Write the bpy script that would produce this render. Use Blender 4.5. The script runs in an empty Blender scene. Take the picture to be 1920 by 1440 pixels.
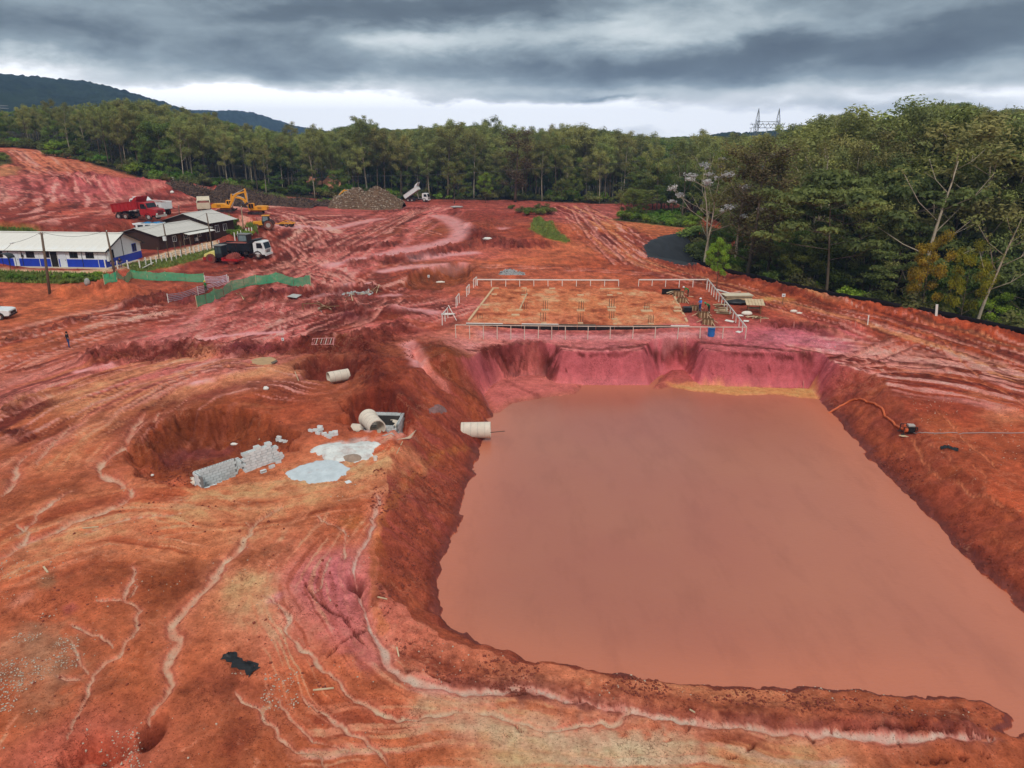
import bpy, math, random
import numpy as np
from mathutils import Vector, Matrix

random.seed(7)
RNG = np.random.default_rng(7)
R = math.radians
scene = bpy.context.scene
COL = scene.collection

# ------------------------------------------------------------------ camera
CAM_Z = 21.0
PITCH = 19.2
FPX = 1333.0                       # focal length in photo pixels (1920 wide)
cam_data = bpy.data.cameras.new('camera')
cam_data.sensor_width = 36.0
cam_data.lens = 36.0 * FPX / 1920.0
cam_data.clip_start = 0.5
cam_data.clip_end = 12000
cam = bpy.data.objects.new('camera', cam_data)
COL.objects.link(cam)
cam.location = (0, 0, CAM_Z)
cam.rotation_euler = (R(90 - PITCH), 0, 0)
scene.camera = cam

# ------------------------------------------------------------------ world: overcast sky
SUN_EL, SUN_AZ = 46.0, 176.0       # soft sun behind the cloud, behind the camera
world = bpy.data.worlds.new('World')
scene.world = world
world.use_nodes = True
wn, wl = world.node_tree.nodes, world.node_tree.links
wn.clear()

def wnode(t, **kw):
    n = wn.new(t)
    for k, v in kw.items():
        setattr(n, k, v)
    return n

def wmath(op, a, b=None, c=None):
    n = wn.new('ShaderNodeMath'); n.operation = op
    for i, s in enumerate((a, b, c)):
        if s is None: continue
        if isinstance(s, (int, float)): n.inputs[i].default_value = s
        else: wl.new(s, n.inputs[i])
    return n.outputs[0]

sky = wnode('ShaderNodeTexSky', sky_type='NISHITA', sun_disc=False)
sky.sun_elevation = R(SUN_EL); sky.sun_rotation = R(SUN_AZ)
tc = wnode('ShaderNodeTexCoord')
sep = wnode('ShaderNodeSeparateXYZ'); wl.new(tc.outputs['Generated'], sep.inputs[0])
dx, dy, dz = sep.outputs[0], sep.outputs[1], sep.outputs[2]
azim = wmath('ARCTAN2', dx, dy)
elev = wmath('ARCSINE', dz)
# cloud-deck coordinates: the direction projected on a layer, so clouds flatten towards the horizon
den = wmath('ADD', wmath('MAXIMUM', dz, 0.0), 0.075)
comb = wnode('ShaderNodeCombineXYZ')
wl.new(wmath('DIVIDE', dx, den), comb.inputs[0]); wl.new(wmath('DIVIDE', dy, den), comb.inputs[1])
def wnoise(vec, scale, detail, rough, dist=0.0):
    n = wnode('ShaderNodeTexNoise'); n.inputs['Scale'].default_value = scale
    n.inputs['Detail'].default_value = detail; n.inputs['Roughness'].default_value = rough
    n.inputs['Distortion'].default_value = dist
    wl.new(vec, n.inputs['Vector']); return n.outputs['Fac']
n_big = wnoise(comb.outputs[0], 0.33, 6.0, 0.52, 0.35)
ca = wnode('ShaderNodeCombineXYZ'); wl.new(wmath('MULTIPLY', azim, 4.2), ca.inputs[0]); wl.new(wmath('MULTIPLY', elev, 11.0), ca.inputs[1]); ca.inputs[2].default_value = 3.7
n_fine = wnoise(ca.outputs[0], 2.6, 7.0, 0.56, 0.25)
n_mid = wnoise(ca.outputs[0], 1.1, 4.0, 0.5, 0.2)
n_w1 = wnoise(ca.outputs[0], 1.3, 5.0, 0.6)
ca2 = wnode('ShaderNodeVectorMath', operation='ADD'); wl.new(ca.outputs[0], ca2.inputs[0]); ca2.inputs[1].default_value = (5.2, 1.3, 7.7)
n_w2 = wnoise(ca2.outputs[0], 1.6, 5.0, 0.6, 0.2)
aw = wmath('ADD', azim, wmath('MULTIPLY', wmath('SUBTRACT', n_w1, 0.5), 0.30))
ew = wmath('ADD', elev, wmath('MULTIPLY', wmath('SUBTRACT', n_w2, 0.5), 0.06))

def px_dir(u, v):
    x, y = (u - 960) / FPX, -(v - 720) / FPX
    t = R(PITCH)
    d = np.array([x, math.cos(t) + y * math.sin(t), -math.sin(t) + y * math.cos(t)])
    return d / np.linalg.norm(d)

# cloud masses of this sky: (u, v, half width, half height, change of brightness)
MASSES = [(820, 14, 280, 26, -.30), (560, 30, 200, 20, -.14), (320, 84, 280, 30, -.22), (90, 40, 200, 30, -.12), (1120, 135, 300, 36, -.30), (1400, 118, 260, 36, -.20),
          (1680, 85, 240, 32, -.13), (1890, 50, 220, 36, -.14), (640, 135, 220, 22, -.16), (1130, 187, 110, 7, -.30), (900, 178, 160, 8, -.22),
          (850, 68, 140, 20, .20), (1240, 45, 210, 30, .20), (1560, 40, 160, 22, .10), (40, 128, 130, 18, .36), (240, 158, 120, 10, -.12),
          (1780, 150, 220, 14, -.16), (1600, 196, 200, 10, -.14), (420, 178, 300, 18, .5), (620, 205, 220, 22, .45), (900, 218, 360, 20, .45), (1300, 228, 200, 14, .24), (1560, 165, 150, 12, .14), (1850, 175, 120, 10, .14)]
tot = None
for (u, v, su, sv, amp) in MASSES:
    d = px_dir(u, v)
    a0, e0 = math.atan2(d[0], d[1]), math.asin(d[2])
    sa, se = su / 1420.0, sv / 1420.0
    qa = wmath('DIVIDE', wmath('SUBTRACT', aw, a0), sa)
    qe = wmath('DIVIDE', wmath('SUBTRACT', ew, e0), se)
    q = wmath('ADD', wmath('MULTIPLY', qa, qa), wmath('MULTIPLY', qe, qe))
    g = wmath('MULTIPLY', wmath('EXPONENT', wmath('MULTIPLY', q, -1.0)), amp)
    tot = g if tot is None else wmath('ADD', tot, g)
# base brightness by elevation: pale near the horizon, heavy deck above, brighter again towards the zenith
er = wnode('ShaderNodeMapRange'); er.clamp = True
wl.new(elev, er.inputs[0]); er.inputs[1].default_value = 0.0; er.inputs[2].default_value = R(90)
ramp = wnode('ShaderNodeValToRGB'); wl.new(er.outputs[0], ramp.inputs[0])
cr = ramp.color_ramp
stops = [(0.0, 1.0), (0.022, .90), (0.045, .59), (0.075, .42), (0.105, .39), (0.2, .48), (0.4, .60), (1.0, .66)]
cr.elements[0].position, cr.elements[0].color = stops[0][0], (stops[0][1],) * 3 + (1,)
cr.elements[1].position, cr.elements[1].color = stops[-1][0], (stops[-1][1],) * 3 + (1,)
for p, c in stops[1:-1]:
    e = cr.elements.new(p); e.color = (c, c, c, 1)
val = wmath('ADD', ramp.outputs[0], tot)
val = wmath('ADD', val, wmath('MULTIPLY', wmath('SUBTRACT', n_big, 0.5), 0.10))
val = wmath('ADD', val, wmath('MULTIPLY', wmath('SUBTRACT', n_fine, 0.5), 0.46))
val = wmath('ADD', val, wmath('MULTIPLY', wmath('SUBTRACT', n_mid, 0.5), 0.44))
ccol = wnode('ShaderNodeValToRGB'); wl.new(val, ccol.inputs[0])
# cloud radiance (linear); divided by the 0.1 background strength further down
def s2l(c):
    return tuple(((x / 255) / 12.92 if x / 255 <= .04045 else ((x / 255 + .055) / 1.055) ** 2.4) for x in c)
cs = [(0.0, (76, 84, 92)), (0.22, (96, 107, 115)), (0.42, (140, 153, 160)), (0.60, (188, 198, 201)),
      (0.78, (226, 230, 232)), (1.0, (246, 247, 248))]
def lin_(p, c): return tuple(x * (1.4 if p == 1.0 else 1) for x in s2l(c)) + (1,)
ccol.color_ramp.elements[0].position, ccol.color_ramp.elements[0].color = cs[0][0], lin_(*cs[0])
ccol.color_ramp.elements[1].position, ccol.color_ramp.elements[1].color = cs[-1][0], lin_(*cs[-1])
for p, c in cs[1:-1]:
    e = ccol.color_ramp.elements.new(p); e.color = lin_(p, c)
# an overcast sky is brighter overhead than at its rim
lift = wmath('ADD', 1.0, wmath('MULTIPLY', wmath('POWER', wmath('MAXIMUM', dz, 0.0), 1.3), 0.0))
sc_ = wmath('MULTIPLY', lift, 10.0)
cm = wnode('ShaderNodeVectorMath', operation='SCALE')
wl.new(ccol.outputs[0], cm.inputs[0]); wl.new(sc_, cm.inputs[3])
mixc = wnode('ShaderNodeMixRGB'); mixc.inputs[0].default_value = 0.97
wl.new(sky.outputs[0], mixc.inputs[1]); wl.new(cm.outputs[0], mixc.inputs[2])
bg = wnode('ShaderNodeBackground'); bg.inputs[1].default_value = 0.1
wl.new(mixc.outputs[0], bg.inputs[0])
wo = wnode('ShaderNodeOutputWorld'); wl.new(bg.outputs[0], wo.inputs[0])

# ------------------------------------------------------------------ sun behind the cloud
sun_data = bpy.data.lights.new('sun', 'SUN')
sun_data.energy = 1.5
sun_data.angle = R(10)
sun_data.color = (1.0, 0.965, 0.91)
sun = bpy.data.objects.new('sun', sun_data)
COL.objects.link(sun)
_a = R(SUN_AZ)
sdir = Vector((math.sin(_a) * math.cos(R(SUN_EL)), math.cos(_a) * math.cos(R(SUN_EL)), math.sin(R(SUN_EL))))
sun.rotation_euler = sdir.to_track_quat('Z', 'Y').to_euler()
sun.location = (0, 0, 60)

scene.view_settings.view_transform = 'Standard'
scene.view_settings.look = 'None'
scene.view_settings.exposure = 0.30
scene.view_settings.gamma = 1.0
scene.view_settings.use_curve_mapping = False
scene.render.engine = 'CYCLES'
scene.cycles.use_denoising = True
scene.cycles.max_bounces = 5
scene.cycles.diffuse_bounces = 3
scene.cycles.glossy_bounces = 2
scene.cycles.transparent_max_bounces = 6
scene.cycles.volume_bounces = 0
scene.cycles.use_adaptive_sampling = True

# ------------------------------------------------------------------ photo geometry helpers (rays of the camera above)
_c, _s = math.cos(R(PITCH)), math.sin(R(PITCH))
def ray(u, v):
    x, y = (u - 960) / FPX, -(v - 720) / FPX
    return np.array([x, _c + y * _s, -_s + y * _c])
def PZ(u, v, z):
    d = ray(u, v); t = (z - CAM_Z) / d[2]
    return (d[0] * t, d[1] * t, z)
def PD(u, v, D):
    d = ray(u, v); t = D / math.hypot(d[0], d[1])
    return (d[0] * t, d[1] * t, CAM_Z + d[2] * t)

# ------------------------------------------------------------------ noise
def vnoise(x, y, seed=0):
    xi = np.floor(x).astype(np.int64); yi = np.floor(y).astype(np.int64)
    fx = x - xi; fy = y - yi
    fx = fx * fx * (3 - 2 * fx); fy = fy * fy * (3 - 2 * fy)
    def h(a, b):
        k = (a * 374761393 + b * 668265263 + seed * 982451653) & 0xffffffff
        k = ((k ^ (k >> 13)) * 1274126177) & 0xffffffff
        k = ((k ^ (k >> 16)) * 2246822519) & 0xffffffff
        return ((k ^ (k >> 15)) & 0xffffff) / float(0xffffff)
    a = h(xi, yi); b = h(xi + 1, yi); c = h(xi, yi + 1); d = h(xi + 1, yi + 1)
    return (a + (b - a) * fx) * (1 - fy) + (c + (d - c) * fx) * fy
def fbm(x, y, octv=4, seed=0, gain=.5):
    s = np.zeros_like(x, dtype=float); a = 1.0; t = 0
    for i in range(octv):
        s += a * vnoise(x * 2 ** i + 17.3 * i, y * 2 ** i - 9.1 * i, seed + i); t += a; a *= gain
    return s / t
def sstep(a, b, x):
    t = np.clip((x - a) / (b - a), 0, 1); return t * t * (3 - 2 * t)
# ------------------------------------------------------------------ terrain: base surface through levelled points
WATER = -4.5
CTRL = [  # (u, v, z): spot heights of the site
    (880, 610, 0), (1290, 610, 0), (920, 540, 0), (1240, 540, 0), (1085, 570, 0), (1400, 612, -.3), (1330, 527, 0), (860, 560, 0), (800, 600, 0),
    (880, 648, -1), (1020, 650, -1), (1150, 650, -1), (1300, 645, -.9), (1500, 645, -.8), (1460, 610, -.4),
    (1500, 560, .2), (1700, 600, .3), (1900, 650, .2), (1650, 690, -.9), (1750, 800, -1.6), (1900, 800, -1.3), (1850, 950, -2.1), (1920, 1060, -2.4), (1560, 700, -1.1),
    (2050, 720, .1), (2100, 900, -1.6), (2150, 1150, -2.6),
    (600, 560, .2), (300, 600, .2), (100, 600, .4), (-100, 640, .4), (50, 680, .1), (300, 700, 0), (600, 640, .1), (560, 745, -.3), (300, 760, -.4), (100, 850, -.7), (100, 1000, -1.1),
    (400, 980, -1.1), (650, 900, -.9), (740, 640, 0), (780, 720, .1), (850, 760, .1), (840, 850, -.8), (770, 900, -1), (720, 980, -1.3), (690, 1090, -1.9), (715, 1180, -2.6), (-150, 900, -.8),
    (100, 1200, -1.8), (400, 1200, -2), (600, 1150, -2), (650, 1250, -2.5), (780, 1275, -3.1), (100, 1400, -2.6), (500, 1400, -3.1), (900, 1390, -3.6), (950, 1290, -3.6), (1300, 1400, -4.0),
    (1300, 1335, -4.15), (1600, 1370, -4.35), (1850, 1395, -4.5), (1700, 1440, -4.3), (1950, 1400, -4.5), (2200, 1400, -4.0), (-200, 1250, -1.8),
    (440, 488, .1), (400, 502, .1), (330, 512, .2), (240, 530, .3), (120, 535, .4), (0, 540, .5), (560, 480, .3), (700, 450, .4), (850, 440, .2), (780, 378, 0), (950, 378, 0), (1000, 410, .3), (1150, 400, 0), (1120, 380, 0), (1100, 470, 0), (1210, 480, 0), (640, 500, .2), (960, 480, .1), (1020, 430, .8),
]
CTRL_D = [  # (u, v, horizontal distance)
    (250, 411, 162), (390, 398, 164), (470, 402, 164), (490, 425, 166), (540, 428, 168), (320, 413, 163),
    (0, 432, 150), (100, 402, 172), (0, 360, 205), (150, 335, 232), (30, 286, 285), (-120, 300, 280), (300, 352, 228), (420, 372, 236), (620, 392, 224), (520, 388, 225), (100, 300, 275), (-100, 400, 165),
]
CP = [PZ(*c) for c in CTRL] + [PD(*c) for c in CTRL_D]
# the land around, out of sight behind the trees or behind the camera
CP += [(-60, 20, -2), (-90, 60, 0), (60, 25, -4), (70, 60, -1.5), (0, 10, -3.6), (0, -60, -4), (-80, -60, -4), (80, -60, -4),
       (-200, 60, 3), (-330, 250, 22), (-260, 420, 28), (-80, 420, 8), (60, 420, 2), (250, 420, 14), (330, 200, 6), (250, 40, 0),
       (-500, 0, 10), (500, 0, 4), (0, 700, 8), (-450, 650, 40), (450, 650, 26), (0, 300, -1), (-120, 330, 13), (120, 300, -2)]
CP = np.array(CP)
def _U(d2):
    return np.where(d2 > 1e-9, d2 * np.log(np.maximum(d2, 1e-9)), 0.0)
_sc = 50.0
_xy = CP[:, :2] / _sc
_n = len(CP)
_K = _U(((_xy[:, None] - _xy[None]) ** 2).sum(-1)) + np.eye(_n) * 0.01
_P = np.hstack([np.ones((_n, 1)), _xy])
_A = np.zeros((_n + 3, _n + 3)); _A[:_n, :_n] = _K; _A[:_n, _n:] = _P; _A[_n:, :_n] = _P.T
_w = np.linalg.solve(_A, np.concatenate([CP[:, 2], np.zeros(3)]))
def base_h(x, y):
    x = np.asarray(x, float); y = np.asarray(y, float)
    shp = x.shape
    xf, yf = x.ravel() / _sc, y.ravel() / _sc
    out = np.empty(xf.size)
    for i in range(0, xf.size, 60000):
        a, b = xf[i:i + 60000], yf[i:i + 60000]
        d2 = (a[:, None] - _xy[None, :, 0]) ** 2 + (b[:, None] - _xy[None, :, 1]) ** 2
        out[i:i + 60000] = _U(d2) @ _w[:_n] + _w[_n] + _w[_n + 1] * a + _w[_n + 2] * b
    out = out.reshape(shp)
    r = np.hypot(x, y)
    k = sstep(520, 900, r)
    return np.clip(out * (1 - k) + 10 * k, -14, 60)

# polar grid round the foot of the camera, finest where the site is
phis = np.arange(R(52), R(8.6), -0.00150)
rows = list(22.5 / np.tan(phis))
rows = [0.5, 3, 6, 9, 12, 15] + [r for r in rows if r > 15.2]
while rows[-1] < 330: rows.append(rows[-1] * 1.0075)
while rows[-1] < 7000: rows.append(rows[-1] * 1.06)
rows = np.array(sorted([r for r in rows if not 71.5 < r < 81.5] + list(np.arange(71.5, 81.5, .085))))
ths = list(np.arange(R(-46), R(46), 0.00185))
ths = np.array(ths)
back = np.linspace(R(46), R(314), 40)
ths = np.concatenate([ths, back])
NR, NT = len(rows), len(ths)
GX = rows[:, None] * np.sin(ths)[None]
GY = rows[:, None] * np.cos(ths)[None]
GZ = base_h(GX, GY)

def interp(G, x, y):
    x = np.asarray(x, float); y = np.asarray(y, float)
    r = np.hypot(x, y); th = np.arctan2(x, y)
    th = np.where(th < ths[0], th + 2 * math.pi, th)
    i = np.clip(np.searchsorted(rows, r) - 1, 0, NR - 2)
    j = np.clip(np.searchsorted(ths, th) - 1, 0, NT - 2)
    a = np.clip((r - rows[i]) / (rows[i + 1] - rows[i]), 0, 1); b = np.clip((th - ths[j]) / (ths[j + 1] - ths[j]), 0, 1)
    return (G[i, j] * (1 - a) * (1 - b) + G[i + 1, j] * a * (1 - b) + G[i, j + 1] * (1 - a) * b + G[i + 1, j + 1] * a * b)
def ground_z(x, y):
    return float(interp(GZ, x, y))
_ts = np.concatenate([np.arange(10, 120, .15), np.arange(120, 420, .5), np.arange(420, 2500, 6)])
def at(u, v):
    """where the camera ray through a photo pixel meets the ground"""
    d = ray(u, v); L = np.linalg.norm(d); d = d / L
    x, y, z = d[0] * _ts, d[1] * _ts, CAM_Z + d[2] * _ts
    below = z < interp(GZ, x, y)
    k = int(np.argmax(below)) if below.any() else len(_ts) - 1
    if k == 0: k = 1
    lo, hi = _ts[k - 1], _ts[k]
    for _ in range(14):
        m = (lo + hi) / 2
        if CAM_Z + d[2] * m < interp(GZ, d[0] * m, d[1] * m): hi = m
        else: lo = m
    m = hi
    return Vector((d[0] * m, d[1] * m, ground_z(d[0] * m, d[1] * m)))
def W(pts):
    """photo polyline -> ground polyline"""
    return np.array([tuple(at(*p[:2]))[:2] for p in pts])
def smooth(p, n=2):
    p = np.asarray(p, float)
    for _ in range(n):
        q = np.empty((2 * len(p), p.shape[1])); q[0] = p[0]; q[-1] = p[-1]
        a, b = p[:-1], p[1:]
        q[1:-1:2] = a * .75 + b * .25; q[2:-1:2] = a * .25 + b * .75
        p = q
    return p
def pdist(p, X, Y, pad):
    """distance and arc position to a polyline, inside its padded bounding box only"""
    lo = p.min(0) - pad; hi = p.max(0) + pad
    m = (X > lo[0]) & (X < hi[0]) & (Y > lo[1]) & (Y < hi[1])
    idx = np.nonzero(m.ravel())[0]
    x = X.ravel()[idx]; y = Y.ravel()[idx]
    best = np.full(x.shape, 1e9); arc = np.zeros(x.shape); side = np.zeros(x.shape); s0 = 0
    for (a, b) in zip(p[:-1], p[1:]):
        e = b - a; L = math.hypot(*e)
        if L < 1e-6: continue
        t = np.clip(((x - a[0]) * e[0] + (y - a[1]) * e[1]) / L ** 2, 0, 1)
        ddx = x - a[0] - t * e[0]; ddy = y - a[1] - t * e[1]
        d = ddx * ddx + ddy * ddy
        w = d < best
        best = np.where(w, d, best); arc = np.where(w, s0 + t * L, arc)
        side = np.where(w, np.sign(e[0] * ddy - e[1] * ddx), side)
        s0 += L
    return idx, np.sqrt(best), arc, side, s0
def inside(poly, x, y):
    c = np.zeros(x.shape, bool)
    n = len(poly)
    for i in range(n):
        x1, y1 = poly[i]; x2, y2 = poly[(i + 1) % n]
        if y1 == y2: continue
        t = ((y1 > y) != (y2 > y)) & (x < (x2 - x1) * (y - y1) / (y2 - y1) + x1)
        c ^= t
    return c
def sdf(poly, pad):
    q = np.vstack([poly, poly[:1]])
    idx, d, arc, side, L = pdist(q, GX, GY, pad)
    ins = inside(poly, GX.ravel()[idx], GY.ravel()[idx])
    return idx, np.where(ins, -d, d)
gz = GZ.ravel()                     # a view: edits change GZ
gx, gy = GX.ravel(), GY.ravel()
rr = np.hypot(gx, gy)
fade_far = 1 - sstep(250, 340, rr)
rag = fbm(gx * .9, gy * .9, 4, 5) - .5          # ragged edges
rag2 = fbm(gx * .25, gy * .25, 4, 15) - .5
rough = np.full(gx.shape, .12)                  # how clodded the soil is

def ridge(pts, w, h, ro=.5, prof=2.0):
    p = smooth(W(pts))
    idx, d, arc, side, L = pdist(p, GX, GY, w * 2.6)
    f = np.exp(-(np.abs(d / w)) ** prof) * sstep(0, w, arc + w * .2) * sstep(0, w, L - arc + w * .2)
    gz[idx] += h * f * (1 + .9 * rag[idx] + .6 * rag2[idx])
    rough[idx] = np.maximum(rough[idx], ro * f)
def pit(pts, depth, slope, ro=.3, w=None):
    p = w if w is not None else W(pts)
    idx, d = sdf(p, 2)
    d = d + rag[idx] * 2.2 + rag2[idx] * 1.6
    f = np.clip(-d * slope, 0, depth)
    f = depth * (1 - np.exp(-f / depth * 2.2)) / (1 - math.exp(-2.2))
    gz[idx] -= f
    rough[idx] = np.maximum(rough[idx], np.where(d < 0, ro, 0))
def mound(u, v, w, h, ro=.4, el=1.0, power=1.4):
    c = at(u, v)
    m = np.nonzero((np.abs(gx - c.x) < w * 3) & (np.abs(gy - c.y) < w * 3))[0]
    d = np.hypot((gx[m] - c.x) / el, gy[m] - c.y) * (1 + .5 * rag2[m])
    f = np.exp(-(d / w) ** power)
    gz[m] += h * f * (1 + .5 * rag[m]); rough[m] = np.maximum(rough[m], ro * f)

# ---- relief of the site, oldest first
# levelled yards under the offices and the timber houses
C1 = PZ(202, 503, 1.2); K1 = PZ(299, 469, 1.5)
def yard(poly, z, soft):
    ii, d = sdf(np.array(poly), soft + 2)
    f = sstep(soft, 0, d)
    gz[ii] += (z - gz[ii]) * f
yard([(C1[0] + 2.5, C1[1] - 1.2), (C1[0] + 2.5, C1[1] + 11), (C1[0] - 30, C1[1] + 14), (C1[0] - 30, C1[1] + .5)], 1.2, 3.5)
_d = np.array([.297, .955]); _n = np.array([-.955, .297]); _k = np.array(K1[:2])
yard([_k - _n * 3.2 - _d * 6, _k - _n * 3.2 + _d * 22, _k + _n * 11 + _d * 21, _k + _n * 9.5 - _d * 1], 1.5, 4)
# right-hand edge: the platform ends and drops into the wooded ravine
EDGE = [(2300, 760), (2100, 690), (1920, 632), (1800, 606), (1700, 586), (1600, 567), (1500, 547), (1400, 523), (1330, 505), (1295, 492)]
EDGE_W = W(EDGE)
EDGE_W = np.vstack([EDGE_W, W([(1215, 478), (1205, 462), (1235, 448), (1290, 437), (1270, 428), (1200, 420), (1150, 412), (1145, 396), (1130, 384)])])
_far_r = np.array([(70, 265), (400, 430), (400, 60)])
RAV = np.vstack([EDGE_W, _far_r])
idx, d = sdf(RAV, 5)
dd = np.clip(-d + rag[idx] * .8, 0, 60)
yy = gy[idx]
drop = np.where(dd < 16, dd * .55, 8.8 + (dd - 16) * .02)
drop *= (1 - sstep(215, 262, yy) * .75) * (1 - sstep(160, 172, yy) * sstep(66, 54, gx[idx]) * .95)
rise = np.clip(dd - 25, 0, 60) * .10
gz[idx] -= np.where(d < 1, drop - rise, 0)
ravine = np.zeros(gx.shape); ravine[idx] = sstep(0, 2.0, -d)
# low windrow along that edge
ridge([(2050, 678), (1920, 640), (1750, 601), (1600, 574), (1450, 541), (1350, 517), (1290, 498)], 1.3, .75, .4)

# spoil mass between the pits and the pond, gully on its crown
ridge([(800, 635), (845, 690), (890, 750), (912, 772)], 2.6, 1.0, .35)
ridge([(720, 680), (780, 735), (820, 790), (850, 830)], 3.2, .9, .3)
# spoil ridges
ridge([(140, 684), (230, 662), (330, 656), (430, 660), (520, 650), (640, 646), (700, 650)], 1.7, .9, 1.0)
ridge([(60, 740), (0, 780)], 1.2, .4, .8)
ridge([(640, 655), (690, 640), (730, 620), (780, 612)], 1.6, .8, .9)
ridge([(110, 560), (150, 548), (200, 545), (260, 555)], 2.4, 1.2, .7)
ridge([(230, 580), (290, 560), (370, 548)], 2.2, .9, .8)
ridge([(570, 470), (640, 468), (700, 462), (760, 452)], 1.2, .45, .7)
ridge([(640, 498), (700, 490), (760, 486), (830, 470), (900, 455)], 1.8, .8, .9)
ridge([(880, 425), (900, 448), (960, 462), (1040, 455)], 3.0, 1.2, .6)
ridge([(850, 395), (900, 410), (930, 430)], 3.0, 1.0, .6)
ridge([(690, 400), (740, 396), (770, 394)], 3.0, .5, .8)
ridge([(470, 560), (560, 548), (660, 540), (720, 548)], 2.2, .7, .9)
ridge([(560, 580), (640, 572), (690, 585), (640, 600)], 1.8, .6, .9)
ridge([(690, 640), (690, 690), (720, 735)], 1.6, .5, .6)
mound(740, 592, 2.6, 1.4, .5)
mound(1000, 405, 7, 1.6, .4, 1.4)
mound(1030, 428, 4.5, 1.5, .2, 1.5)
mound(200, 540, 2.2, .9, .8)
mound(1590, 612, 4.2, .5, .3, 1.4)
mound(420, 700, 3.2, .8, .3)
mound(500, 740, 4.0, .5, .3)
# cut slopes of the hill on the left
ridge([(120, 335), (200, 352), (290, 360), (350, 358)], 9, 2.5, .15)
ridge([(360, 352), (420, 362), (480, 372)], 6, 2.0, .3)
# excavations
pit([(236, 868), (262, 815), (330, 772), (420, 762), (505, 778), (560, 815), (552, 842), (520, 850), (445, 872), (362, 905), (330, 912), (280, 900)], 2.2, .8)
pit([(640, 770), (660, 742), (700, 733), (765, 736), (802, 752), (780, 785), (765, 800), (700, 806), (655, 800), (610, 790)], 2.3, 1.3)
pit([(548, 692), (580, 672), (650, 664), (684, 676), (668, 708), (640, 716), (560, 712)], 1.9, 1.1)
pit([(745, 538), (770, 508), (850, 492), (893, 500), (880, 528), (820, 546)], 1.8, .6)
pit([(380, 800), (430, 790), (470, 800), (440, 830), (390, 830)], .6, .5)
pit([(300, 545), (380, 535), (420, 552), (330, 572)], .8, .5, .8)
pit([(100, 1440), (120, 1410), (200, 1380), (230, 1400), (215, 1440)], .6, .9, .6)

# the pond: steep pink face at the far end, easy banks elsewhere
TOE = [(925, 775), (908, 745), (922, 722), (960, 709), (1022, 708), (1042, 721), (1120, 722), (1216, 722), (1238, 703), (1280, 703), (1308, 723), (1400, 726), (1515, 728),
       (1560, 775), (1600, 820), (1640, 870), (1700, 930), (1760, 985), (1830, 1060), (1880, 1110), (1925, 1155), (2010, 1240), (2100, 1330), (2060, 1380), (1960, 1385), (1895, 1388), (1868, 1372), (1882, 1345), (1838, 1312), (1740, 1305), (1600, 1295), (1450, 1290), (1300, 1285), (1150, 1265), (1020, 1245), (940, 1225),
       (880, 1205), (845, 1180), (825, 1150), (822, 1100), (835, 1050), (850, 1000), (870, 940), (885, 890), (898, 850), (905, 825), (915, 800)]
TOE_W = np.array([PZ(u, v, WATER)[:2] for u, v in TOE])
# dam along the near end
DAM = [np.array(PZ(u, v, -3.6)[:2]) for u, v in [(705, 1170), (745, 1215), (830, 1255), (930, 1280), (1060, 1298), (1250, 1318), (1450, 1328), (1650, 1340), (1845, 1350)]]
DAM = smooth(np.array(DAM))
idx, d, arc, side, L = pdist(DAM, GX, GY, 4)
f = np.exp(-(d / .95) ** 2) * sstep(0, 1.0, L - arc + .4)
target = -3.55 - .35 * arc / L
gz[idx] = np.maximum(gz[idx], gz[idx] * (1 - f) + np.maximum(target + .25 * rag[idx] * 2, gz[idx]) * f)
rough[idx] = np.maximum(rough[idx], .55 * f)
idx, d = sdf(TOE_W, 16)
far = sstep(66, 70.5, gy[idx])
d = d + (rag[idx] * .9 + rag2[idx] * .8) * (1 - far)
right = sstep(8, 14, gx[idx])
k = .80 * (1 - far) + 2.4 * far
bumpy = rag[idx] * (.5 + .1 * far) * sstep(0, 1.5, d)
# flutes washed into the left bank
fl = vnoise(gx[idx] * .25 + gy[idx] * 2.1, gy[idx] * .12, 77) - .5
k = k + fl * .05 * (1 - far)
slope_z = WATER + np.maximum(d, 0) * k + bumpy * .35 + np.where(d < 0, np.maximum(d * .5, -1.6), 0)
t = gz[idx]
kk = .25 - .15 * far
hmin = np.minimum(t, slope_z) - np.maximum(kk - np.abs(t - slope_z), 0) ** 2 / (4 * kk)
gz[idx] = np.where(d < 14, np.where(d < 9, hmin, t), t)
bank = np.zeros(gx.shape); bank[idx] = np.where((slope_z < t + .05) & (d > 0) & (d < 9), 1.0, 0)
bank_far = np.zeros(gx.shape); bank_far[idx] = far
pond_d = np.full(gx.shape, 99.0); pond_d[idx] = d
rough[idx] = np.maximum(rough[idx], np.where(bank[idx] > 0, .10, 0))
# silt shelf and mud fan at the far end
def shelf(pts, zs, soft=.35):
    p = np.array([PZ(u, v, WATER)[:2] for u, v in pts])
    ii, ds = sdf(p, 2)
    ff = sstep(soft, -soft, ds + rag[ii] * .7)
    gz[ii] = np.maximum(gz[ii], WATER - .12 + (zs + .12) * ff)
    return ii, ff
SILT = shelf([(1235, 722), (1300, 723), (1420, 727), (1525, 730), (1535, 748), (1440, 739), (1380, 741), (1300, 733)], .16)
FAN = shelf([(905, 742), (935, 712), (1000, 700), (1040, 721), (1088, 722), (1075, 738), (1010, 745), (960, 756), (928, 772)], .35, .8)
FAN2 = shelf([(1235, 727), (1250, 700), (1285, 700), (1312, 727), (1270, 722)], .7, .8)
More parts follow.
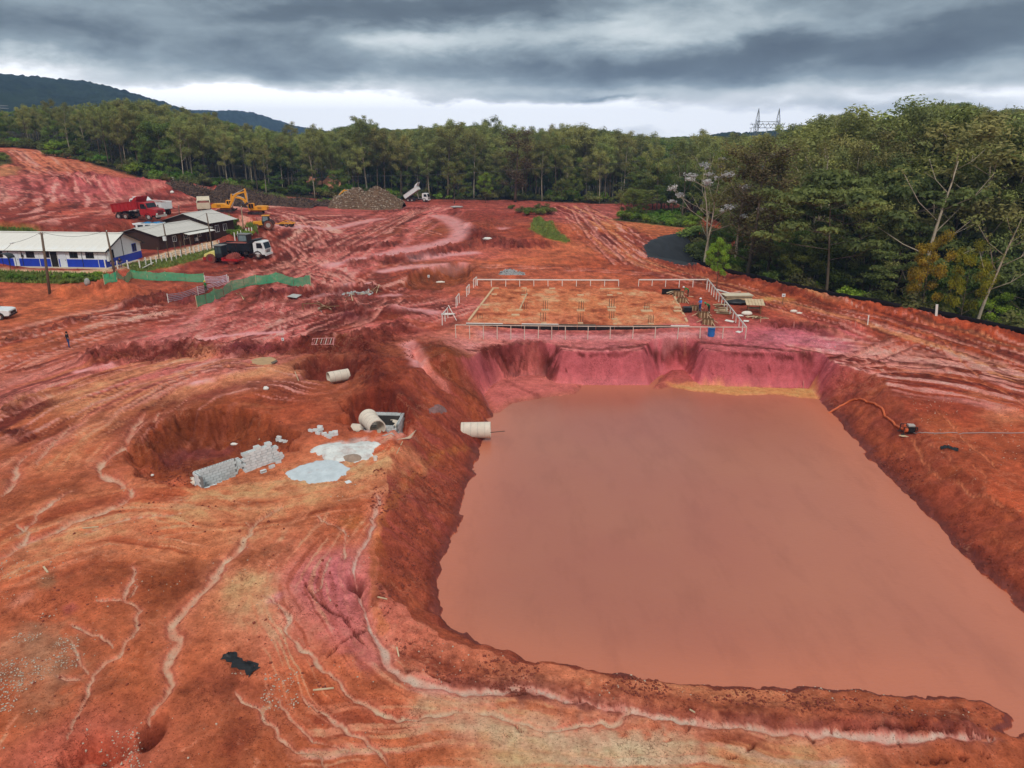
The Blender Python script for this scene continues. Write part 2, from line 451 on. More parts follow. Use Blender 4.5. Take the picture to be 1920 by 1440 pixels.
# footings dug for the two block chambers
def footing(x0, y0, yaw, L, Wd, z):
    c, s = math.cos(R(yaw)), math.sin(R(yaw)); a = (gx - x0) * c + (gy - y0) * s; b = -(gx - x0) * s + (gy - y0) * c
    m = (a > -.05) & (a < L + .05) & (b < .05) & (b > -Wd - .15); gz[m] = np.minimum(gz[m], z)
CH1 = PZ(700, 773, -.7); footing(CH1[0], CH1[1], -3, 2.6, 2.6, -2.4)
CH2 = PZ(366, 884, -.15); _q = PZ(440, 859, -.15); YAW2 = math.degrees(math.atan2(_q[1] - CH2[1], _q[0] - CH2[0])); LEN2 = math.hypot(_q[0] - CH2[0], _q[1] - CH2[1]) - .2; footing(CH2[0], CH2[1], YAW2, LEN2, 1.0, -1.7)
# gullies on the crown of the spoil mass
def gully(pts, w, dep):
    p = smooth(W(pts)); ii, ds, arc, side, L = pdist(p, GX, GY, w * 3)
    gz[ii] -= dep * np.exp(-((ds + rag[ii] * w * .8) / w) ** 2) * sstep(0, 2 * w, arc) * sstep(0, w, L - arc + w)
gully([(775, 645), (790, 680), (815, 712), (860, 740), (895, 765), (918, 782)], .45, .75)
gully([(870, 770), (900, 790), (912, 800)], .35, .5)
gully([(668, 1085), (675, 1100), (690, 1150), (720, 1200)], .35, .35)
# ------------------------------------------------------------------ soil colours (what the earth itself is, wet or dry)
def S(r, g, b, k=1.0):
    return np.array(s2l((r, g, b))) * k
ORANGE, SAND, PINK, PALE = S(182, 96, 60), S(206, 134, 94), S(188, 98, 88), S(226, 160, 140)
RED, DEEP, PLUM, BROWN, OCHRE = S(150, 62, 44), S(112, 42, 32), S(150, 70, 76), S(150, 76, 42), S(196, 122, 58)
WETPINK, GREEN, DRYGRASS, TAN = S(216, 140, 136), S(70, 92, 34), S(128, 120, 60), S(200, 168, 132)
RUST = S(172, 80, 48)
CC = [  # (u, v, colour)
    (60, 1300, ORANGE * .85), (300, 1250, ORANGE * .9), (500, 1100, SAND), (600, 1300, ORANGE), (150, 1100, ORANGE * .8), (350, 1080, BROWN), (60, 1000, ORANGE), (300, 980, ORANGE * 1.05), (450, 960, SAND),
    (620, 1080, S(190, 105, 105)), (650, 960, ORANGE * .9), (100, 800, ORANGE), (220, 740, SAND), (400, 720, SAND * .95), (330, 860, RUST), (420, 830, BROWN), (500, 800, RUST), (700, 850, RUST), (620, 900, SAND * .92),
    (80, 900, ORANGE * .8), (900, 1400, SAND * 1.02), (1150, 1420, SAND), (750, 1400, ORANGE * .95), (1500, 1420, SAND * .95), (1800, 1420, ORANGE * .8), (450, 1420, ORANGE * .75), (150, 1420, S(178, 92, 72)),
    (50, 640, ORANGE), (80, 570, ORANGE * 1.05), (250, 640, PINK * .9), (300, 590, RED * 1.1), (400, 610, PINK), (550, 610, RED * 1.1), (700, 590, PINK * .9), (480, 690, SAND), (600, 720, BROWN), (620, 660, BROWN), (780, 700, RED * .9),
    (850, 690, BROWN), (840, 780, RUST), (740, 740, RED * .9), (700, 540, RED * .95), (830, 510, BROWN), (860, 580, PINK), (1080, 570, S(198, 112, 66)), (1000, 550, S(196, 104, 64)), (1200, 590, S(202, 118, 70)), (940, 600, S(200, 116, 70)),
    (1320, 590, RED * 1.1), (1340, 540, RUST), (1100, 632, S(196, 110, 112)), (1450, 640, S(190, 100, 112)), (1550, 660, S(190, 96, 100)), (1250, 640, S(186, 96, 104)), (920, 645, S(205, 130, 125)),
    (1500, 560, RUST), (1600, 600, RUST), (1700, 620, S(182, 82, 46)), (1900, 660, S(176, 74, 40)), (1620, 720, RED * .9), (1750, 740, S(170, 74, 46)), (1850, 800, S(180, 88, 54)), (1700, 840, RUST), (1880, 950, RUST), (1800, 920, RUST), (1760, 690, RUST),
    (620, 420, PINK * .92), (560, 450, RED), (480, 470, RED), (700, 420, RED * 1.05), (800, 430, BROWN), (900, 440, RED), (950, 400, RED * 1.0), (1000, 430, RUST), (1080, 400, PINK * .85), (1150, 440, RUST), (1180, 430, S(186, 108, 64)), (1080, 470, S(190, 104, 66)), (950, 490, S(192, 100, 62)),
    (1130, 490, RUST), (720, 470, PINK), (850, 480, PINK), (640, 520, RED * 1.1), (420, 470, RED), (330, 400, RED), (200, 400, S(176, 84, 64)), (100, 390, S(178, 86, 66)), (50, 350, S(184, 98, 90)), (200, 340, S(184, 92, 92)), (300, 345, S(180, 84, 82)), (100, 310, S(196, 112, 80)), (150, 430, RED),
    (500, 385, RED), (600, 395, PINK * .8), (350, 370, RED * 1.05), (450, 380, RED * 1.0),
]
cxy = W([(u, v) for u, v, c in CC]); ccol_ = np.array([c for u, v, c in CC])
NV = gx.size
sel = np.nonzero(rr < 420)[0]
wx = gx[sel] + 9 * (fbm(gx[sel] * .09, gy[sel] * .09, 4, 31) - .5) * np.clip(rr[sel] / 50, .3, 2)
wy = gy[sel] + 9 * (fbm(gx[sel] * .09, gy[sel] * .09, 4, 41) - .5) * np.clip(rr[sel] / 50, .3, 2)
soil = np.tile(S(62, 60, 34), (NV, 1)).astype(float)
wet = np.zeros(NV); calm = np.zeros(NV)
crad = np.hypot(cxy[:, 0], cxy[:, 1])
num = np.zeros((sel.size, 3)); dnm = np.zeros(sel.size)
for p, c, r0 in zip(cxy, ccol_, crad):
    q = 1.0 / (((wx - p[0]) ** 2 + (wy - p[1]) ** 2) / (r0 * .05) ** 2 + .6) ** 1.6
    num += q[:, None] * c; dnm += q
soil[sel] = num / dnm[:, None]
fine1 = fbm(gx * .55, gy * .55, 5, 51, .6) - .5
fine2 = fbm(gx * 2.2, gy * 2.2, 3, 61, .6) - .5
def mix(ii, col, f):
    f = np.clip(f, 0, 1)[:, None]
    soil[ii] = soil[ii] * (1 - f) + np.asarray(col) * f
def stroke(pts, w, col, a=1.0, ragk=.8, world=False, wetness=None, prof=3.4, nsm=2, cut=None, rk=None, brk=1.0):
    """a smear of another soil along a line on the ground, w in metres"""
    p = smooth(np.asarray(pts, float) if world else W(pts), nsm)
    ii, d, arc, side, L = pdist(p, GX, GY, w * 2.4)
    d = np.abs(d + (rag[ii] * 1.2 + fine2[ii] * 1.1) * w * ragk)
    f = np.exp(-(d / w) ** prof) * sstep(-.01, w * 1.2, arc) * sstep(-.01, w * 1.2, L - arc)
    mix(ii, col, f * a * np.clip(.85 + rag[ii] * 1.5 * brk, .1, 1))
    if wetness: wet[ii] = np.maximum(wet[ii], f * wetness); calm[ii] = np.maximum(calm[ii], f)
    if cut: gz[ii] -= cut * f
    if rk: rough[ii] = np.maximum(rough[ii], rk * f)
def area(poly, col, a=1.0, soft=1.0, ragk=1.5, wetness=None, world=False, flat=None):
    p = np.asarray(poly, float) if world else W(poly)
    ii, d = sdf(p, soft * 3 + 1)
    d = d + (rag[ii] * 1.4 + rag2[ii]) * ragk
    f = sstep(soft, -soft, d)
    mix(ii, col, f * a)
    if wetness: wet[ii] = np.maximum(wet[ii], f * wetness)
    return ii, f
def rill(pts, w, col=PALE, cut=.10, a=.95, halo=.35):
    """a small channel cut by running water with pale washed sand on its bed"""
    p = smooth(W(pts), 2)
    p = np.vstack([p[:-1].repeat(2, 0).reshape(-1, 2, 2).astype(float) + np.array([[0.], [.5]])[None] * (np.diff(p, axis=0)[:, None]), ]).reshape(-1, 2)
    wob = np.stack([fbm(p[:, 0] * 1.6, p[:, 1] * 1.6, 3, 88, .6) - .5, fbm(p[:, 0] * 1.6, p[:, 1] * 1.6, 3, 98, .6) - .5], 1) * .5
    wob[0] = wob[-1] = 0
    p = p + wob
    ii, d, arc, side, L = pdist(p, GX, GY, w * 5 + .5)
    ww = w * (.30 + 1.1 * vnoise(arc * .8, np.zeros_like(arc) + w * 37, 3)); d = np.abs(d + (fbm(gx[ii] * 3.1, gy[ii] * 3.1, 2, 57) - .5) * w * .7)
    e = np.clip(np.minimum(arc, L - arc) / (6 * w), .25, 1)
    ww = ww * e
    f = np.exp(-(d / ww) ** 4)
    mix(ii, RED * .7, halo * 1.9 * np.exp(-((d - ww * 1.5) / (ww * .5)) ** 2) * (.6 + rag[ii] * 1.6))
    mix(ii, col, f * a * np.clip(.85 + fine2[ii] * 1.4, .3, 1) * np.clip(.45 + 1.1 * vnoise(arc * 1.1, arc * 0 + w * 91, 8), .3, 1)); mix(ii, col * .92, np.exp(-(d / (ww * 3.5)) ** 2) * .30 * (.5 + rag[ii]))
    calm[ii] = np.maximum(calm[ii], f)
    gz[ii] -= cut * np.exp(-(d / (ww * 1.4)) ** 2)
def streaks(spine, reach, cols, a, freq, seed, along=.05, rutz=.0):
    """tyre and water marks running parallel to a line: bands of other soil on both sides"""
    p = smooth(W(spine), 2)
    ii, d, arc, side, L = pdist(p, GX, GY, reach * 1.5)
    sd = d * side + rag2[ii] * 1.6 + 600
    m = np.exp(-(d / reach) ** 4) * sstep(0, reach * .4, arc + reach * .1) * sstep(0, reach * .4, L - arc + reach * .1) * fade_far[ii]
    n1 = vnoise(sd * freq, arc * along, seed) * .6 + vnoise(sd * freq * 2.3, arc * along * 1.7, seed + 1) * .4
    for k, (c, lo, hi) in enumerate(cols):
        f = sstep(lo, hi, n1) if hi > lo else sstep(lo, hi, n1)
        f = sstep(min(lo, hi), max(lo, hi), n1)
        if hi < lo: f = 1 - f
        mix(ii, c, f * m * a)
    if rutz: gz[ii] += rutz * (n1 - .5) * 2 * m

# ---- broad marks of traffic
streaks([(-60, 830), (120, 740), (280, 690), (420, 655), (560, 610), (720, 585), (860, 565)], 9, [(DEEP * 1.25, .40, .26), (PALE * .92, .60, .74), (PINK, .50, .58)], .9, .55, 11, .05, .10)
streaks([(-100, 690), (60, 640), (200, 600), (330, 580)], 7, [(RED, .42, .28), (PALE * .95, .58, .72)], .85, .6, 21, .04, .08)
streaks([(480, 660), (520, 600), (560, 520), (640, 465), (740, 415), (810, 388)], 12, [(DEEP * 1.15, .42, .30), (WETPINK, .60, .70), (PINK, .48, .56)], .95, .42, 31, .03, .14)
streaks([(400, 500), (520, 480), (600, 440), (560, 405), (480, 392)], 10, [(DEEP * 1.2, .40, .28), (PALE, .60, .70)], .9, .5, 41, .04, .12)
streaks([(330, 440), (430, 420), (560, 412), (680, 408)], 8, [(DEEP * 1.3, .40, .28), (PALE * .95, .58, .70)], .85, .4, 45, .03, .1)
streaks([(1990, 720), (1850, 660), (1700, 615), (1560, 575), (1430, 535), (1320, 510), (1220, 485), (1150, 440), (1110, 410), (1060, 385)], 8, [(DEEP * 1.4, .38, .26), (SAND * .98, .62, .74), (RED, .48, .42)], .85, .7, 51, .03, .08)
streaks([(1500, 672), (1600, 668), (1680, 690), (1800, 700), (1960, 735)], 7, [(DEEP * 1.4, .40, .28), (S(222, 150, 140), .56, .68)], .85, .9, 61, .05, .06)
streaks([(0, 440), (120, 385), (100, 345), (60, 300), (20, 280)], 16, [(DEEP * 1.5, .40, .28), (PALE * .9, .60, .72)], .75, .28, 71, .015, .12)
streaks([(60, 420), (180, 400), (320, 390), (450, 380), (600, 378)], 14, [(DEEP * 1.4, .42, .30), (PALE * .9, .58, .72)], .8, .3, 81, .015, .15)
streaks([(130, 330), (220, 350), (340, 350)], 9, [(DEEP * 1.4, .40, .30), (PINK * 1.05, .55, .70)], .5, .35, 91, .05, .1)
streaks([(250, 830), (330, 745), (460, 705), (600, 725)], 6, [(RED * .75, .42, .30), (SAND, .62, .75)], .6, .8, 101, .05, .07)
streaks([(270, 930), (450, 940), (600, 925), (740, 870)], 4, [(RUST, .42, .32), (SAND * 1.08, .58, .72)], .5, .8, 111, .06, .02)
streaks([(-40, 1060), (140, 985), (260, 960), (420, 1000)], 4.5, [(RED * .85, .40, .30), (SAND, .58, .72)], .5, .8, 121, .06, .03)
streaks([(560, 1400), (800, 1385), (1000, 1395), (1300, 1410), (1600, 1430)], 2.2, [(RED * .9, .40, .30), (PALE * .98, .56, .70)], .55, 1.1, 131, .08, .02)
for sp_, re_, fr_, sd_ in [([(-60, 830), (120, 740), (280, 690), (420, 655), (560, 610), (720, 585), (860, 565)], 8, 1.9, 211), ([(480, 660), (520, 600), (560, 520), (640, 465), (740, 415), (810, 388)], 10, 1.3, 221), ([(400, 500), (520, 480), (600, 440), (560, 405), (480, 392)], 8, 1.4, 231), ([(330, 440), (430, 420), (560, 412), (680, 408)], 8, 1.2, 241),
                           ([(1990, 720), (1850, 660), (1700, 615), (1560, 575), (1430, 535), (1320, 510), (1220, 485), (1150, 440), (1110, 410), (1060, 385)], 8, 1.8, 251), ([(1500, 672), (1600, 668), (1680, 690), (1800, 700), (1960, 735)], 6, 2.2, 261), ([(0, 440), (120, 385), (100, 345), (60, 300), (20, 280)], 14, .9, 271), ([(250, 830), (330, 745), (460, 705), (600, 725)], 5, 2.4, 281), ([(-100, 690), (60, 640), (200, 600), (330, 580)], 7, 1.9, 291), ([(700, 560), (640, 540), (560, 500), (520, 470)], 7, 1.6, 311), ([(430, 640), (560, 600), (700, 540), (830, 500)], 7, 1.7, 321)]:
    streaks(sp_, re_, [(DEEP, .36, .31), (S(222, 150, 136), .66, .71)], .7, fr_, sd_, .09, .05)
for sp_, re_, fr_, sd_ in [([(300, 950), (450, 940), (600, 925), (740, 870), (820, 850)], 3.5, 3.2, 341), ([(-40, 1060), (140, 985), (260, 960), (420, 1000)], 4, 3.0, 351), ([(560, 1400), (800, 1385), (1000, 1395), (1300, 1410), (1600, 1430)], 2.0, 4.0, 361), ([(700, 1230), (780, 1275), (900, 1300), (1000, 1300), (1200, 1335)], 1.2, 4.5, 371), ([(60, 880), (160, 800), (280, 730)], 4, 2.6, 381), ([(640, 960), (560, 1060), (560, 1160), (620, 1260), (760, 1350)], 2.5, 3.4, 391)]:
    streaks(sp_, re_, [(RUST * .75, .36, .30), (S(218, 146, 112), .64, .70)], .55, fr_, sd_, .14, .025)
# ---- wheel tracks cut one by one
def track(pts, gauge=2.0, w=.34, col=S(212, 138, 122), dark=DEEP, a=.75):
    p = smooth(W(pts), 3)
    t = np.gradient(p, axis=0); t /= np.linalg.norm(t, axis=1)[:, None] + 1e-9
    nrm = np.stack([-t[:, 1], t[:, 0]], 1)
    for s in (-1, 1):
        q = p + nrm * s * gauge / 2
        stroke(q + nrm * s * w * 1.5, w * .9, dark, a * .85, 1.0, world=True, nsm=0, brk=2.0)
        stroke(q, w, col, a, .9, world=True, nsm=0, cut=.14, brk=2.2)
        ii, d, arc, side, L = pdist(q, GX, GY, w * 3)
        gz[ii] += .10 * np.exp(-((d - w * 1.6) / (w * .6)) ** 2)
for tr in [[(812, 385), (792, 392), (752, 407), (705, 425), (655, 452), (617, 472), (587, 490), (542, 502), (500, 520)],
           [(490, 435), (542, 460), (567, 480), (555, 492), (510, 505)], [(555, 408), (587, 438), (602, 462)], [(592, 420), (612, 447)], [(805, 388), (770, 404), (715, 432), (660, 462), (600, 495), (520, 530)],
           [(1095, 392), (1120, 430), (1165, 470), (1200, 495)], [(1080, 395), (1100, 430), (1140, 470), (1165, 497)], [(20, 282), (55, 305), (100, 325), (180, 345)], [(-20, 345), (60, 362), (200, 385), (330, 388)],
           [(60, 335), (130, 330), (180, 332)], [(700, 430), (760, 425), (820, 440)], [(560, 540), (430, 600), (250, 640), (60, 700)], [(640, 560), (500, 610), (330, 650), (120, 720), (0, 770)],
           [(1560, 690), (1610, 676), (1660, 655), (1700, 640)], [(1600, 700), (1650, 690), (1720, 690), (1800, 702)], [(1480, 640), (1580, 660), (1660, 668)], [(1920, 690), (1780, 640), (1650, 600), (1560, 580)],
           [(520, 500), (640, 490), (760, 500)], [(740, 560), (690, 600), (600, 625)], [(420, 520), (560, 505), (640, 520)], [(880, 500), (960, 500), (1100, 505), (1250, 515)]]:
    track(tr, a=.85)
# ---- standing and drying water on the haul road
for pts, w in [([(817, 402), (850, 414), (868, 429), (862, 444), (825, 457), (790, 463), (735, 476), (690, 482)], 2.6), ([(690, 480), (640, 494), (590, 500)], 2.2), ([(755, 486), (830, 479), (905, 472)], 1.8),
               ([(700, 512), (780, 498), (885, 494)], 1.6), ([(570, 560), (650, 545)], .8), ([(300, 642), (420, 628), (540, 622)], .7), ([(730, 580), (790, 578), (830, 590)], 1.2), ([(755, 640), (775, 660), (790, 690)], .9),
               ([(700, 556), (760, 552)], .8), ([(930, 430), (960, 425)], 1.4), ([(640, 540), (700, 528)], .8), ([(350, 722), (410, 712)], .5), ([(130, 700), (220, 682)], .5), ([(520, 425), (570, 420), (620, 432)], 1.6), ([(610, 430), (660, 420), (720, 408)], 1.8)]:
    stroke(pts, w, WETPINK, .9, .5, wetness=.9)
# ---- dark churned spoil
for pts, w in [([(140, 684), (230, 662), (330, 656), (430, 660), (520, 650), (640, 646), (700, 650)], 1.5), ([(640, 655), (690, 640), (730, 620), (780, 612)], 1.6), ([(570, 470), (640, 468), (700, 462), (760, 452)], 1.6), ([(640, 498), (700, 490), (760, 486), (830, 470), (900, 455)], 1.6),
               ([(470, 560), (560, 548), (660, 540), (720, 548)], 1.7), ([(560, 580), (640, 572), (690, 585), (640, 600)], 1.4), ([(690, 398), (740, 394), (790, 388)], 2.5), ([(230, 580), (290, 560), (370, 548)], 1.8), ([(60, 740), (0, 780)], 1.0), ([(0, 700), (60, 690)], .6), ([(0, 640), (80, 620), (180, 590)], .8),
               ([(880, 425), (900, 448), (960, 462), (1040, 455)], 2.2), ([(1420, 600), (1500, 612), (1560, 622)], 1.6), ([(310, 520), (420, 510), (520, 495)], 1.4), ([(400, 490), (500, 478)], 1.4), ([(760, 545), (800, 540)], 1), ([(260, 365), (350, 375), (420, 383)], 2.4), ([(690, 640), (690, 690), (720, 735)], 1.3), ([(20, 800), (60, 830)], .8), ([(0, 815), (40, 800)], .6)]:
    stroke(pts, w, DEEP * 1.15, .85, 1.0, rk=.9)
for pts, w, c in [([(300, 560), (360, 556), (420, 566)], 1.8, PLUM * .8), ([(400, 660), (520, 650)], .9, PLUM), ([(600, 560), (660, 555), (700, 560)], 1.2, PLUM * .85), ([(500, 550), (560, 540)], 1.0, PLUM), ([(620, 590), (680, 600)], 1, PLUM * .8)]:
    stroke(pts, w, c, .7, 1.0, rk=.7)
# ---- purple-pink patches and pale pans of the foreground
for pts, w, c, a in [([(600, 1030), (640, 1060), (650, 1110), (640, 1160), (680, 1220), (740, 1260)], 1.1, S(186, 104, 106), .5), ([(500, 1115), (530, 1130)], .5, S(190, 125, 130), .6), ([(430, 1080), (470, 1100), (520, 1085)], 1.0, S(216, 146, 104), .55), ([(420, 1130), (500, 1160)], .8, S(214, 150, 110), .6),
                     ([(-20, 1190), (70, 1215), (90, 1260), (60, 1310), (0, 1335)], 1.5, S(160, 120, 92), .7), ([(80, 1075), (95, 1110)], .6, S(150, 112, 80), .6), ([(60, 1400), (20, 1440)], 1.0, S(192, 110, 100), .6), ([(20, 1120), (60, 1130)], .6, S(210, 138, 112), .7), ([(830, 1355), (1000, 1380), (1200, 1400), (1350, 1395)], .8, S(218, 150, 122), .7), ([(880, 1420), (1100, 1440)], .6, S(216, 152, 116), .6),
                     ([(860, 1300), (960, 1290), (1060, 1310), (1160, 1330)], .5, PALE, .6), ([(760, 1270), (830, 1290), (900, 1298)], .55, S(206, 130, 118), .8), ([(320, 1060), (350, 1100), (330, 1160)], 1.0, RUST * .8, .4), ([(250, 1090), (300, 1150)], .6, RUST * .8, .4), ([(560, 1060), (480, 1050), (420, 1030)], .9, BROWN * .85, .5), ([(640, 1000), (660, 980), (680, 960)], .7, OCHRE * .6, .6),
                     ([(350, 1260), (440, 1290), (520, 1330)], .9, RED * .8, .4), ([(400, 1380), (480, 1400)], .8, DEEP * 1.3, .5), ([(120, 1130), (140, 1150)], .4, PLUM, .6), ([(60, 735), (20, 760)], .6, SAND, .6), ([(1300, 1385), (1440, 1385)], .35, RED * .8, .5), ([(1120, 1350), (1200, 1340)], .4, RED * .8, .5), ([(650, 905), (720, 880), (760, 850)], .8, S(196, 128, 92), .6)]:
    stroke(pts, w, c, a, 1.2)
# right-hand ground: sandy pans
for pts, w, c, a in [([(1720, 770), (1780, 800), (1760, 830)], 1.6, S(190, 100, 58), .6), ([(1850, 760), (1920, 800)], 1.6, S(206, 140, 100), .6), ([(1800, 730), (1900, 760)], 1.2, S(196, 116, 76), .5), ([(1420, 560), (1500, 562)], 1.1, S(214, 146, 82), .9), ([(1580, 745), (1650, 740)], 1.6, RED * .85, .5), ([(1650, 880), (1760, 960), (1880, 1090)], .9, RED * .7, .5)]:
    stroke(pts, w, c, a, 1.2)
# ---- pond banks
ii = np.nonzero(bank > 0)[0]
fb = bank_far[ii] * sstep(-13, -8, gx[ii])
n_ = np.clip(.5 + fine1[ii] * 1.2, 0, 1)[:, None]
cb = (S(200, 100, 106) * (1 - n_ * .35)) * fb[:, None] + (1 - fb)[:, None] * (BROWN * 1.12 * n_ + S(178, 84, 66) * (1 - n_))
soil[ii] = soil[ii] * .12 + cb * .88
lf = (1 - bank_far[ii]) * sstep(6, 0, gx[ii]) * sstep(34, 40, gy[ii])
flt = fbm(gx[ii] * .7 + gy[ii] * 2.6, gy[ii] * .35 - gx[ii] * .2, 3, 177)
mix(ii, S(170, 80, 74), lf * sstep(.45, .8, flt) * .55)
mix(ii, DEEP, lf * sstep(.34, .2, flt) * .45)
mix(ii, DEEP * 1.05, (1 - fb) * sstep(1.2, .1, pond_d[ii]) * .75)          # wet rim
wet[ii] = np.maximum(wet[ii], sstep(.8, .1, pond_d[ii]) * .6)
stroke([(880, 838), (800, 862), (742, 926), (708, 990), (700, 1060), (703, 1140), (722, 1195)], .30, OCHRE * .9, .45, 2.2)
stroke([(700, 1010), (715, 1080), (720, 1140)], .5, BROWN * .9, .5, 1.2)
stroke([(870, 655), (1000, 657), (1150, 658), (1240, 656), (1300, 655), (1480, 656), (1530, 675)], .4, DEEP * .95, .8, 1.6)
stroke([(1008, 652), (1022, 690), (1040, 718)], 1.0, DEEP * .9, .95, 1.4, rk=.7)
stroke([(884, 656), (940, 664), (1000, 660), (1030, 672)], 1.2, DEEP, .95, 1.3, rk=.9)
stroke([(900, 690), (950, 690)], .9, PLUM, .7, 1.0)
stroke([(1222, 652), (1238, 698)], .7, DEEP * .85, .95, 1.4, rk=.8); stroke([(1302, 652), (1284, 702)], .7, DEEP * .8, .95, 1.4, rk=.8); stroke([(1240, 650), (1270, 648), (1300, 652)], .5, DEEP, .8, 1.4, rk=.6)
for q_ in ([(1045, 664), (1080, 668), (1130, 663), (1180, 668), (1215, 662)], [(1310, 664), (1350, 660), (1400, 667), (1450, 664), (1490, 672)], [(1060, 690), (1064, 700)], [(1400, 690), (1410, 694)], [(1440, 680), (1446, 700)]): stroke(q_, .09, DEEP * .9, .8, 2.5)
ii = np.nonzero(pond_d < -.2)[0]; soil[ii] = S(170, 100, 80)
mix(SILT[0], S(214, 150, 92), SILT[1] * .95)
mix(FAN[0], S(198, 106, 98), FAN[1] * .9); mix(FAN2[0], S(186, 84, 82), FAN2[1] * .7)
stroke([(945, 712), (990, 735), (1015, 748)], .3, DEEP, .5, 1.2)
stroke([(745, 1215), (830, 1258), (930, 1282), (1060, 1300), (1250, 1318), (1450, 1330), (1650, 1342), (1840, 1352)], .8, S(150, 72, 50), .8, 1.0)
stroke([(830, 1268), (960, 1300), (1130, 1330), (1300, 1340), (1500, 1356), (1700, 1365), (1860, 1372)], .3, DEEP * 1.3, .7, 1.2)
# spoil mass beside the pipe
stroke([(800, 640), (850, 700), (905, 765)], 1.6, BROWN * .9, .8, 1.2)
stroke([(770, 640), (800, 660), (830, 640)], 1.5, DEEP * 1.2, .6, 1.2)
stroke([(778, 648), (795, 685), (818, 714), (850, 735)], .5, S(214, 130, 116), .8, .8)
stroke([(700, 735), (760, 740), (800, 755)], 1.3, RED * .75, .7, 1.2)
stroke([(820, 795), (890, 815), (905, 850)], 1.2, S(150, 62, 50), .7, 1.2)
# pits keep freshly cut earth
for poly, c in [([(250, 860), (270, 815), (335, 775), (420, 765), (500, 780), (550, 815), (530, 845), (445, 868), (362, 900), (290, 895)], BROWN * .75), ([(645, 770), (663, 744), (700, 735), (765, 738), (800, 753), (775, 790), (700, 804), (655, 798)], RED * .72), ([(552, 690), (582, 673), (650, 666), (682, 677), (664, 707), (560, 711)], DEEP * 1.25), ([(748, 536), (772, 509), (850, 494), (890, 502), (876, 527), (820, 544)], BROWN * .9)]:
    area(poly, c, .8, .6, 1.0)
stroke([(300, 880), (340, 850), (420, 850), (450, 830)], 1.0, PLUM * .75, .6, 1.0)
stroke([(660, 690), (640, 700)], .8, DEEP, .7, .8)
# tones round the platform slab
PADQ = [(880, 606), (926, 541), (1180, 541), (1262, 553), (1288, 606)]
PAD_W = W(PADQ)
ii, f = area(PADQ, S(204, 122, 80), .75, .5, .4)
mix(ii, S(222, 150, 112), f * sstep(.05, .25, fine1[ii] + rag2[ii] * .6) * .7)
mix(ii, RUST, f * sstep(-.05, -.25, fine1[ii] + rag2[ii] * .5) * .7)
stroke([(880, 625), (1000, 630), (1200, 630), (1390, 628)], 1.3, S(206, 136, 134), .75, 1.0)
stroke([(900, 618), (1290, 620)], .7, S(150, 64, 60), .6, 1.0)
stroke([(1420, 628), (1480, 632), (1560, 650), (1620, 655)], 2.2, S(200, 118, 128), .75, .9)
stroke([(1520, 610), (1570, 632)], 1.2, DEEP * 1.2, .6, 1.0)
# ---- cement wash
for pts, w, a in [([(590, 852), (640, 845), (690, 850)], 1.0, .85), ([(600, 840), (660, 830), (700, 822)], .6, .7), ([(690, 812), (720, 804)], .35, .6)]:
    stroke(pts, w, S(176, 172, 168), a, 1.3)
stroke([(690, 836), (740, 818), (780, 812)], .45, S(214, 158, 140), .6, 1.2)
for pts, w, c, a in [([(80, 760), (200, 712), (320, 680), (420, 655)], 1.5, S(218, 146, 104), .75), ([(-20, 1055), (180, 985), (330, 965), (450, 960)], 1.2, S(214, 140, 98), .7), ([(330, 935), (470, 920), (600, 912), (700, 880), (800, 858)], 1.1, S(214, 142, 100), .75), ([(560, 950), (640, 930), (700, 905)], .7, S(212, 138, 96), .6), ([(740, 1345), (860, 1340), (1000, 1368), (1150, 1392), (1300, 1400)], .9, S(222, 152, 124), .75), ([(60, 900), (140, 850), (220, 760)], 1.6, S(204, 126, 86), .6), ([(300, 745), (440, 712), (560, 690)], 1.2, S(212, 138, 96), .7), ([(430, 1070), (480, 1095), (470, 1130)], .9, S(214, 142, 102), .6),
                     ([(225, 880), (235, 830), (300, 765), (420, 748), (540, 772)], 1.0, BROWN * .85, .6), ([(270, 1050), (300, 1100), (330, 1090)], 1.1, BROWN * .85, .4), ([(150, 1080), (230, 1060), (300, 1030)], 1.0, BROWN * .85, .5), ([(380, 1040), (470, 1040), (560, 1030)], .8, BROWN * .85, .55), ([(300, 545), (420, 540), (520, 560), (620, 570)], 3.0, DEEP * 1.2, .6), ([(560, 545), (660, 560), (740, 560)], 2.6, DEEP * 1.25, .6), ([(420, 585), (540, 595), (660, 605)], 1.6, DEEP * 1.2, .6), ([(700, 600), (780, 606), (840, 615)], 1.3, RUST, .7), ([(540, 440), (640, 450), (760, 440)], 2.6, DEEP * 1.4, .5), ([(880, 410), (960, 430), (1040, 440)], 3, DEEP * 1.6, .5)]:
    stroke(pts, w, c, a, 1.4)
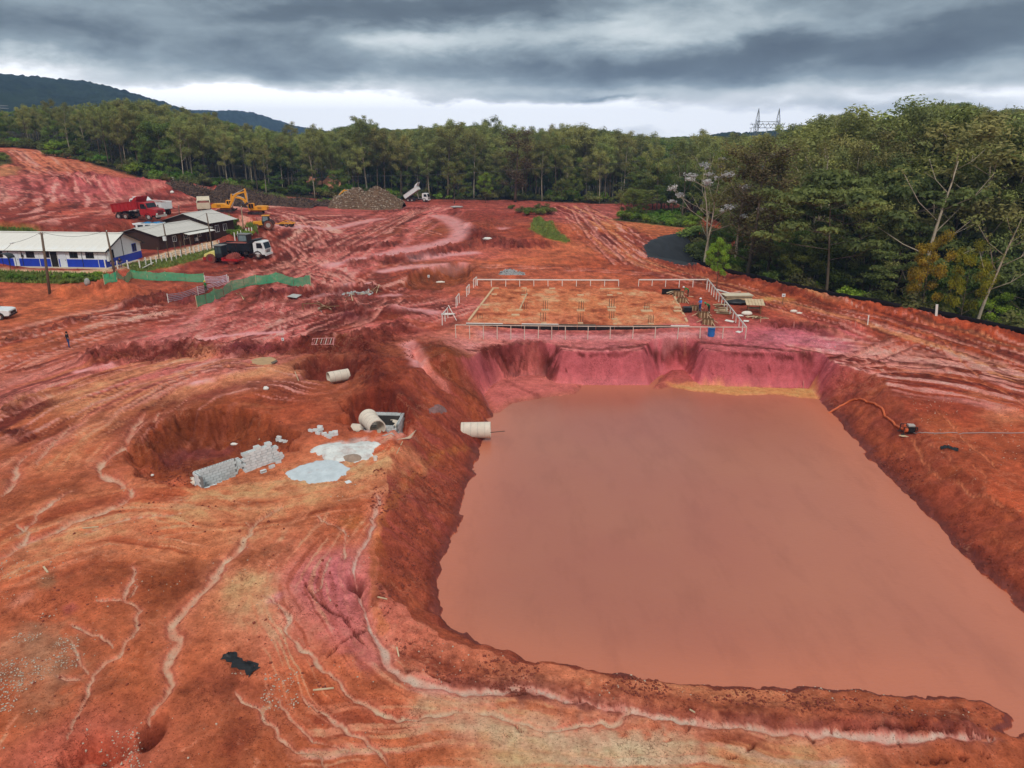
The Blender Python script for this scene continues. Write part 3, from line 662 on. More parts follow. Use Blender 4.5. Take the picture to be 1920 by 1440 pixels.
# ---- rills
R_ = [([(527, 947), (510, 960), (480, 978), (473, 990), (437, 1040), (423, 1052), (407, 1077), (377, 1103), (347, 1140), (325, 1167), (320, 1187), (333, 1200), (327, 1227), (310, 1247), (320, 1277), (313, 1300), (290, 1323), (277, 1352)], .17),
      ([(252, 1053), (257, 1077), (227, 1113), (230, 1122), (263, 1133), (250, 1163), (257, 1187), (217, 1227), (177, 1260), (170, 1290), (147, 1320), (120, 1400)], .10), ([(257, 1092), (240, 1118)], .05), ([(127, 1167), (180, 1190), (217, 1213)], .07), ([(180, 1122), (228, 1122)], .05), ([(100, 1265), (160, 1268)], .06), ([(130, 1200), (150, 1240), (172, 1262)], .05),
      ([(270, 770), (257, 793), (240, 827), (227, 840), (197, 860), (183, 877), (193, 893), (230, 903), (248, 923), (233, 940), (193, 957), (133, 977), (100, 997), (33, 1027), (-30, 1060)], .24), ([(137, 917), (97, 943), (70, 963), (67, 977), (17, 1010)], .12), ([(137, 793), (113, 820), (90, 840), (63, 877)], .12), ([(70, 840), (33, 867), (27, 890), (23, 913), (0, 930)], .17), ([(30, 980), (60, 1005), (20, 1040)], .10),
      ([(701, 922), (715, 933), (699, 965), (701, 981), (681, 1025), (667, 1057), (667, 1090)], .13), ([(668, 1104), (681, 1146), (699, 1190), (717, 1211), (725, 1251), (753, 1267), (786, 1283), (870, 1296), (923, 1291), (987, 1287), (1043, 1305), (1100, 1316), (1164, 1326), (1240, 1340), (1294, 1355), (1410, 1358), (1507, 1370), (1575, 1377), (1669, 1379), (1762, 1380), (1885, 1390)], .17),
      ([(493, 1113), (520, 1130), (543, 1157), (537, 1180), (550, 1200), (587, 1223), (600, 1251), (622, 1257), (649, 1299), (697, 1327), (733, 1343), (778, 1343), (842, 1335), (910, 1329), (947, 1347), (995, 1360), (1043, 1366), (1088, 1362), (1120, 1350), (1156, 1360), (1180, 1332)], .11), ([(560, 1303), (596, 1327), (636, 1360), (693, 1388), (729, 1435)], .10), ([(443, 1297), (473, 1320), (510, 1353), (527, 1387), (553, 1407), (593, 1417), (625, 1445)], .08), ([(517, 1310), (533, 1337), (560, 1357), (573, 1380), (617, 1397), (650, 1410)], .06),
      ([(592, 965), (602, 977), (641, 989), (649, 1029), (643, 1053)], .06), ([(455, 980), (473, 990)], .05), ([(620, 1040), (600, 1100), (584, 1118)], .05), ([(300, 770), (285, 800)], .07), ([(160, 1000), (240, 970), (350, 962)], .07),
      ([(1672, 689), (1759, 702), (1847, 719), (1893, 737), (1930, 765)], .13), ([(1756, 769), (1780, 789), (1800, 810), (1812, 830), (1852, 856), (1876, 888)], .09), ([(1710, 821), (1724, 845), (1742, 883), (1771, 900)], .08), ([(1775, 640), (1812, 684), (1850, 720)], .10), ([(1740, 830), (1780, 850), (1790, 880)], .06), ([(1700, 838), (1690, 860)], .06), ([(1820, 870), (1850, 890), (1840, 920)], .06), ([(1790, 900), (1860, 940), (1920, 960)], .07), ([(1690, 595), (1800, 625), (1870, 660)], .14)]
for pts, w in R_:
    c = S(228, 160, 144) if pts[0][0] > 640 and pts[0][1] > 900 else (S(226, 154, 126) if pts[0][0] < 640 else S(208, 122, 84))
    rill(pts, w * .95, c * (np.array([1.2, 1.06, 1.14]) if pts[0][0] < 640 else 1.05), cut=.06 + w * .9)
for pts, w in [([(568, 1086), (584, 1118), (632, 1156), (661, 1160)], .05), ([(700, 1190), (640, 1200), (610, 1235)], .04), ([(640, 1150), (665, 1190), (690, 1215)], .05), ([(1294, 1358), (1285, 1380), (1230, 1392)], .07), ([(1410, 1360), (1425, 1380), (1400, 1412), (1360, 1422)], .08), ([(1507, 1372), (1528, 1395), (1515, 1408)], .07), ([(1680, 1382), (1690, 1400)], .06), ([(955, 1350), (975, 1370)], .05),
              ([(730, 1252), (800, 1262), (840, 1272), (860, 1292)], .10), ([(1850, 1415), (1780, 1425), (1720, 1432)], .08), ([(905, 1310), (990, 1300), (1060, 1320), (1090, 1312)], .05), ([(1560, 1372), (1680, 1355), (1760, 1368), (1860, 1384)], .07)]:
    p = smooth(W(pts)); ii, d, arc, side, L = pdist(p, GX, GY, w * 6)
    d = np.abs(d + rag[ii] * w * 2.0)
    e_ = np.clip(np.minimum(arc, L - arc) / (10 * w), .3, 1); d = np.abs(d + (fbm(gx[ii] * 2.2, gy[ii] * 2.2, 2, 55) - .5) * w * 5)
    f = np.exp(-(d / (w * .8 * e_)) ** 2); mix(ii, DEEP * .8, f * .75); gz[ii] -= .18 * f
# ---- drainage found by letting water run over the relief: threads of washed sand
def drain(x0, x1, y0, y1, st, lo, hi, col, amp, nz, seed):
    xs = np.arange(x0, x1, st); ys = np.arange(y0, y1, st); X, Y = np.meshgrid(xs, ys); H_ = interp(GZ, X, Y) + nz * (fbm(X * .5, Y * .5, 5, seed, .62) - .5)
    ny_, nx_ = H_.shape; hf = H_.ravel(); order = np.argsort(-hf); acc = np.ones(hf.size)
    Hp = np.pad(H_, 1, mode='edge'); best = np.full(H_.shape, -1e9); tgt = np.zeros(H_.shape, int); J_ = np.arange(hf.size).reshape(H_.shape)
    for dy_, dx_ in ((0, 1), (0, -1), (1, 0), (-1, 0), (1, 1), (1, -1), (-1, 1), (-1, -1)):
        dr_ = (H_ - Hp[1 + dy_:1 + dy_ + ny_, 1 + dx_:1 + dx_ + nx_]) / math.hypot(dx_, dy_)
        up = dr_ > best; best = np.where(up, dr_, best); tgt = np.where(up, np.clip(J_ + dy_ * nx_ + dx_, 0, hf.size - 1), tgt)
    tl = tgt.ravel().tolist(); bl = (best.ravel() > 0).tolist(); al = acc.tolist()
    for k in order.tolist():
        if bl[k]: al[tl[k]] += al[k]
    A_ = np.log(np.array(al)).reshape(H_.shape); A_ = np.maximum(A_, np.maximum(np.roll(A_, 1, 0), np.roll(A_, 1, 1)) - .5)
    m = np.nonzero((gx > x0) & (gx < x1 - st) & (gy > y0) & (gy < y1 - st))[0]
    ix = (gx[m] - x0) / st; iy = (gy[m] - y0) / st; i0 = ix.astype(int); j0 = iy.astype(int); fx = ix - i0; fy = iy - j0
    j1 = np.minimum(j0 + 1, ny_ - 1); i1 = np.minimum(i0 + 1, nx_ - 1)
    v = (A_[j0, i0] * (1 - fx) + A_[j0, i1] * fx) * (1 - fy) + (A_[j1, i0] * (1 - fx) + A_[j1, i1] * fx) * fy
    f = sstep(math.log(lo), math.log(hi), v) * np.where(pond_d[m] < .8, 0, 1)
    mix(m, col, f * amp); gz[m] -= f * .05
drain(-34, 16, 17, 62, .13, 190, 620, S(220, 150, 120), .6, .30, 301)
drain(17, 62, 36, 92, .17, 140, 500, S(208, 126, 92), .6, .35, 302)
drain(-46, -6, 60, 110, .22, 140, 500, S(222, 150, 134), .55, .5, 303)
# small tunnel where the main rill drops away, and the washed-out hollow beside it
c = at(285, 1372)
m = np.nonzero((np.abs(gx - c.x) < 2.5) & (np.abs(gy - c.y) < 2.5))[0]
d = np.hypot((gx[m] - c.x) / .45, (gy[m] - c.y) / .75)
gz[m] -= 1.0 * np.exp(-d ** 4); mix(m, DEEP * .8, np.exp(-d ** 4) * .8)
c = at(190, 1405)
m = np.nonzero((np.abs(gx - c.x) < 3) & (np.abs(gy - c.y) < 3))[0]
d = np.hypot((gx[m] - c.x) / .9, (gy[m] - c.y) / .55) + rag[m]
gz[m] -= .6 * np.exp(-d ** 4); mix(m, S(168, 70, 46), np.exp(-d ** 2) * .7)
# sink-hole below the crest of the left bank
c = at(667, 1097)
m = np.nonzero((np.abs(gx - c.x) < 1.5) & (np.abs(gy - c.y) < 1.5))[0]
d = np.hypot((gx[m] - c.x) / .42, (gy[m] - c.y) / .5); gz[m] -= .7 * np.exp(-d ** 4); mix(m, DEEP * .7, np.exp(-d ** 3) * .8)
# ---- green ground
for poly, c, a in [([(1000, 410), (1012, 405), (1040, 425), (1072, 452), (1060, 456), (1020, 445), (996, 430)], S(106, 122, 44), .9), ([(0, 428), (60, 430), (78, 440), (40, 446), (-20, 442)], S(138, 140, 54), .9), ([(-40, 505), (100, 512), (200, 515), (215, 523), (120, 530), (-40, 524)], S(92, 106, 40), .8),
                   ([(230, 498), (330, 482), (400, 465), (408, 474), (330, 498), (250, 512)], S(134, 124, 62), .75), ([(-60, 300), (10, 285), (24, 305), (-40, 320)], S(80, 92, 40), .9), ([(-40, 318), (40, 312), (30, 328), (-40, 335)], S(170, 120, 76), .7)]:
    area(poly, c, a, .8, 1.2)
area([(215, 505), (290, 478), (395, 452), (412, 462), (300, 494), (220, 506)], S(206, 180, 146), .85, .5, .5)
area([(-30, 502), (180, 506), (215, 500), (212, 508), (-30, 510)], S(206, 176, 140), .8, .4, .4)
area([(1150, 412), (1200, 418), (1262, 426), (1310, 428), (1310, 400), (1180, 396)], S(84, 104, 42), .9, 1.0, 1.5)
# wooded ground beyond the platform: litter and earth, and the black geotextile on the far slope
mix(np.arange(NV), S(66, 60, 36), ravine * (1 - sstep(160, 172, gy) * sstep(66, 54, gx)))
FOREST_EDGE = [(-300, 262), (-60, 268), (30, 284), (110, 292), (200, 305), (280, 322), (345, 346), (420, 348), (500, 368), (560, 376), (620, 384), (700, 378), (800, 373), (950, 374), (1040, 378), (1130, 382)]
FE_W = np.array([PD(-300, 262, 310)[:2], PD(-60, 266, 305)[:2], PD(30, 282, 300)[:2], PD(110, 292, 290)[:2], PD(200, 312, 265)[:2], PD(280, 330, 248)[:2], PD(345, 348, 240)[:2], PD(430, 360, 250)[:2], PD(520, 372, 252)[:2], PD(620, 380, 252)[:2]]
                + [tuple(at(u, v))[:2] for u, v in [(700, 377), (800, 374), (950, 375), (1040, 379), (1130, 383)]])
poly = np.vstack([FE_W, [(75, 262), (260, 300), (700, 200), (900, 900), (-600, 900)], [(-600, 330)]])
ii, d = sdf(poly, 6)
mix(ii, S(66, 66, 34), sstep(1.5, -2.5, d + rag2[ii] * 5))
GEO = [(1212, 478), (1203, 462), (1212, 452), (1240, 440), (1290, 432), (1300, 450), (1300, 500), (1275, 495)]
# ---- clods: the churned soil has real relief
rough *= fade_far
amp = np.clip(rough, 0, 1) * np.clip(rr / 60, .35, 1.6)
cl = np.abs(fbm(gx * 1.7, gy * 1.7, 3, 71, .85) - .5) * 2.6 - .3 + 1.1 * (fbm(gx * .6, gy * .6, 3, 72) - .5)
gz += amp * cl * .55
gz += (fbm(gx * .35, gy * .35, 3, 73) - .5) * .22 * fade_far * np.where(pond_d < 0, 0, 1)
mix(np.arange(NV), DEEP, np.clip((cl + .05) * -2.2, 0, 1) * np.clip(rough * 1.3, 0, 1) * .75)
# ---- mottling of the soil itself
calm[pond_d < .3] = .6
ii = np.nonzero(bank > 0)[0]; calm[ii] = np.maximum(calm[ii], bank_far[ii] * .75)
far_k = sstep(55, 110, rr)
soil *= np.clip(1 + (fine1 * (.62 + .5 * far_k) + fine2 * (.42 + .3 * far_k)) * (1 - .6 * calm), .45, 1.6)[:, None]
hue = (fbm(gx * .12, gy * .12, 3, 131) - .5)[:, None]
soil *= 1 + hue * np.array([.06, -.06, .05])
_l = soil.mean(1); soil *= np.clip((_l / .19) ** np.where(rr < 420, .42, 0), .45, 1.22)[:, None]
soil = np.clip(soil * (1 + .22 * sstep(66, 50, rr) * (bank < .5))[:, None] * np.array([1.28, 1.20, 1.21]) * np.where(rr > 420, .8, 1)[:, None], .01, .9)
soil *= np.minimum(1, .86 / soil.max(1))[:, None]
# ------------------------------------------------------------------ materials
def new_mat(name):
    m = bpy.data.materials.new(name); m.use_nodes = True
    nt = m.node_tree; nt.nodes.clear()
    o = nt.nodes.new('ShaderNodeOutputMaterial'); b = nt.nodes.new('ShaderNodeBsdfPrincipled')
    nt.links.new(b.outputs[0], o.inputs[0])
    return m, nt, b
def noise_node(nt, scale, detail=4, rough=.55, coord='Object', stretch=None):
    t = nt.nodes.new('ShaderNodeTexCoord'); n = nt.nodes.new('ShaderNodeTexNoise')
    n.inputs['Scale'].default_value = scale; n.inputs['Detail'].default_value = detail; n.inputs['Roughness'].default_value = rough
    src = t.outputs[coord]
    if stretch:
        mp = nt.nodes.new('ShaderNodeMapping'); mp.inputs['Scale'].default_value = stretch
        nt.links.new(src, mp.inputs[0]); src = mp.outputs[0]
    nt.links.new(src, n.inputs['Vector'])
    return n.outputs['Fac']
_mats = {}
def mat(name, rgb, rough=.6, var=.18, scale=3.0, bump=0.0, metal=0.0, dirt=0.0, stretch=None, rand=0.0, spec=.4, coat=0.0):
    """procedural surface: base colour broken by noise, optional red mud, per-object shift"""
    if name in _mats: return _mats[name]
    m, nt, b = new_mat(name)
    c = np.array(s2l(rgb))
    f = noise_node(nt, scale, 5, .6, 'Object', stretch)
    rp = nt.nodes.new('ShaderNodeValToRGB'); nt.links.new(f, rp.inputs[0])
    rp.color_ramp.elements[0].position = .28; rp.color_ramp.elements[1].position = .72
    rp.color_ramp.elements[0].color = tuple(np.clip(c * (1 - var), 0, 1)) + (1,)
    rp.color_ramp.elements[1].color = tuple(np.clip(c * (1 + var), 0, 1)) + (1,)
    out = rp.outputs[0]
    if dirt:
        f2 = noise_node(nt, scale * .6 + .5, 6, .65, 'Object')
        r2 = nt.nodes.new('ShaderNodeValToRGB'); nt.links.new(f2, r2.inputs[0])
        r2.color_ramp.elements[0].position = .62 - dirt * .35; r2.color_ramp.elements[1].position = .72 - dirt * .12
        r2.color_ramp.elements[0].color = (0, 0, 0, 1); r2.color_ramp.elements[1].color = (min(.2 + dirt * .7, .9),) * 3 + (1,)
        mx = nt.nodes.new('ShaderNodeMixRGB'); nt.links.new(r2.outputs[0], mx.inputs[0])
        nt.links.new(out, mx.inputs[1]); mx.inputs[2].default_value = tuple(S(150, 80, 62)) + (1,)
        out = mx.outputs[0]
    if rand:
        oi = nt.nodes.new('ShaderNodeObjectInfo'); mr = nt.nodes.new('ShaderNodeMapRange')
        nt.links.new(oi.outputs['Random'], mr.inputs[0]); mr.inputs[3].default_value = 1 - rand; mr.inputs[4].default_value = 1 + rand
        hs = nt.nodes.new('ShaderNodeHueSaturation'); nt.links.new(mr.outputs[0], hs.inputs['Value']); nt.links.new(out, hs.inputs['Color'])
        out = hs.outputs[0]
    nt.links.new(out, b.inputs['Base Color'])
    b.inputs['Roughness'].default_value = rough; b.inputs['Metallic'].default_value = metal
    b.inputs['Specular IOR Level'].default_value = spec
    if coat: b.inputs['Coat Weight'].default_value = coat
    if bump:
        f3 = noise_node(nt, scale * 3, 5, .6, 'Object', stretch)
        bp = nt.nodes.new('ShaderNodeBump'); bp.inputs['Strength'].default_value = min(bump, 1); bp.inputs['Distance'].default_value = .04 * max(1, bump)
        nt.links.new(f3, bp.inputs['Height']); nt.links.new(bp.outputs[0], b.inputs['Normal'])
    _mats[name] = m
    return m

# ------------------------------------------------------------------ the ground sheet
def add_mesh(name, verts, faces, mat_=None, smooth_=False, parent=None):
    me = bpy.data.meshes.new(name)
    verts = np.asarray(verts, np.float32); 
    me.vertices.add(len(verts)); me.vertices.foreach_set('co', verts.ravel())
    if isinstance(faces, np.ndarray):
        n, k = faces.shape
        me.loops.add(n * k); me.loops.foreach_set('vertex_index', faces.astype(np.int32).ravel())
        me.polygons.add(n); me.polygons.foreach_set('loop_start', np.arange(0, n * k, k, dtype=np.int32))
        me.polygons.foreach_set('loop_total', np.full(n, k, np.int32))
    else:
        lt = np.array([len(f) for f in faces], np.int32)
        fl = np.array([i for f in faces for i in f], np.int32)
        me.loops.add(len(fl)); me.loops.foreach_set('vertex_index', fl)
        me.polygons.add(len(lt)); me.polygons.foreach_set('loop_start', np.concatenate([[0], np.cumsum(lt)[:-1]]).astype(np.int32))
        me.polygons.foreach_set('loop_total', lt)
    me.update(calc_edges=True); me.validate()
    if smooth_: me.polygons.foreach_set('use_smooth', np.ones(len(me.polygons), bool))
    if mat_ is not None: me.materials.append(mat_)
    o = bpy.data.objects.new(name, me); COL.objects.link(o)
    if parent is not None: o.parent = parent
    return o
gm, nt, b = new_mat('red earth')
at_ = nt.nodes.new('ShaderNodeAttribute'); at_.attribute_name = 'soil'
aw_ = nt.nodes.new('ShaderNodeAttribute'); aw_.attribute_name = 'wet'
f1 = noise_node(nt, 7.0, 6, .7); f2 = noise_node(nt, 1.6, 6, .62); f3 = noise_node(nt, 28.0, 3, .6)
def nmath(nt, op, a, b2=None, c=None):
    n = nt.nodes.new('ShaderNodeMath'); n.operation = op
    for i, s in enumerate((a, b2, c)):
        if s is None: continue
        if isinstance(s, (int, float)): n.inputs[i].default_value = s
        else: nt.links.new(s, n.inputs[i])
    return n.outputs[0]
f0 = noise_node(nt, .45, 5, .62)
ac_ = nt.nodes.new('ShaderNodeAttribute'); ac_.attribute_name = 'calm'
v_ = nmath(nt, 'ADD', nmath(nt, 'MULTIPLY', nmath(nt, 'SUBTRACT', f1, .5), 1.25), nmath(nt, 'MULTIPLY', nmath(nt, 'SUBTRACT', f2, .5), 1.4))
v_ = nmath(nt, 'ADD', v_, nmath(nt, 'MULTIPLY', nmath(nt, 'SUBTRACT', f0, .5), .6))
v_ = nmath(nt, 'MULTIPLY', v_, nmath(nt, 'SUBTRACT', 1.0, nmath(nt, 'MULTIPLY', ac_.outputs['Fac'], .65)))
v_ = nmath(nt, 'MINIMUM', nmath(nt, 'MAXIMUM', nmath(nt, 'ADD', v_, .56), 0.0), 1.0)
dk = nt.nodes.new('ShaderNodeMixRGB'); dk.blend_type = 'MULTIPLY'; dk.inputs[0].default_value = 1; nt.links.new(at_.outputs['Color'], dk.inputs[1]); dk.inputs[2].default_value = (.44, .33, .28, 1)
lt = nt.nodes.new('ShaderNodeMixRGB'); lt.blend_type = 'MULTIPLY'; lt.inputs[0].default_value = 1; nt.links.new(at_.outputs['Color'], lt.inputs[1]); lt.inputs[2].default_value = (1.2, 1.24, 1.25, 1)
cmb = nt.nodes.new('ShaderNodeMixRGB'); nt.links.new(v_, cmb.inputs[0]); nt.links.new(dk.outputs[0], cmb.inputs[1]); nt.links.new(lt.outputs[0], cmb.inputs[2])
# pale grit and dark crumbs
def thin(scale, half, mlo, mhi):
    n = noise_node(nt, scale, 5, .6); k = noise_node(nt, scale * .23, 2, .5)
    ln = nmath(nt, 'LESS_THAN', nmath(nt, 'ABSOLUTE', nmath(nt, 'SUBTRACT', n, .5)), half)
    mr_ = nt.nodes.new('ShaderNodeMapRange'); nt.links.new(k, mr_.inputs[0]); mr_.inputs[1].default_value = mlo; mr_.inputs[2].default_value = mhi
    return nmath(nt, 'MULTIPLY', ln, mr_.outputs[0])
crk = thin(1.5, .010, .50, .62); pal = thin(.8, .012, .48, .60)
m1 = nt.nodes.new('ShaderNodeMixRGB'); nt.links.new(nmath(nt, 'MULTIPLY', nmath(nt, 'MULTIPLY', pal, .22), nmath(nt, 'SUBTRACT', 1.0, ac_.outputs['Fac'])), m1.inputs[0]); nt.links.new(cmb.outputs[0], m1.inputs[1]); m1.inputs[2].default_value = tuple(S(226, 156, 122)) + (1,)
m2 = nt.nodes.new('ShaderNodeMixRGB'); m2.blend_type = 'MULTIPLY'; nt.links.new(nmath(nt, 'MULTIPLY', crk, .8), m2.inputs[0]); nt.links.new(m1.outputs[0], m2.inputs[1]); m2.inputs[2].default_value = (.42, .32, .30, 1)
v2 = nt.nodes.new('ShaderNodeTexVoronoi'); v2.inputs['Scale'].default_value = 9.5; tcx = nt.nodes.new('ShaderNodeTexCoord'); nt.links.new(tcx.outputs['Object'], v2.inputs['Vector'])
sx = nt.nodes.new('ShaderNodeSeparateXYZ'); nt.links.new(v2.outputs['Color'], sx.inputs[0])
pk = nmath(nt, 'MULTIPLY', nmath(nt, 'LESS_THAN', v2.outputs['Distance'], .30), nmath(nt, 'GREATER_THAN', nmath(nt, 'ADD', sx.outputs[0], nmath(nt, 'SUBTRACT', f0, .5)), .74))
m3 = nt.nodes.new('ShaderNodeMixRGB'); m3.blend_type = 'MULTIPLY'; nt.links.new(nmath(nt, 'MULTIPLY', pk, .7), m3.inputs[0]); nt.links.new(m2.outputs[0], m3.inputs[1]); m3.inputs[2].default_value = (.46, .36, .32, 1)
cmb = m3
vor = nt.nodes.new('ShaderNodeTexVoronoi'); vor.inputs['Scale'].default_value = 5.5
t_ = nt.nodes.new('ShaderNodeTexCoord'); nt.links.new(t_.outputs['Object'], vor.inputs['Vector'])
speck = nmath(nt, 'MULTIPLY', nmath(nt, 'LESS_THAN', vor.outputs['Distance'], .16), nmath(nt, 'GREATER_THAN', f2, .60))
mx = nt.nodes.new('ShaderNodeMixRGB'); nt.links.new(nmath(nt, 'MULTIPLY', speck, .55), mx.inputs[0])
nt.links.new(cmb.outputs[0], mx.inputs[1]); mx.inputs[2].default_value = tuple(S(206, 158, 130)) + (1,)
nt.links.new(mx.outputs[0], b.inputs['Base Color'])
nt.links.new(nmath(nt, 'SUBTRACT', .92, nmath(nt, 'MULTIPLY', aw_.outputs['Fac'], .62)), b.inputs['Roughness'])
nt.links.new(nmath(nt, 'ADD', .18, nmath(nt, 'MULTIPLY', aw_.outputs['Fac'], .35)), b.inputs['Specular IOR Level'])
hgt = nmath(nt, 'ADD', nmath(nt, 'ADD', nmath(nt, 'MULTIPLY', f1, .5), f2), nmath(nt, 'MULTIPLY', f3, .18))
bp = nt.nodes.new('ShaderNodeBump'); bp.inputs['Strength'].default_value = .75; bp.inputs['Distance'].default_value = .34
nt.links.new(hgt, bp.inputs['Height'])
nt.links.new(nmath(nt, 'SUBTRACT', .75, nmath(nt, 'MULTIPLY', aw_.outputs['Fac'], .65)), bp.inputs['Strength'])
nt.links.new(bp.outputs[0], b.inputs['Normal'])

I = np.arange(NR * NT).reshape(NR, NT)
quads = np.stack([I[:-1, :-1], I[:-1, 1:], I[1:, 1:], I[1:, :-1]], -1).reshape(-1, 4)[:, ::-1]
ground = add_mesh('ground', np.stack([gx, gy, gz], 1), quads, gm, True)
ground['kind'] = 'structure'
ca = ground.data.color_attributes.new('soil', 'FLOAT_COLOR', 'POINT')
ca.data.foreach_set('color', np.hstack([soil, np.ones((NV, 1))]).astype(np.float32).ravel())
wa = ground.data.attributes.new('wet', 'FLOAT', 'POINT'); wa.data.foreach_set('value', wet.astype(np.float32))
wa = ground.data.attributes.new('calm', 'FLOAT', 'POINT'); wa.data.foreach_set('value', calm.astype(np.float32))

# ------------------------------------------------------------------ pond water
wm, nt, b = new_mat('muddy water')
f = noise_node(nt, .06, 3, .5); rp = nt.nodes.new('ShaderNodeValToRGB'); nt.links.new(f, rp.inputs[0])
rp.color_ramp.elements[0].position = .35; rp.color_ramp.elements[1].position = .65
rp.color_ramp.elements[0].color = tuple(S(166, 96, 79)) + (1,); rp.color_ramp.elements[1].color = tuple(S(173, 106, 83)) + (1,)
aw2 = nt.nodes.new('ShaderNodeAttribute'); aw2.attribute_name = 'shallow'
mx = nt.nodes.new('ShaderNodeMixRGB'); nt.links.new(aw2.outputs['Fac'], mx.inputs[0]); nt.links.new(rp.outputs[0], mx.inputs[1]); mx.inputs[2].default_value = tuple(S(192, 112, 85)) + (1,)
fs_ = noise_node(nt, .5, 6, .65, 'Object', (1, .35, 1)); mw = nt.nodes.new('ShaderNodeMixRGB'); mw.blend_type = 'MULTIPLY'; nt.links.new(nmath(nt, 'MULTIPLY', nmath(nt, 'GREATER_THAN', fs_, .0), nmath(nt, 'MULTIPLY', nmath(nt, 'MAXIMUM', nmath(nt, 'SUBTRACT', fs_, .5), 0), 1.6)), mw.inputs[0]); nt.links.new(mx.outputs[0], mw.inputs[1]); mw.inputs[2].default_value = (.70, .66, .66, 1)
nt.links.new(mw.outputs[0], b.inputs['Base Color'])
b.inputs['Roughness'].default_value = .12; b.inputs['IOR'].default_value = 1.33
f = noise_node(nt, 2.6, 6, .62, 'Object', (1, 2.2, 1)); bp = nt.nodes.new('ShaderNodeBump'); bp.inputs['Strength'].default_value = .35; bp.inputs['Distance'].default_value = .06
nt.links.new(f, bp.inputs['Height']); nt.links.new(bp.outputs[0], b.inputs['Normal'])
wx0, wx1, wy0, wy1 = -14, 44, 21, 84
nx, ny = 200, 220
X, Y = np.meshgrid(np.linspace(wx0, wx1, nx), np.linspace(wy0, wy1, ny))
q = np.vstack([TOE_W, TOE_W[:1]])
best = np.full(X.shape, 1e9)
for a_, b_ in zip(q[:-1], q[1:]):
    e = b_ - a_; L2 = (e ** 2).sum()
    t = np.clip(((X - a_[0]) * e[0] + (Y - a_[1]) * e[1]) / L2, 0, 1)
    best = np.minimum(best, np.hypot(X - a_[0] - t * e[0], Y - a_[1] - t * e[1]))
ins = inside(TOE_W, X.ravel(), Y.ravel()).reshape(X.shape)
keep = ins | (best < 2.0)
J = np.arange(nx * ny).reshape(ny, nx)
kq = keep[:-1, :-1] & keep[1:, :-1] & keep[:-1, 1:] & keep[1:, 1:]
fq = np.stack([J[:-1, :-1], J[:-1, 1:], J[1:, 1:], J[1:, :-1]], -1)[kq]
used, inv = np.unique(fq, return_inverse=True)
pond = add_mesh('pond', np.stack([X.ravel()[used], Y.ravel()[used], np.full(used.size, WATER)], 1), inv.reshape(-1, 4), wm, True)
pond['kind'] = 'structure'
sh = np.exp(-(best / 2.6) ** 1.5) * .9 + .5 * sstep(4, 26, X * .9 - (Y - 40) * .35)
sa_ = pond.data.attributes.new('shallow', 'FLOAT', 'POINT'); sa_.data.foreach_set('value', np.clip(sh, 0, 1).ravel()[used].astype(np.float32))
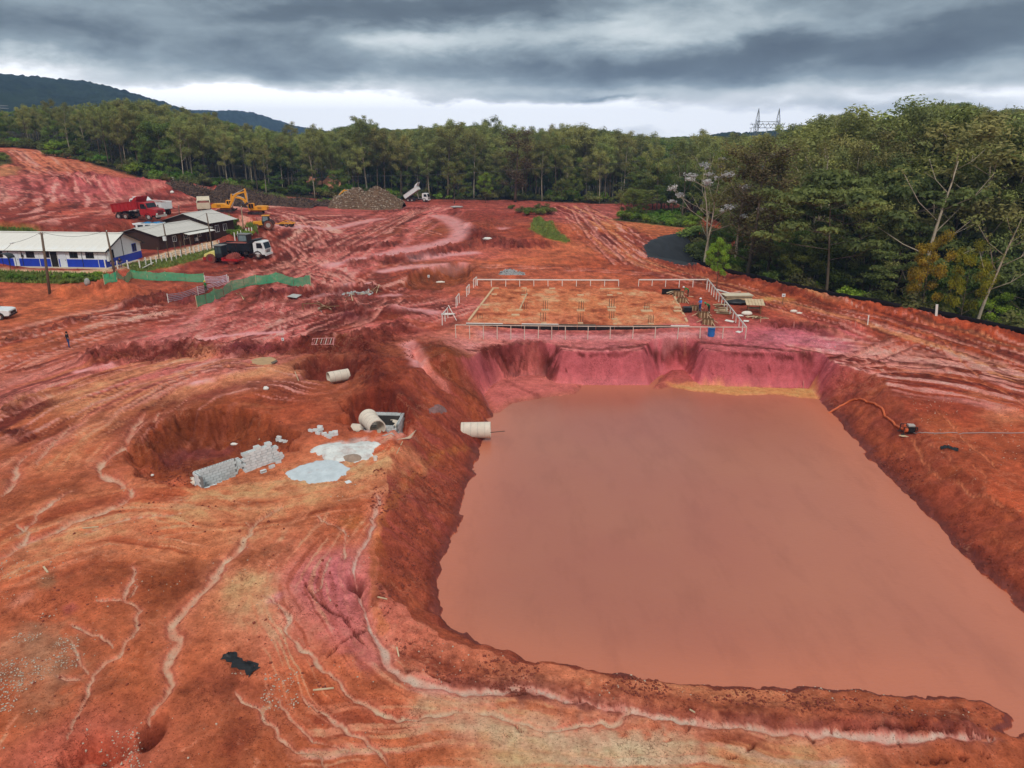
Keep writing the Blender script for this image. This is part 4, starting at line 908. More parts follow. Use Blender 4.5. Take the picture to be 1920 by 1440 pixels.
# ------------------------------------------------------------------ mesh builder and tagging
class MB:
    """collects simple solids; build() links them as one mesh object"""
    def __init__(s): s.v = []; s.f = []; s.mi = []; s.m = 0; s.T = None
    def _add(s, vs, fs):
        o = len(s.v)
        if s.T is not None: vs = [tuple(s.T @ Vector(v)) for v in vs]
        s.v += [tuple(v) for v in vs]; s.f += [[i + o for i in f] for f in fs]; s.mi += [s.m] * len(fs)
        return s
    def box(s, c, size, rot=None):
        hx, hy, hz = [k / 2 for k in size]
        vs = [Vector((x, y, z)) for x in (-hx, hx) for y in (-hy, hy) for z in (-hz, hz)]
        if rot is not None: vs = [rot @ v for v in vs]
        vs = [v + Vector(c) for v in vs]
        return s._add(vs, [[0, 1, 3, 2], [4, 6, 7, 5], [0, 4, 5, 1], [2, 3, 7, 6], [0, 2, 6, 4], [1, 5, 7, 3]])
    def bar(s, a, b, w, h=None):
        a, b = Vector(a), Vector(b); d = b - a; L = d.length
        if L < 1e-6: return s
        q = d.to_track_quat('X', 'Z')
        return s.box((a + b) / 2, (L, w, h or w), q.to_matrix())
    def cyl(s, a, b, r, r2=None, n=12, caps=True):
        a, b = Vector(a), Vector(b); d = b - a
        q = d.to_track_quat('Z', 'Y').to_matrix(); r2 = r if r2 is None else r2
        vs = []
        for k in range(n):
            t = 2 * math.pi * k / n; u = q @ Vector((math.cos(t), math.sin(t), 0))
            vs += [a + u * r, b + u * r2]
        fs = [[2 * k, 2 * ((k + 1) % n), 2 * ((k + 1) % n) + 1, 2 * k + 1] for k in range(n)]
        if caps: fs += [[2 * k for k in range(n)][::-1], [2 * k + 1 for k in range(n)]]
        return s._add(vs, fs)
    def tube(s, pts, r, n=6):
        pts = [Vector(p) for p in pts]; rs = r if isinstance(r, (list, tuple)) else [r] * len(pts)
        vs = []; fs = []
        for i, p in enumerate(pts):
            d = pts[min(i + 1, len(pts) - 1)] - pts[max(i - 1, 0)]
            q = d.to_track_quat('Z', 'Y').to_matrix()
            for k in range(n):
                t = 2 * math.pi * k / n; vs.append(p + q @ Vector((math.cos(t) * rs[i], math.sin(t) * rs[i], 0)))
        for i in range(len(pts) - 1):
            for k in range(n): fs.append([i * n + k, i * n + (k + 1) % n, (i + 1) * n + (k + 1) % n, (i + 1) * n + k])
        fs += [list(range(n))[::-1], [(len(pts) - 1) * n + k for k in range(n)]]
        return s._add(vs, fs)
    def prism(s, poly, y0, y1, axis='y'):
        n = len(poly)
        if axis == 'y': vs = [(x, y0, z) for x, z in poly] + [(x, y1, z) for x, z in poly]
        elif axis == 'x': vs = [(y0, x, z) for x, z in poly] + [(y1, x, z) for x, z in poly]
        else: vs = [(x, z, y0) for x, z in poly] + [(x, z, y1) for x, z in poly]
        fs = [list(range(n)), list(range(n, 2 * n))[::-1]] + [[i, i + n, (i + 1) % n + n, (i + 1) % n] for i in range(n)]
        return s._add(vs, fs)
    def ring(s, c, axis, ro, ri, w, n=20):
        c = Vector(c); ax = Vector(axis).normalized(); q = ax.to_track_quat('Z', 'Y').to_matrix(); vs = []
        for k in range(n):
            t = 2 * math.pi * k / n; u = q @ Vector((math.cos(t), math.sin(t), 0))
            vs += [c + u * ro - ax * w / 2, c + u * ro + ax * w / 2, c + u * ri + ax * w / 2, c + u * ri - ax * w / 2]
        fs = []
        for k in range(n):
            a, b = 4 * k, 4 * ((k + 1) % n)
            for j in range(4): fs.append([a + j, b + j, b + (j + 1) % 4, a + (j + 1) % 4])
        return s._add(vs, fs)
    def ball(s, c, r, n=8, m=6, sq=(1, 1, 1), jit=0):
        vs = []; c = Vector(c)
        for i in range(m + 1):
            ph = math.pi * i / m
            for k in range(n):
                t = 2 * math.pi * k / n; j = 1 + (random.random() - .5) * jit
                vs.append(c + Vector((math.sin(ph) * math.cos(t) * sq[0], math.sin(ph) * math.sin(t) * sq[1], math.cos(ph) * sq[2])) * r * j)
        fs = [[i * n + k, (i + 1) * n + k, (i + 1) * n + (k + 1) % n, i * n + (k + 1) % n] for i in range(m) for k in range(n)]
        return s._add(vs, fs)
    def build(s, name, mats, parent=None, smooth_=False, bevel=0):
        mats = mats if isinstance(mats, (list, tuple)) else [mats]
        me = bpy.data.meshes.new(name); me.from_pydata(s.v, [], s.f); me.validate()
        bm = bmesh.new(); bm.from_mesh(me); bmesh.ops.recalc_face_normals(bm, faces=bm.faces)
        bm.to_mesh(me); bm.free()
        for m_ in mats: me.materials.append(m_)
        if len(mats) > 1: me.polygons.foreach_set('material_index', np.array(s.mi, np.int32))
        if smooth_: me.polygons.foreach_set('use_smooth', np.ones(len(me.polygons), bool))
        o = bpy.data.objects.new(name, me); COL.objects.link(o)
        if parent is not None: o.parent = parent
        if bevel:
            bv = o.modifiers.new('edges', 'BEVEL'); bv.width = bevel; bv.segments = 2; bv.limit_method = 'ANGLE'
        return o
import bmesh
def tag(o, label=None, cat=None, group=None, kind=None):
    if label: o['label'] = label
    if cat: o['category'] = cat
    if group: o['group'] = group
    if kind: o['kind'] = kind
    return o
def thing(name, label, cat, loc=(0, 0, 0), yaw=0, group=None, scale=1):
    o = bpy.data.objects.new(name, None); COL.objects.link(o); o.empty_display_size = .3
    o.location = loc; o.rotation_euler = (0, 0, R(yaw)); o.scale = (scale,) * 3
    return tag(o, label, cat, group)
KIDS = {}
def copy_tree(o, parent=None):
    c = o.copy(); COL.objects.link(c); c.parent = parent
    for ch in o.children: copy_tree(ch, c)
    return c

# ------------------------------------------------------------------ foliage
def leaf_mat(name, rgb, var=.35, hue=.03, trans=.15):
    m, nt, b = new_mat(name)
    a = nt.nodes.new('ShaderNodeAttribute'); a.attribute_name = 'tint'
    oi = nt.nodes.new('ShaderNodeObjectInfo')
    rp = nt.nodes.new('ShaderNodeValToRGB'); nt.links.new(a.outputs['Fac'], rp.inputs[0])
    c = np.array(s2l(rgb))
    rp.color_ramp.elements[0].color = tuple(c * (1 - var)) + (1,); rp.color_ramp.elements[1].color = tuple(np.clip(c * np.array([1 + var * 1.3, 1 + var, 1 + var * .5]), 0, 1)) + (1,)
    hs = nt.nodes.new('ShaderNodeHueSaturation')
    mr = nt.nodes.new('ShaderNodeMapRange'); nt.links.new(oi.outputs['Random'], mr.inputs[0]); mr.inputs[3].default_value = .5 - hue; mr.inputs[4].default_value = .5 + hue
    nt.links.new(mr.outputs[0], hs.inputs['Hue'])
    mr2 = nt.nodes.new('ShaderNodeMapRange'); nt.links.new(nmath(nt, 'FRACT', nmath(nt, 'MULTIPLY', oi.outputs['Random'], 7.31)), mr2.inputs[0]); mr2.inputs[3].default_value = .72; mr2.inputs[4].default_value = 1.3
    nt.links.new(mr2.outputs[0], hs.inputs['Value']); nt.links.new(rp.outputs[0], hs.inputs['Color'])
    nt.links.new(hs.outputs[0], b.inputs['Base Color']); b.inputs['Roughness'].default_value = .6; b.inputs['Specular IOR Level'].default_value = .25
    tl = nt.nodes.new('ShaderNodeBsdfTranslucent'); nt.links.new(hs.outputs[0], tl.inputs[0]); ms = nt.nodes.new('ShaderNodeMixShader'); ms.inputs[0].default_value = .38
    nt.links.new(b.outputs[0], ms.inputs[1]); nt.links.new(tl.outputs[0], ms.inputs[2]); nt.links.new(ms.outputs[0], [n for n in nt.nodes if n.type == 'OUTPUT_MATERIAL'][0].inputs[0])
    return m
def leaves_mesh(name, cen, nor, L, Wd, tint, m):
    """one quad (a pointed diamond) per leaf or leaf spray"""
    n = len(cen)
    nor = nor / (np.linalg.norm(nor, axis=1)[:, None] + 1e-9)
    r = RNG.normal(size=(n, 3)); u = np.cross(nor, r); u /= np.linalg.norm(u, axis=1)[:, None] + 1e-9
    w = np.cross(nor, u)
    L = np.asarray(L).reshape(-1, 1) * np.ones((n, 1)); Wd = np.asarray(Wd).reshape(-1, 1) * np.ones((n, 1))
    bend = nor * L * .15
    V = np.stack([cen - u * L * .5, cen + w * Wd * .5 + bend, cen + u * L * .5, cen - w * Wd * .5 + bend], 1).reshape(-1, 3)
    F = np.arange(4 * n).reshape(n, 4)
    me = bpy.data.meshes.new(name); me.vertices.add(4 * n); me.vertices.foreach_set('co', V.astype(np.float32).ravel())
    me.loops.add(4 * n); me.loops.foreach_set('vertex_index', F.astype(np.int32).ravel())
    me.polygons.add(n); me.polygons.foreach_set('loop_start', np.arange(0, 4 * n, 4, dtype=np.int32)); me.polygons.foreach_set('loop_total', np.full(n, 4, np.int32))
    me.update(calc_edges=True)
    at0 = me.attributes.new('tint', 'FLOAT', 'POINT'); at0.data.foreach_set('value', np.repeat(np.clip(tint, 0, 1), 4).astype(np.float32))
    me.materials.append(m)
    return me
M_BARK_PALE = mat('pale bark', (168, 152, 130), .85, .3, 1.2, .3)
M_BARK = mat('brown bark', (96, 80, 64), .9, .3, 1.2, .3)
M_EUC = leaf_mat('eucalyptus leaves', (146, 150, 90))
M_BROAD = leaf_mat('broad leaves', (112, 128, 60))
M_DARK = leaf_mat('dark glossy leaves', (112, 118, 66))
M_BRIGHT = leaf_mat('bright young leaves', (126, 156, 56))
M_YELL = leaf_mat('yellow blossom', (150, 132, 44))
M_SILV = leaf_mat('silver leaves', (188, 188, 190), .25, .01)
M_OLIVE = leaf_mat('olive leaves', (122, 124, 70))
M_DRYV = leaf_mat('dry vines', (108, 96, 68))

def tree_proto(seed, H, kind):
    """tapered trunk with limbs, crown of leaf sprays gathered in clumps round the limb ends"""
    rg = random.Random(seed); tb = MB(); clumps = []
    P = dict(euca=dict(first=.42, limbs=13, reach=.13, up=1.3, r=.055, lean=.03, cr=(.9, 1.8), dens=95, leaf=(.62, .26), flat=.75, tr=.010),
             broad=dict(first=.25, limbs=14, reach=.30, up=.65, r=.10, lean=.03, cr=(1.3, 2.4), dens=120, leaf=(.58, .36), flat=.7, tr=.013),
             umbrella=dict(first=.45, limbs=12, reach=.42, up=.35, r=.10, lean=.04, cr=(1.2, 2.3), dens=110, leaf=(.6, .34), flat=.32, tr=.014),
             bare=dict(first=.38, limbs=9, reach=.15, up=1.2, r=.05, lean=.05, cr=(.6, 1.2), dens=34, leaf=(.5, .24), flat=.8, tr=.012),
             silver=dict(first=.42, limbs=12, reach=.36, up=.75, r=.06, lean=.05, cr=(.7, 1.3), dens=60, leaf=(.5, .32), flat=.45, tr=.012),
             vine=dict(first=.15, limbs=16, reach=.09, up=1.1, r=.05, lean=.02, cr=(.9, 1.6), dens=80, leaf=(.5, .24), flat=1.2, tr=.011))[kind]
    r0 = H * P['tr']
    pts = [Vector((0, 0, -.6))]; dirn = Vector((rg.uniform(-1, 1) * P['lean'], rg.uniform(-1, 1) * P['lean'], 1))
    n = 9
    for i in range(1, n):
        dirn += Vector((rg.uniform(-1, 1), rg.uniform(-1, 1), 0)) * P['lean'] * 1.2
        pts.append(Vector((pts[-1].x + dirn.x * H * .92 / (n - 1), pts[-1].y + dirn.y * H * .92 / (n - 1), H * .92 * i / (n - 1))))
    rad = [r0 * (1.25 if i == 0 else 1 - .85 * i / (n - 1)) for i in range(n)]
    tb.tube(pts, rad, 7)
    def on_trunk(t):
        k = t * (n - 1); i = min(int(k), n - 2); return pts[i].lerp(pts[i + 1], k - i), rad[i] + (rad[i + 1] - rad[i]) * (k - i)
    for j in range(P['limbs']):
        t = P['first'] + (1 - P['first']) * (j + rg.random() * .7) / P['limbs']; t = min(t, .99)
        p0, rr0 = on_trunk(t); az = j * 2.4 + rg.uniform(-.5, .5)
        prof = math.sin(math.pi * (.25 + .7 * (t - P['first']) / (1 - P['first'])))
        reach = H * P['reach'] * (.55 + .6 * prof) * rg.uniform(.7, 1.25)
        d = Vector((math.cos(az), math.sin(az), P['up'] * rg.uniform(.6, 1.3)))
        p1 = p0 + Vector((d.x, d.y, d.z * .7)) * reach * .55
        p2 = p0 + Vector((d.x, d.y, d.z)) * reach + Vector((rg.uniform(-1, 1), rg.uniform(-1, 1), 0)) * reach * .15
        tb.tube([p0, p1, p2], [rr0 * .55, rr0 * .35, .03], 5)
        k_ = H / 20
        clumps.append((p2, rg.uniform(*P['cr']) * k_ ** .6)); clumps.append((p1.lerp(p2, .5) + Vector((rg.uniform(-1, 1), rg.uniform(-1, 1), rg.uniform(0, 1))) * .8, rg.uniform(*P['cr']) * .8 * k_ ** .6))
        if rg.random() < .65:
            q = p1 + Vector((math.cos(az + 1.2), math.sin(az + 1.2), .6 * P['up'])) * reach * .45
            tb.tube([p1, q], [rr0 * .28, .025], 4); clumps.append((q, rg.uniform(*P['cr']) * .75 * k_ ** .6))
    clumps.append((pts[-1] + Vector((0, 0, .3)), P['cr'][1] * .8))
    C_, N_, T_ = [], [], []
    for (c, r) in clumps:
        k = max(8, int(P['dens'] * r ** 1.3 * .95))
        dd = RNG.normal(size=(k, 3)); dd /= np.linalg.norm(dd, axis=1)[:, None]
        ra = RNG.random(k) ** .45 * r
        pp = dd * ra[:, None] * np.array([1, 1, P['flat']]) * (1 + .35 * RNG.normal(size=(k, 1)) * .5)
        C_.append(np.array(c) + pp); N_.append(dd * .7 + RNG.normal(size=(k, 3)) * .55 + np.array([0, 0, .45]))
        T_.append(np.clip(rg.uniform(.2, .8) + RNG.normal(size=k) * .16, 0, 1))
    me_t = tb
    lm = dict(euca=M_EUC, broad=M_BROAD, umbrella=M_DARK, bare=M_OLIVE, silver=M_SILV, vine=M_DRYV)[kind]
    Cn = np.concatenate(C_); nn = len(Cn)
    crown = leaves_mesh('crown', Cn, np.concatenate(N_), P['leaf'][0] * .8 * (.7 + .6 * RNG.random(nn)), P['leaf'][1] * .8 * (.7 + .6 * RNG.random(nn)), np.concatenate(T_), lm)
    to = tb.build('trunk', M_BARK_PALE if kind in ('bare', 'silver') or (kind == 'euca' and seed % 2) else M_BARK, None, True)
    trunk = to.data; bpy.data.objects.remove(to)
    H = float(np.percentile(Cn[:, 2], 99.5))
    return dict(H=H, crown=crown, trunk=trunk, kind=kind, name=dict(euca='eucalyptus_tree', broad='broadleaf_tree', umbrella='layered_tree', bare='sparse_tree', silver='silver_leaved_tree', vine='vine_covered_tree')[kind])
def shrub_proto(seed, Rr, Hh, m, leaf=(.4, .22), n=900, name='leafy_shrub'):
    rg = random.Random(seed); C_, N_, T_ = [], [], []; tb = MB()
    for j in range(11):
        a = rg.uniform(0, 6.28); q = rg.random() ** .6 * Rr * .72; z = Hh * rg.uniform(.25, .8) * (1 - .35 * q / Rr); r = Rr * rg.uniform(.28, .46)
        c = np.array([math.cos(a) * q, math.sin(a) * q, z]); k = n // 11
        dd = RNG.normal(size=(k, 3)); dd /= np.linalg.norm(dd, axis=1)[:, None]
        C_.append(c + dd * (RNG.random(k) ** .4 * r)[:, None] * np.array([1, 1, .8])); N_.append(dd + RNG.normal(size=(k, 3)) * .5 + np.array([0, 0, .4])); T_.append(np.clip(rg.uniform(.2, .8) + RNG.normal(size=k) * .15, 0, 1))
        tb.tube([(rg.uniform(-.1, .1), rg.uniform(-.1, .1), -.4), tuple(c)], [.05 * Hh / 2, .02], 4)
    Cn = np.concatenate(C_); nn = len(Cn); Cn[:, 2] = np.maximum(Cn[:, 2], .05)
    crown = leaves_mesh('foliage', Cn, np.concatenate(N_), leaf[0] * (.7 + .6 * RNG.random(nn)), leaf[1] * (.7 + .6 * RNG.random(nn)), np.concatenate(T_), m)
    to = tb.build('stem', M_BARK, None); st = to.data; bpy.data.objects.remove(to)
    return dict(H=Hh, crown=crown, trunk=st, kind='shrub', name=name)

EUC = [tree_proto(100 + i, 26, 'euca') for i in range(4)]
BRO = [tree_proto(200 + i, 17, 'broad') for i in range(4)]
UMB = [tree_proto(300 + i, 15, 'umbrella') for i in range(2)]
BAR = [tree_proto(400 + i, 24, 'bare') for i in range(2)]
SIL = tree_proto(500, 18, 'silver'); VIN = tree_proto(510, 24, 'vine')
def recol(p, m, name=None):
    q = dict(p); q['crown'] = p['crown'].copy(); q['crown'].materials.clear(); q['crown'].materials.append(m)
    if name: q['name'] = name
    return q
BRI = [recol(BRO[0], M_BRIGHT), recol(BRO[2], M_OLIVE)]; YEL = recol(BRO[1], M_YELL, 'yellow_flowering_tree')
SHR = [shrub_proto(600, 2.6, 4.2, M_BROAD, n=1300), shrub_proto(601, 2.2, 3.4, M_BRIGHT, n=1100), shrub_proto(602, 2.8, 4.8, M_DARK, n=1300), shrub_proto(603, 2.4, 4.0, M_OLIVE, n=1100)]

TREES = 0
def plant(p, x, y, h, label, group=None, cat='tree', z=None, wide=1.0):
    global TREES
    TREES += 1
    z = ground_z(x, y) if z is None else z
    o = thing(p['name'], label, cat, (x, y, z - .15), RNG.random() * 360, group)
    s = h / p['H']; o.scale = (s * wide, s * wide, s)
    for nm, key in (('crown' if p['kind'] != 'shrub' else 'foliage', 'crown'), ('trunk' if p['kind'] != 'shrub' else 'stem', 'trunk')):
        c = bpy.data.objects.new(nm, p[key]); COL.objects.link(c); c.parent = o
    return o
SKY_U = [-400, -100, 0, 60, 110, 190, 240, 290, 330, 370, 430, 500, 560, 620, 680, 720, 800, 850, 900, 960, 1000, 1050, 1100, 1180, 1250, 1300, 1360, 1420, 1490, 1540, 1580, 1620, 1660, 1700, 1760, 1800, 1850, 1900, 2000, 2400]
SKY_V = [210, 215, 214, 208, 206, 206, 196, 194, 208, 212, 226, 240, 246, 240, 226, 238, 236, 232, 230, 240, 246, 240, 234, 250, 252, 250, 250, 252, 248, 216, 208, 232, 218, 214, 190, 192, 212, 208, 190, 180]
def top_z(x, y):
    """height of the tree line seen in that direction"""
    D = math.hypot(x, y); u = 960 + FPX * (x / (y * _c)) * 1.0
    # exact: project a point at camera height
    zc = y * _c; u = 960 + FPX * x / max(zc, 1e-3) * (1.0)
    v = np.interp(u, SKY_U, SKY_V)
    return CAM_Z + D * math.tan(math.atan((720 - v) / FPX) - R(PITCH)), u
# --- single trees that stand out
def hero(p, u, v, D, label, cat='tree', wide=1.0, group=None):
    x, y, z = PD(u, v, D); g = ground_z(x, y)
    return plant(p, x, y, z - g, label, group, cat, wide=wide)
TAKEN = []
for (p, u, v, D, lab, wd) in [
    (SIL, 1338, 288, 128, 'tree with a spreading silvery white crown on pale forked limbs', 1.1),
    (EUC[1], 1400, 256, 128, 'tall tree with pale clustered trunk standing right of the silvery crowned tree', 1.2), (VIN, 1428, 272, 124, 'brownish vine hung tree close beside the pale clustered trunk', 1.7), (EUC[2], 1470, 256, 132, 'tall grey green tree behind the vine hung tree under the pylon', 1.2),
    (BAR[0], 1765, 268, 112, 'sparse tree with bare crooked pale limbs rising above a yellow flowering tree', 1.3), (BAR[1], 1550, 262, 135, 'thin crowned tree with pale forked limbs right of the pylon', 1.3),
    (EUC[0], 1785, 184, 150, 'tallest dense eucalyptus on the skyline of the right wood', 1.7), (EUC[3], 1575, 204, 160, 'airy eucalyptus alone above the canopy right of the pylon', 1.6), (EUC[2], 1662, 214, 165, 'slim airy eucalyptus on the skyline between two taller ones', 1.5), (EUC[1], 1895, 206, 128, 'large grey green eucalyptus at the right border of the wood', 1.6), (BRO[3], 1838, 208, 150, 'dark round headed tree on the skyline at the right', 1.0),
    (UMB[0], 1580, 352, 112, 'layered dark blue green tree low in the right wood', 1.1), (UMB[1], 1650, 318, 122, 'flat topped dark green tree in tiers in the middle of the right wood', 1.1), (UMB[0], 1720, 330, 128, 'dark tiered tree left of the bare crooked pale limbs', 1.0),
    (YEL, 1758, 432, 101, 'yellow flowering tree below the bare crooked pale limbs', .7), (YEL, 1832, 452, 100, 'small yellowish tree on a thin pale trunk right of the brighter yellow one', .6),
    (BRI[0], 1353, 444, 106, 'bright green young tree beside the black liner slope', .7), (BAR[1], 1880, 380, 100, 'leaning sparse tree with pale trunk at the right border', 1.2), (VIN, 966, 242, 246, 'rusty brown vine covered tree at the edge of the wood behind the green bank', 1.8), (BRI[1], 850, 302, 243, 'light green bushy tree in front of the dark wood', .8), (BRI[0], 910, 322, 245, 'light green round tree in front of the dark wood left of the rusty tree', .8),
    (EUC[3], 680, 224, 262, 'tallest open crowned eucalyptus in the row behind the rubble heap', 1.5), (EUC[2], 835, 230, 262, 'broad crowned eucalyptus on the skyline above the tipping lorry', 1.5), (EUC[0], 1100, 232, 268, 'open crowned eucalyptus on the skyline left of the pylon', 1.5),
    (EUC[1], 228, 186, 300, 'tall tree with open umbrella crown above the left wood', 1.6), (EUC[0], 285, 190, 300, 'dense tall tree on the highest point of the left wood', 1.9), (BAR[0], 1345, 300, 146, 'slender bare tree behind the silvery crowned tree', 1.0)]:
    o = hero(p, u, v, D, lab, wide=wd); TAKEN.append((o.location.x, o.location.y))
# --- the wood on the right, the wood behind the clearing, the wood on the left
def edge_dist(P, x, y):
    best = 1e9
    for a, b in zip(P[:-1], P[1:]):
        e = b - a; t = max(0, min(1, ((x - a[0]) * e[0] + (y - a[1]) * e[1]) / (e @ e)))
        best = min(best, math.hypot(x - a[0] - t * e[0], y - a[1] - t * e[1]))
    return best
BACK = []                 # trees behind the front rows: one mass
cand = []
ravp = np.vstack([EDGE_W, [(75, 262), (260, 420), (420, 300), (420, 60)]])
for i in range(-12, 60):
    for j in range(0, 60):
        x = i * 6.2 + RNG.uniform(-2.6, 2.6); y = 40 + j * 6.2 + RNG.uniform(-2.6, 2.6)
        D = math.hypot(x, y)
        if D > 330 or D < 60: continue
        if math.degrees(math.atan2(x, y)) > 43 or math.degrees(math.atan2(x, y)) < -43: continue
        inr = inside(ravp, np.array([x]), np.array([y]))[0]
        if inr:
            e = edge_dist(EDGE_W, x, y)
            if e > 120: continue
            cand.append((e, x, y, 'right'))
fp = np.vstack([FE_W, [(120, 420), (-500, 520)]])
for i in range(-60, 26):
    for j in range(0, 50):
        x = i * 5.4 + RNG.uniform(-2.3, 2.3); y = 190 + j * 5.4 + RNG.uniform(-2.3, 2.3)
        if abs(math.degrees(math.atan2(x, y))) > 43: continue
        if inside(fp, np.array([x]), np.array([y]))[0]:
            e = edge_dist(FE_W, x, y)
            if e < 75: cand.append((e, x, y, 'left' if x < -75 else 'middle'))
cand.sort(key=lambda c: c[0] + (10 if c[3] != 'right' else 0))
def sees(u): return -60 < u < 1980
quota = dict(right=115, middle=80, left=62)
MARKS = [(60, 'above the rising track'), (200, 'above the ferny cutting'), (340, 'behind the red dump truck'), (480, 'behind the brush heaps'), (610, 'left of the rubble heap'), (760, 'behind the rubble heap'), (860, 'behind the tipping truck'), (940, 'beyond the curved puddle'),
         (1060, 'around the rusty tree'), (1160, 'beyond the rutted track'), (1300, 'behind the bright green thicket'), (1400, 'around the silvery tree'), (1490, 'under the portal pylon'), (1600, 'behind the timber store'), (1720, 'around the dark tiered trees'), (1840, 'around the crooked bare tree'), (9999, 'by the right border')]
def mark(u): return next(m for k, m in MARKS if u < k)
WHERE = dict(right='in the wood on the right beyond the platform edge', middle='in the row of trees behind the clearing', left='in the wood on the left above the red slope')
WORD = {'eucalyptus_tree': 'slender eucalyptus', 'broadleaf_tree': 'dense dark green tree', 'layered_tree': 'dark tree with tiered branches', 'sparse_tree': 'thin crowned pale limbed tree', 'leafy_shrub': 'leafy shrub'}
GRP = {'eucalyptus_tree': 'eucalyptus trees ', 'broadleaf_tree': 'dense green trees ', 'layered_tree': 'tiered trees ', 'sparse_tree': 'pale limbed trees ', 'leafy_shrub': 'shrubs '}
UNDER = []
for (e, x, y, zone) in cand:
    if any((x - a) ** 2 + (y - b_) ** 2 < 9 for a, b_ in TAKEN): continue
    g = ground_z(x, y); tz, u = top_z(x, y); room = tz - g
    q = RNG.random()
    if zone == 'right':
        if e < 3.0 or (u < 1345 and math.hypot(x, y) < 195): continue
        if e < 11: p, h = (BRI[int(q * 90) % 2], RNG.uniform(5.5, 9)) if q < .45 else ((BRO[int(q * 40) % 4], RNG.uniform(6, 10)) if q < .7 else (UMB[int(q * 40) % 2], RNG.uniform(6, 10)))
        elif e < 26: p, h = (BRO[int(q * 40) % 4], RNG.uniform(9, 15)) if q < .5 else ((UMB[int(q * 40) % 2], RNG.uniform(11, 16)) if q < .62 else ((EUC[int(q * 40) % 4], RNG.uniform(15, 23)) if q < .85 else (BAR[int(q * 40) % 2], RNG.uniform(13, 20))))
        else: p, h = (EUC[int(q * 40) % 4], RNG.uniform(19, 29)) if q < .62 else ((BRO[int(q * 40) % 4], RNG.uniform(14, 20)) if q < .78 else ((BAR[int(q * 40) % 2], RNG.uniform(18, 26)) if q < .96 else (UMB[0], RNG.uniform(14, 18))))
        wide = 1.08 if p['kind'] in ('euca', 'bare') else 1.0
    else:
        if e < 2.0: continue
        if e < 8: p, h = (BRO[int(q * 40) % 4], RNG.uniform(6, 11)) if q < .35 else (EUC[int(q * 40) % 4], RNG.uniform(17, 24))
        else: p, h = (EUC[int(q * 40) % 4], RNG.uniform(15, 27)) if q < .68 else ((BRO[int(q * 40) % 4], RNG.uniform(9, 19)) if q < .92 else (BRI[int(q * 90) % 2], RNG.uniform(7, 12)))
        wide = 1.0 if p['kind'] == 'broad' else 1.05
    lim = room + RNG.normal() * (1.9 if p['kind'] in ('euca', 'bare') else .9) - (2.2 if zone == 'right' else 1.8)
    if e > 30 and p['kind'] == 'euca': h = max(h, min(lim, 34))
    h = max(4.0, min(h, lim))
    if quota[zone] > 0 and sees(u) and (zone == 'right' or e > 3):
        quota[zone] -= 1
        ht = ('tall ' if h > .8 * p['H'] else 'low ') if p['kind'] != 'shrub' else ''; rw = ', front row' if e < (14 if zone == 'right' else 9) else ', farther back'
        plant(p, x, y, h, ht + WORD[p['name']] + ' in the wood ' + mark(u) + rw, ht + GRP[p['name']] + mark(u) + rw, wide=wide)
    else:
        BACK.append((p, x, y, g, h, wide))
print('trees', TREES, 'back', len(BACK))
# undergrowth at the foot of the woods
def scatter_along(P, n, off, zmax=None):
    seg = np.linalg.norm(np.diff(P, axis=0), axis=1); cs = np.concatenate([[0], np.cumsum(seg)])
    for k in range(n):
        s = RNG.random() * cs[-1]; i = min(np.searchsorted(cs, s) - 1, len(seg) - 1); i = max(i, 0)
        a, b_ = P[i], P[i + 1]; t = (s - cs[i]) / seg[i]; p = a + (b_ - a) * t
        nrm = np.array([(b_ - a)[1], -(b_ - a)[0]]); nrm /= np.linalg.norm(nrm) + 1e-9
        yield p + nrm * RNG.uniform(*off)
for p in scatter_along(EDGE_W[:10], 150, (-13, -2.2)):
    q = p
    if not inside(ravp, np.array([q[0]]), np.array([q[1]]))[0]: q = p - 0
    if inside(ravp, np.array([q[0]]), np.array([q[1]]))[0] and edge_dist(EDGE_W, *q) > 2.0: UNDER.append((q, RNG.uniform(2.2, 5.0), 'r'))
for p in scatter_along(EDGE_W[:10], 150, (2.2, 13)):
    if inside(ravp, np.array([p[0]]), np.array([p[1]]))[0] and edge_dist(EDGE_W, *p) > 2.0: UNDER.append((p, RNG.uniform(2.2, 5.0), 'r'))
for p in list(scatter_along(FE_W, 420, (-18, 18))):
    if inside(fp, np.array([p[0]]), np.array([p[1]]))[0]: UNDER.append((p, RNG.uniform(1.8, 5.5), 'f'))
SHCOUNT = 0
for (p, h, zz) in UNDER:
    s_ = SHR[int(RNG.integers(0, 4))]
    u = top_z(p[0], p[1])[1]
    if zz == 'r' and u < 1320: continue
    if zz == 'r' and SHCOUNT < 60 and sees(u):
        SHCOUNT += 1
        plant(s_, p[0], p[1], h, 'leafy shrub on the rim ' + ('beyond the timber stack' if u < 1500 else 'beyond the red gravel heap' if u < 1700 else 'below the yellow flowering tree' if u < 1840 else 'at the right border'), 'shrubs on the right rim, part ' + ('one' if u < 1500 else 'two' if u < 1700 else 'three' if u < 1840 else 'four'), 'shrub', wide=1.2)
    else: BACK.append((s_, p[0], p[1], ground_z(*p), h, 1.25))

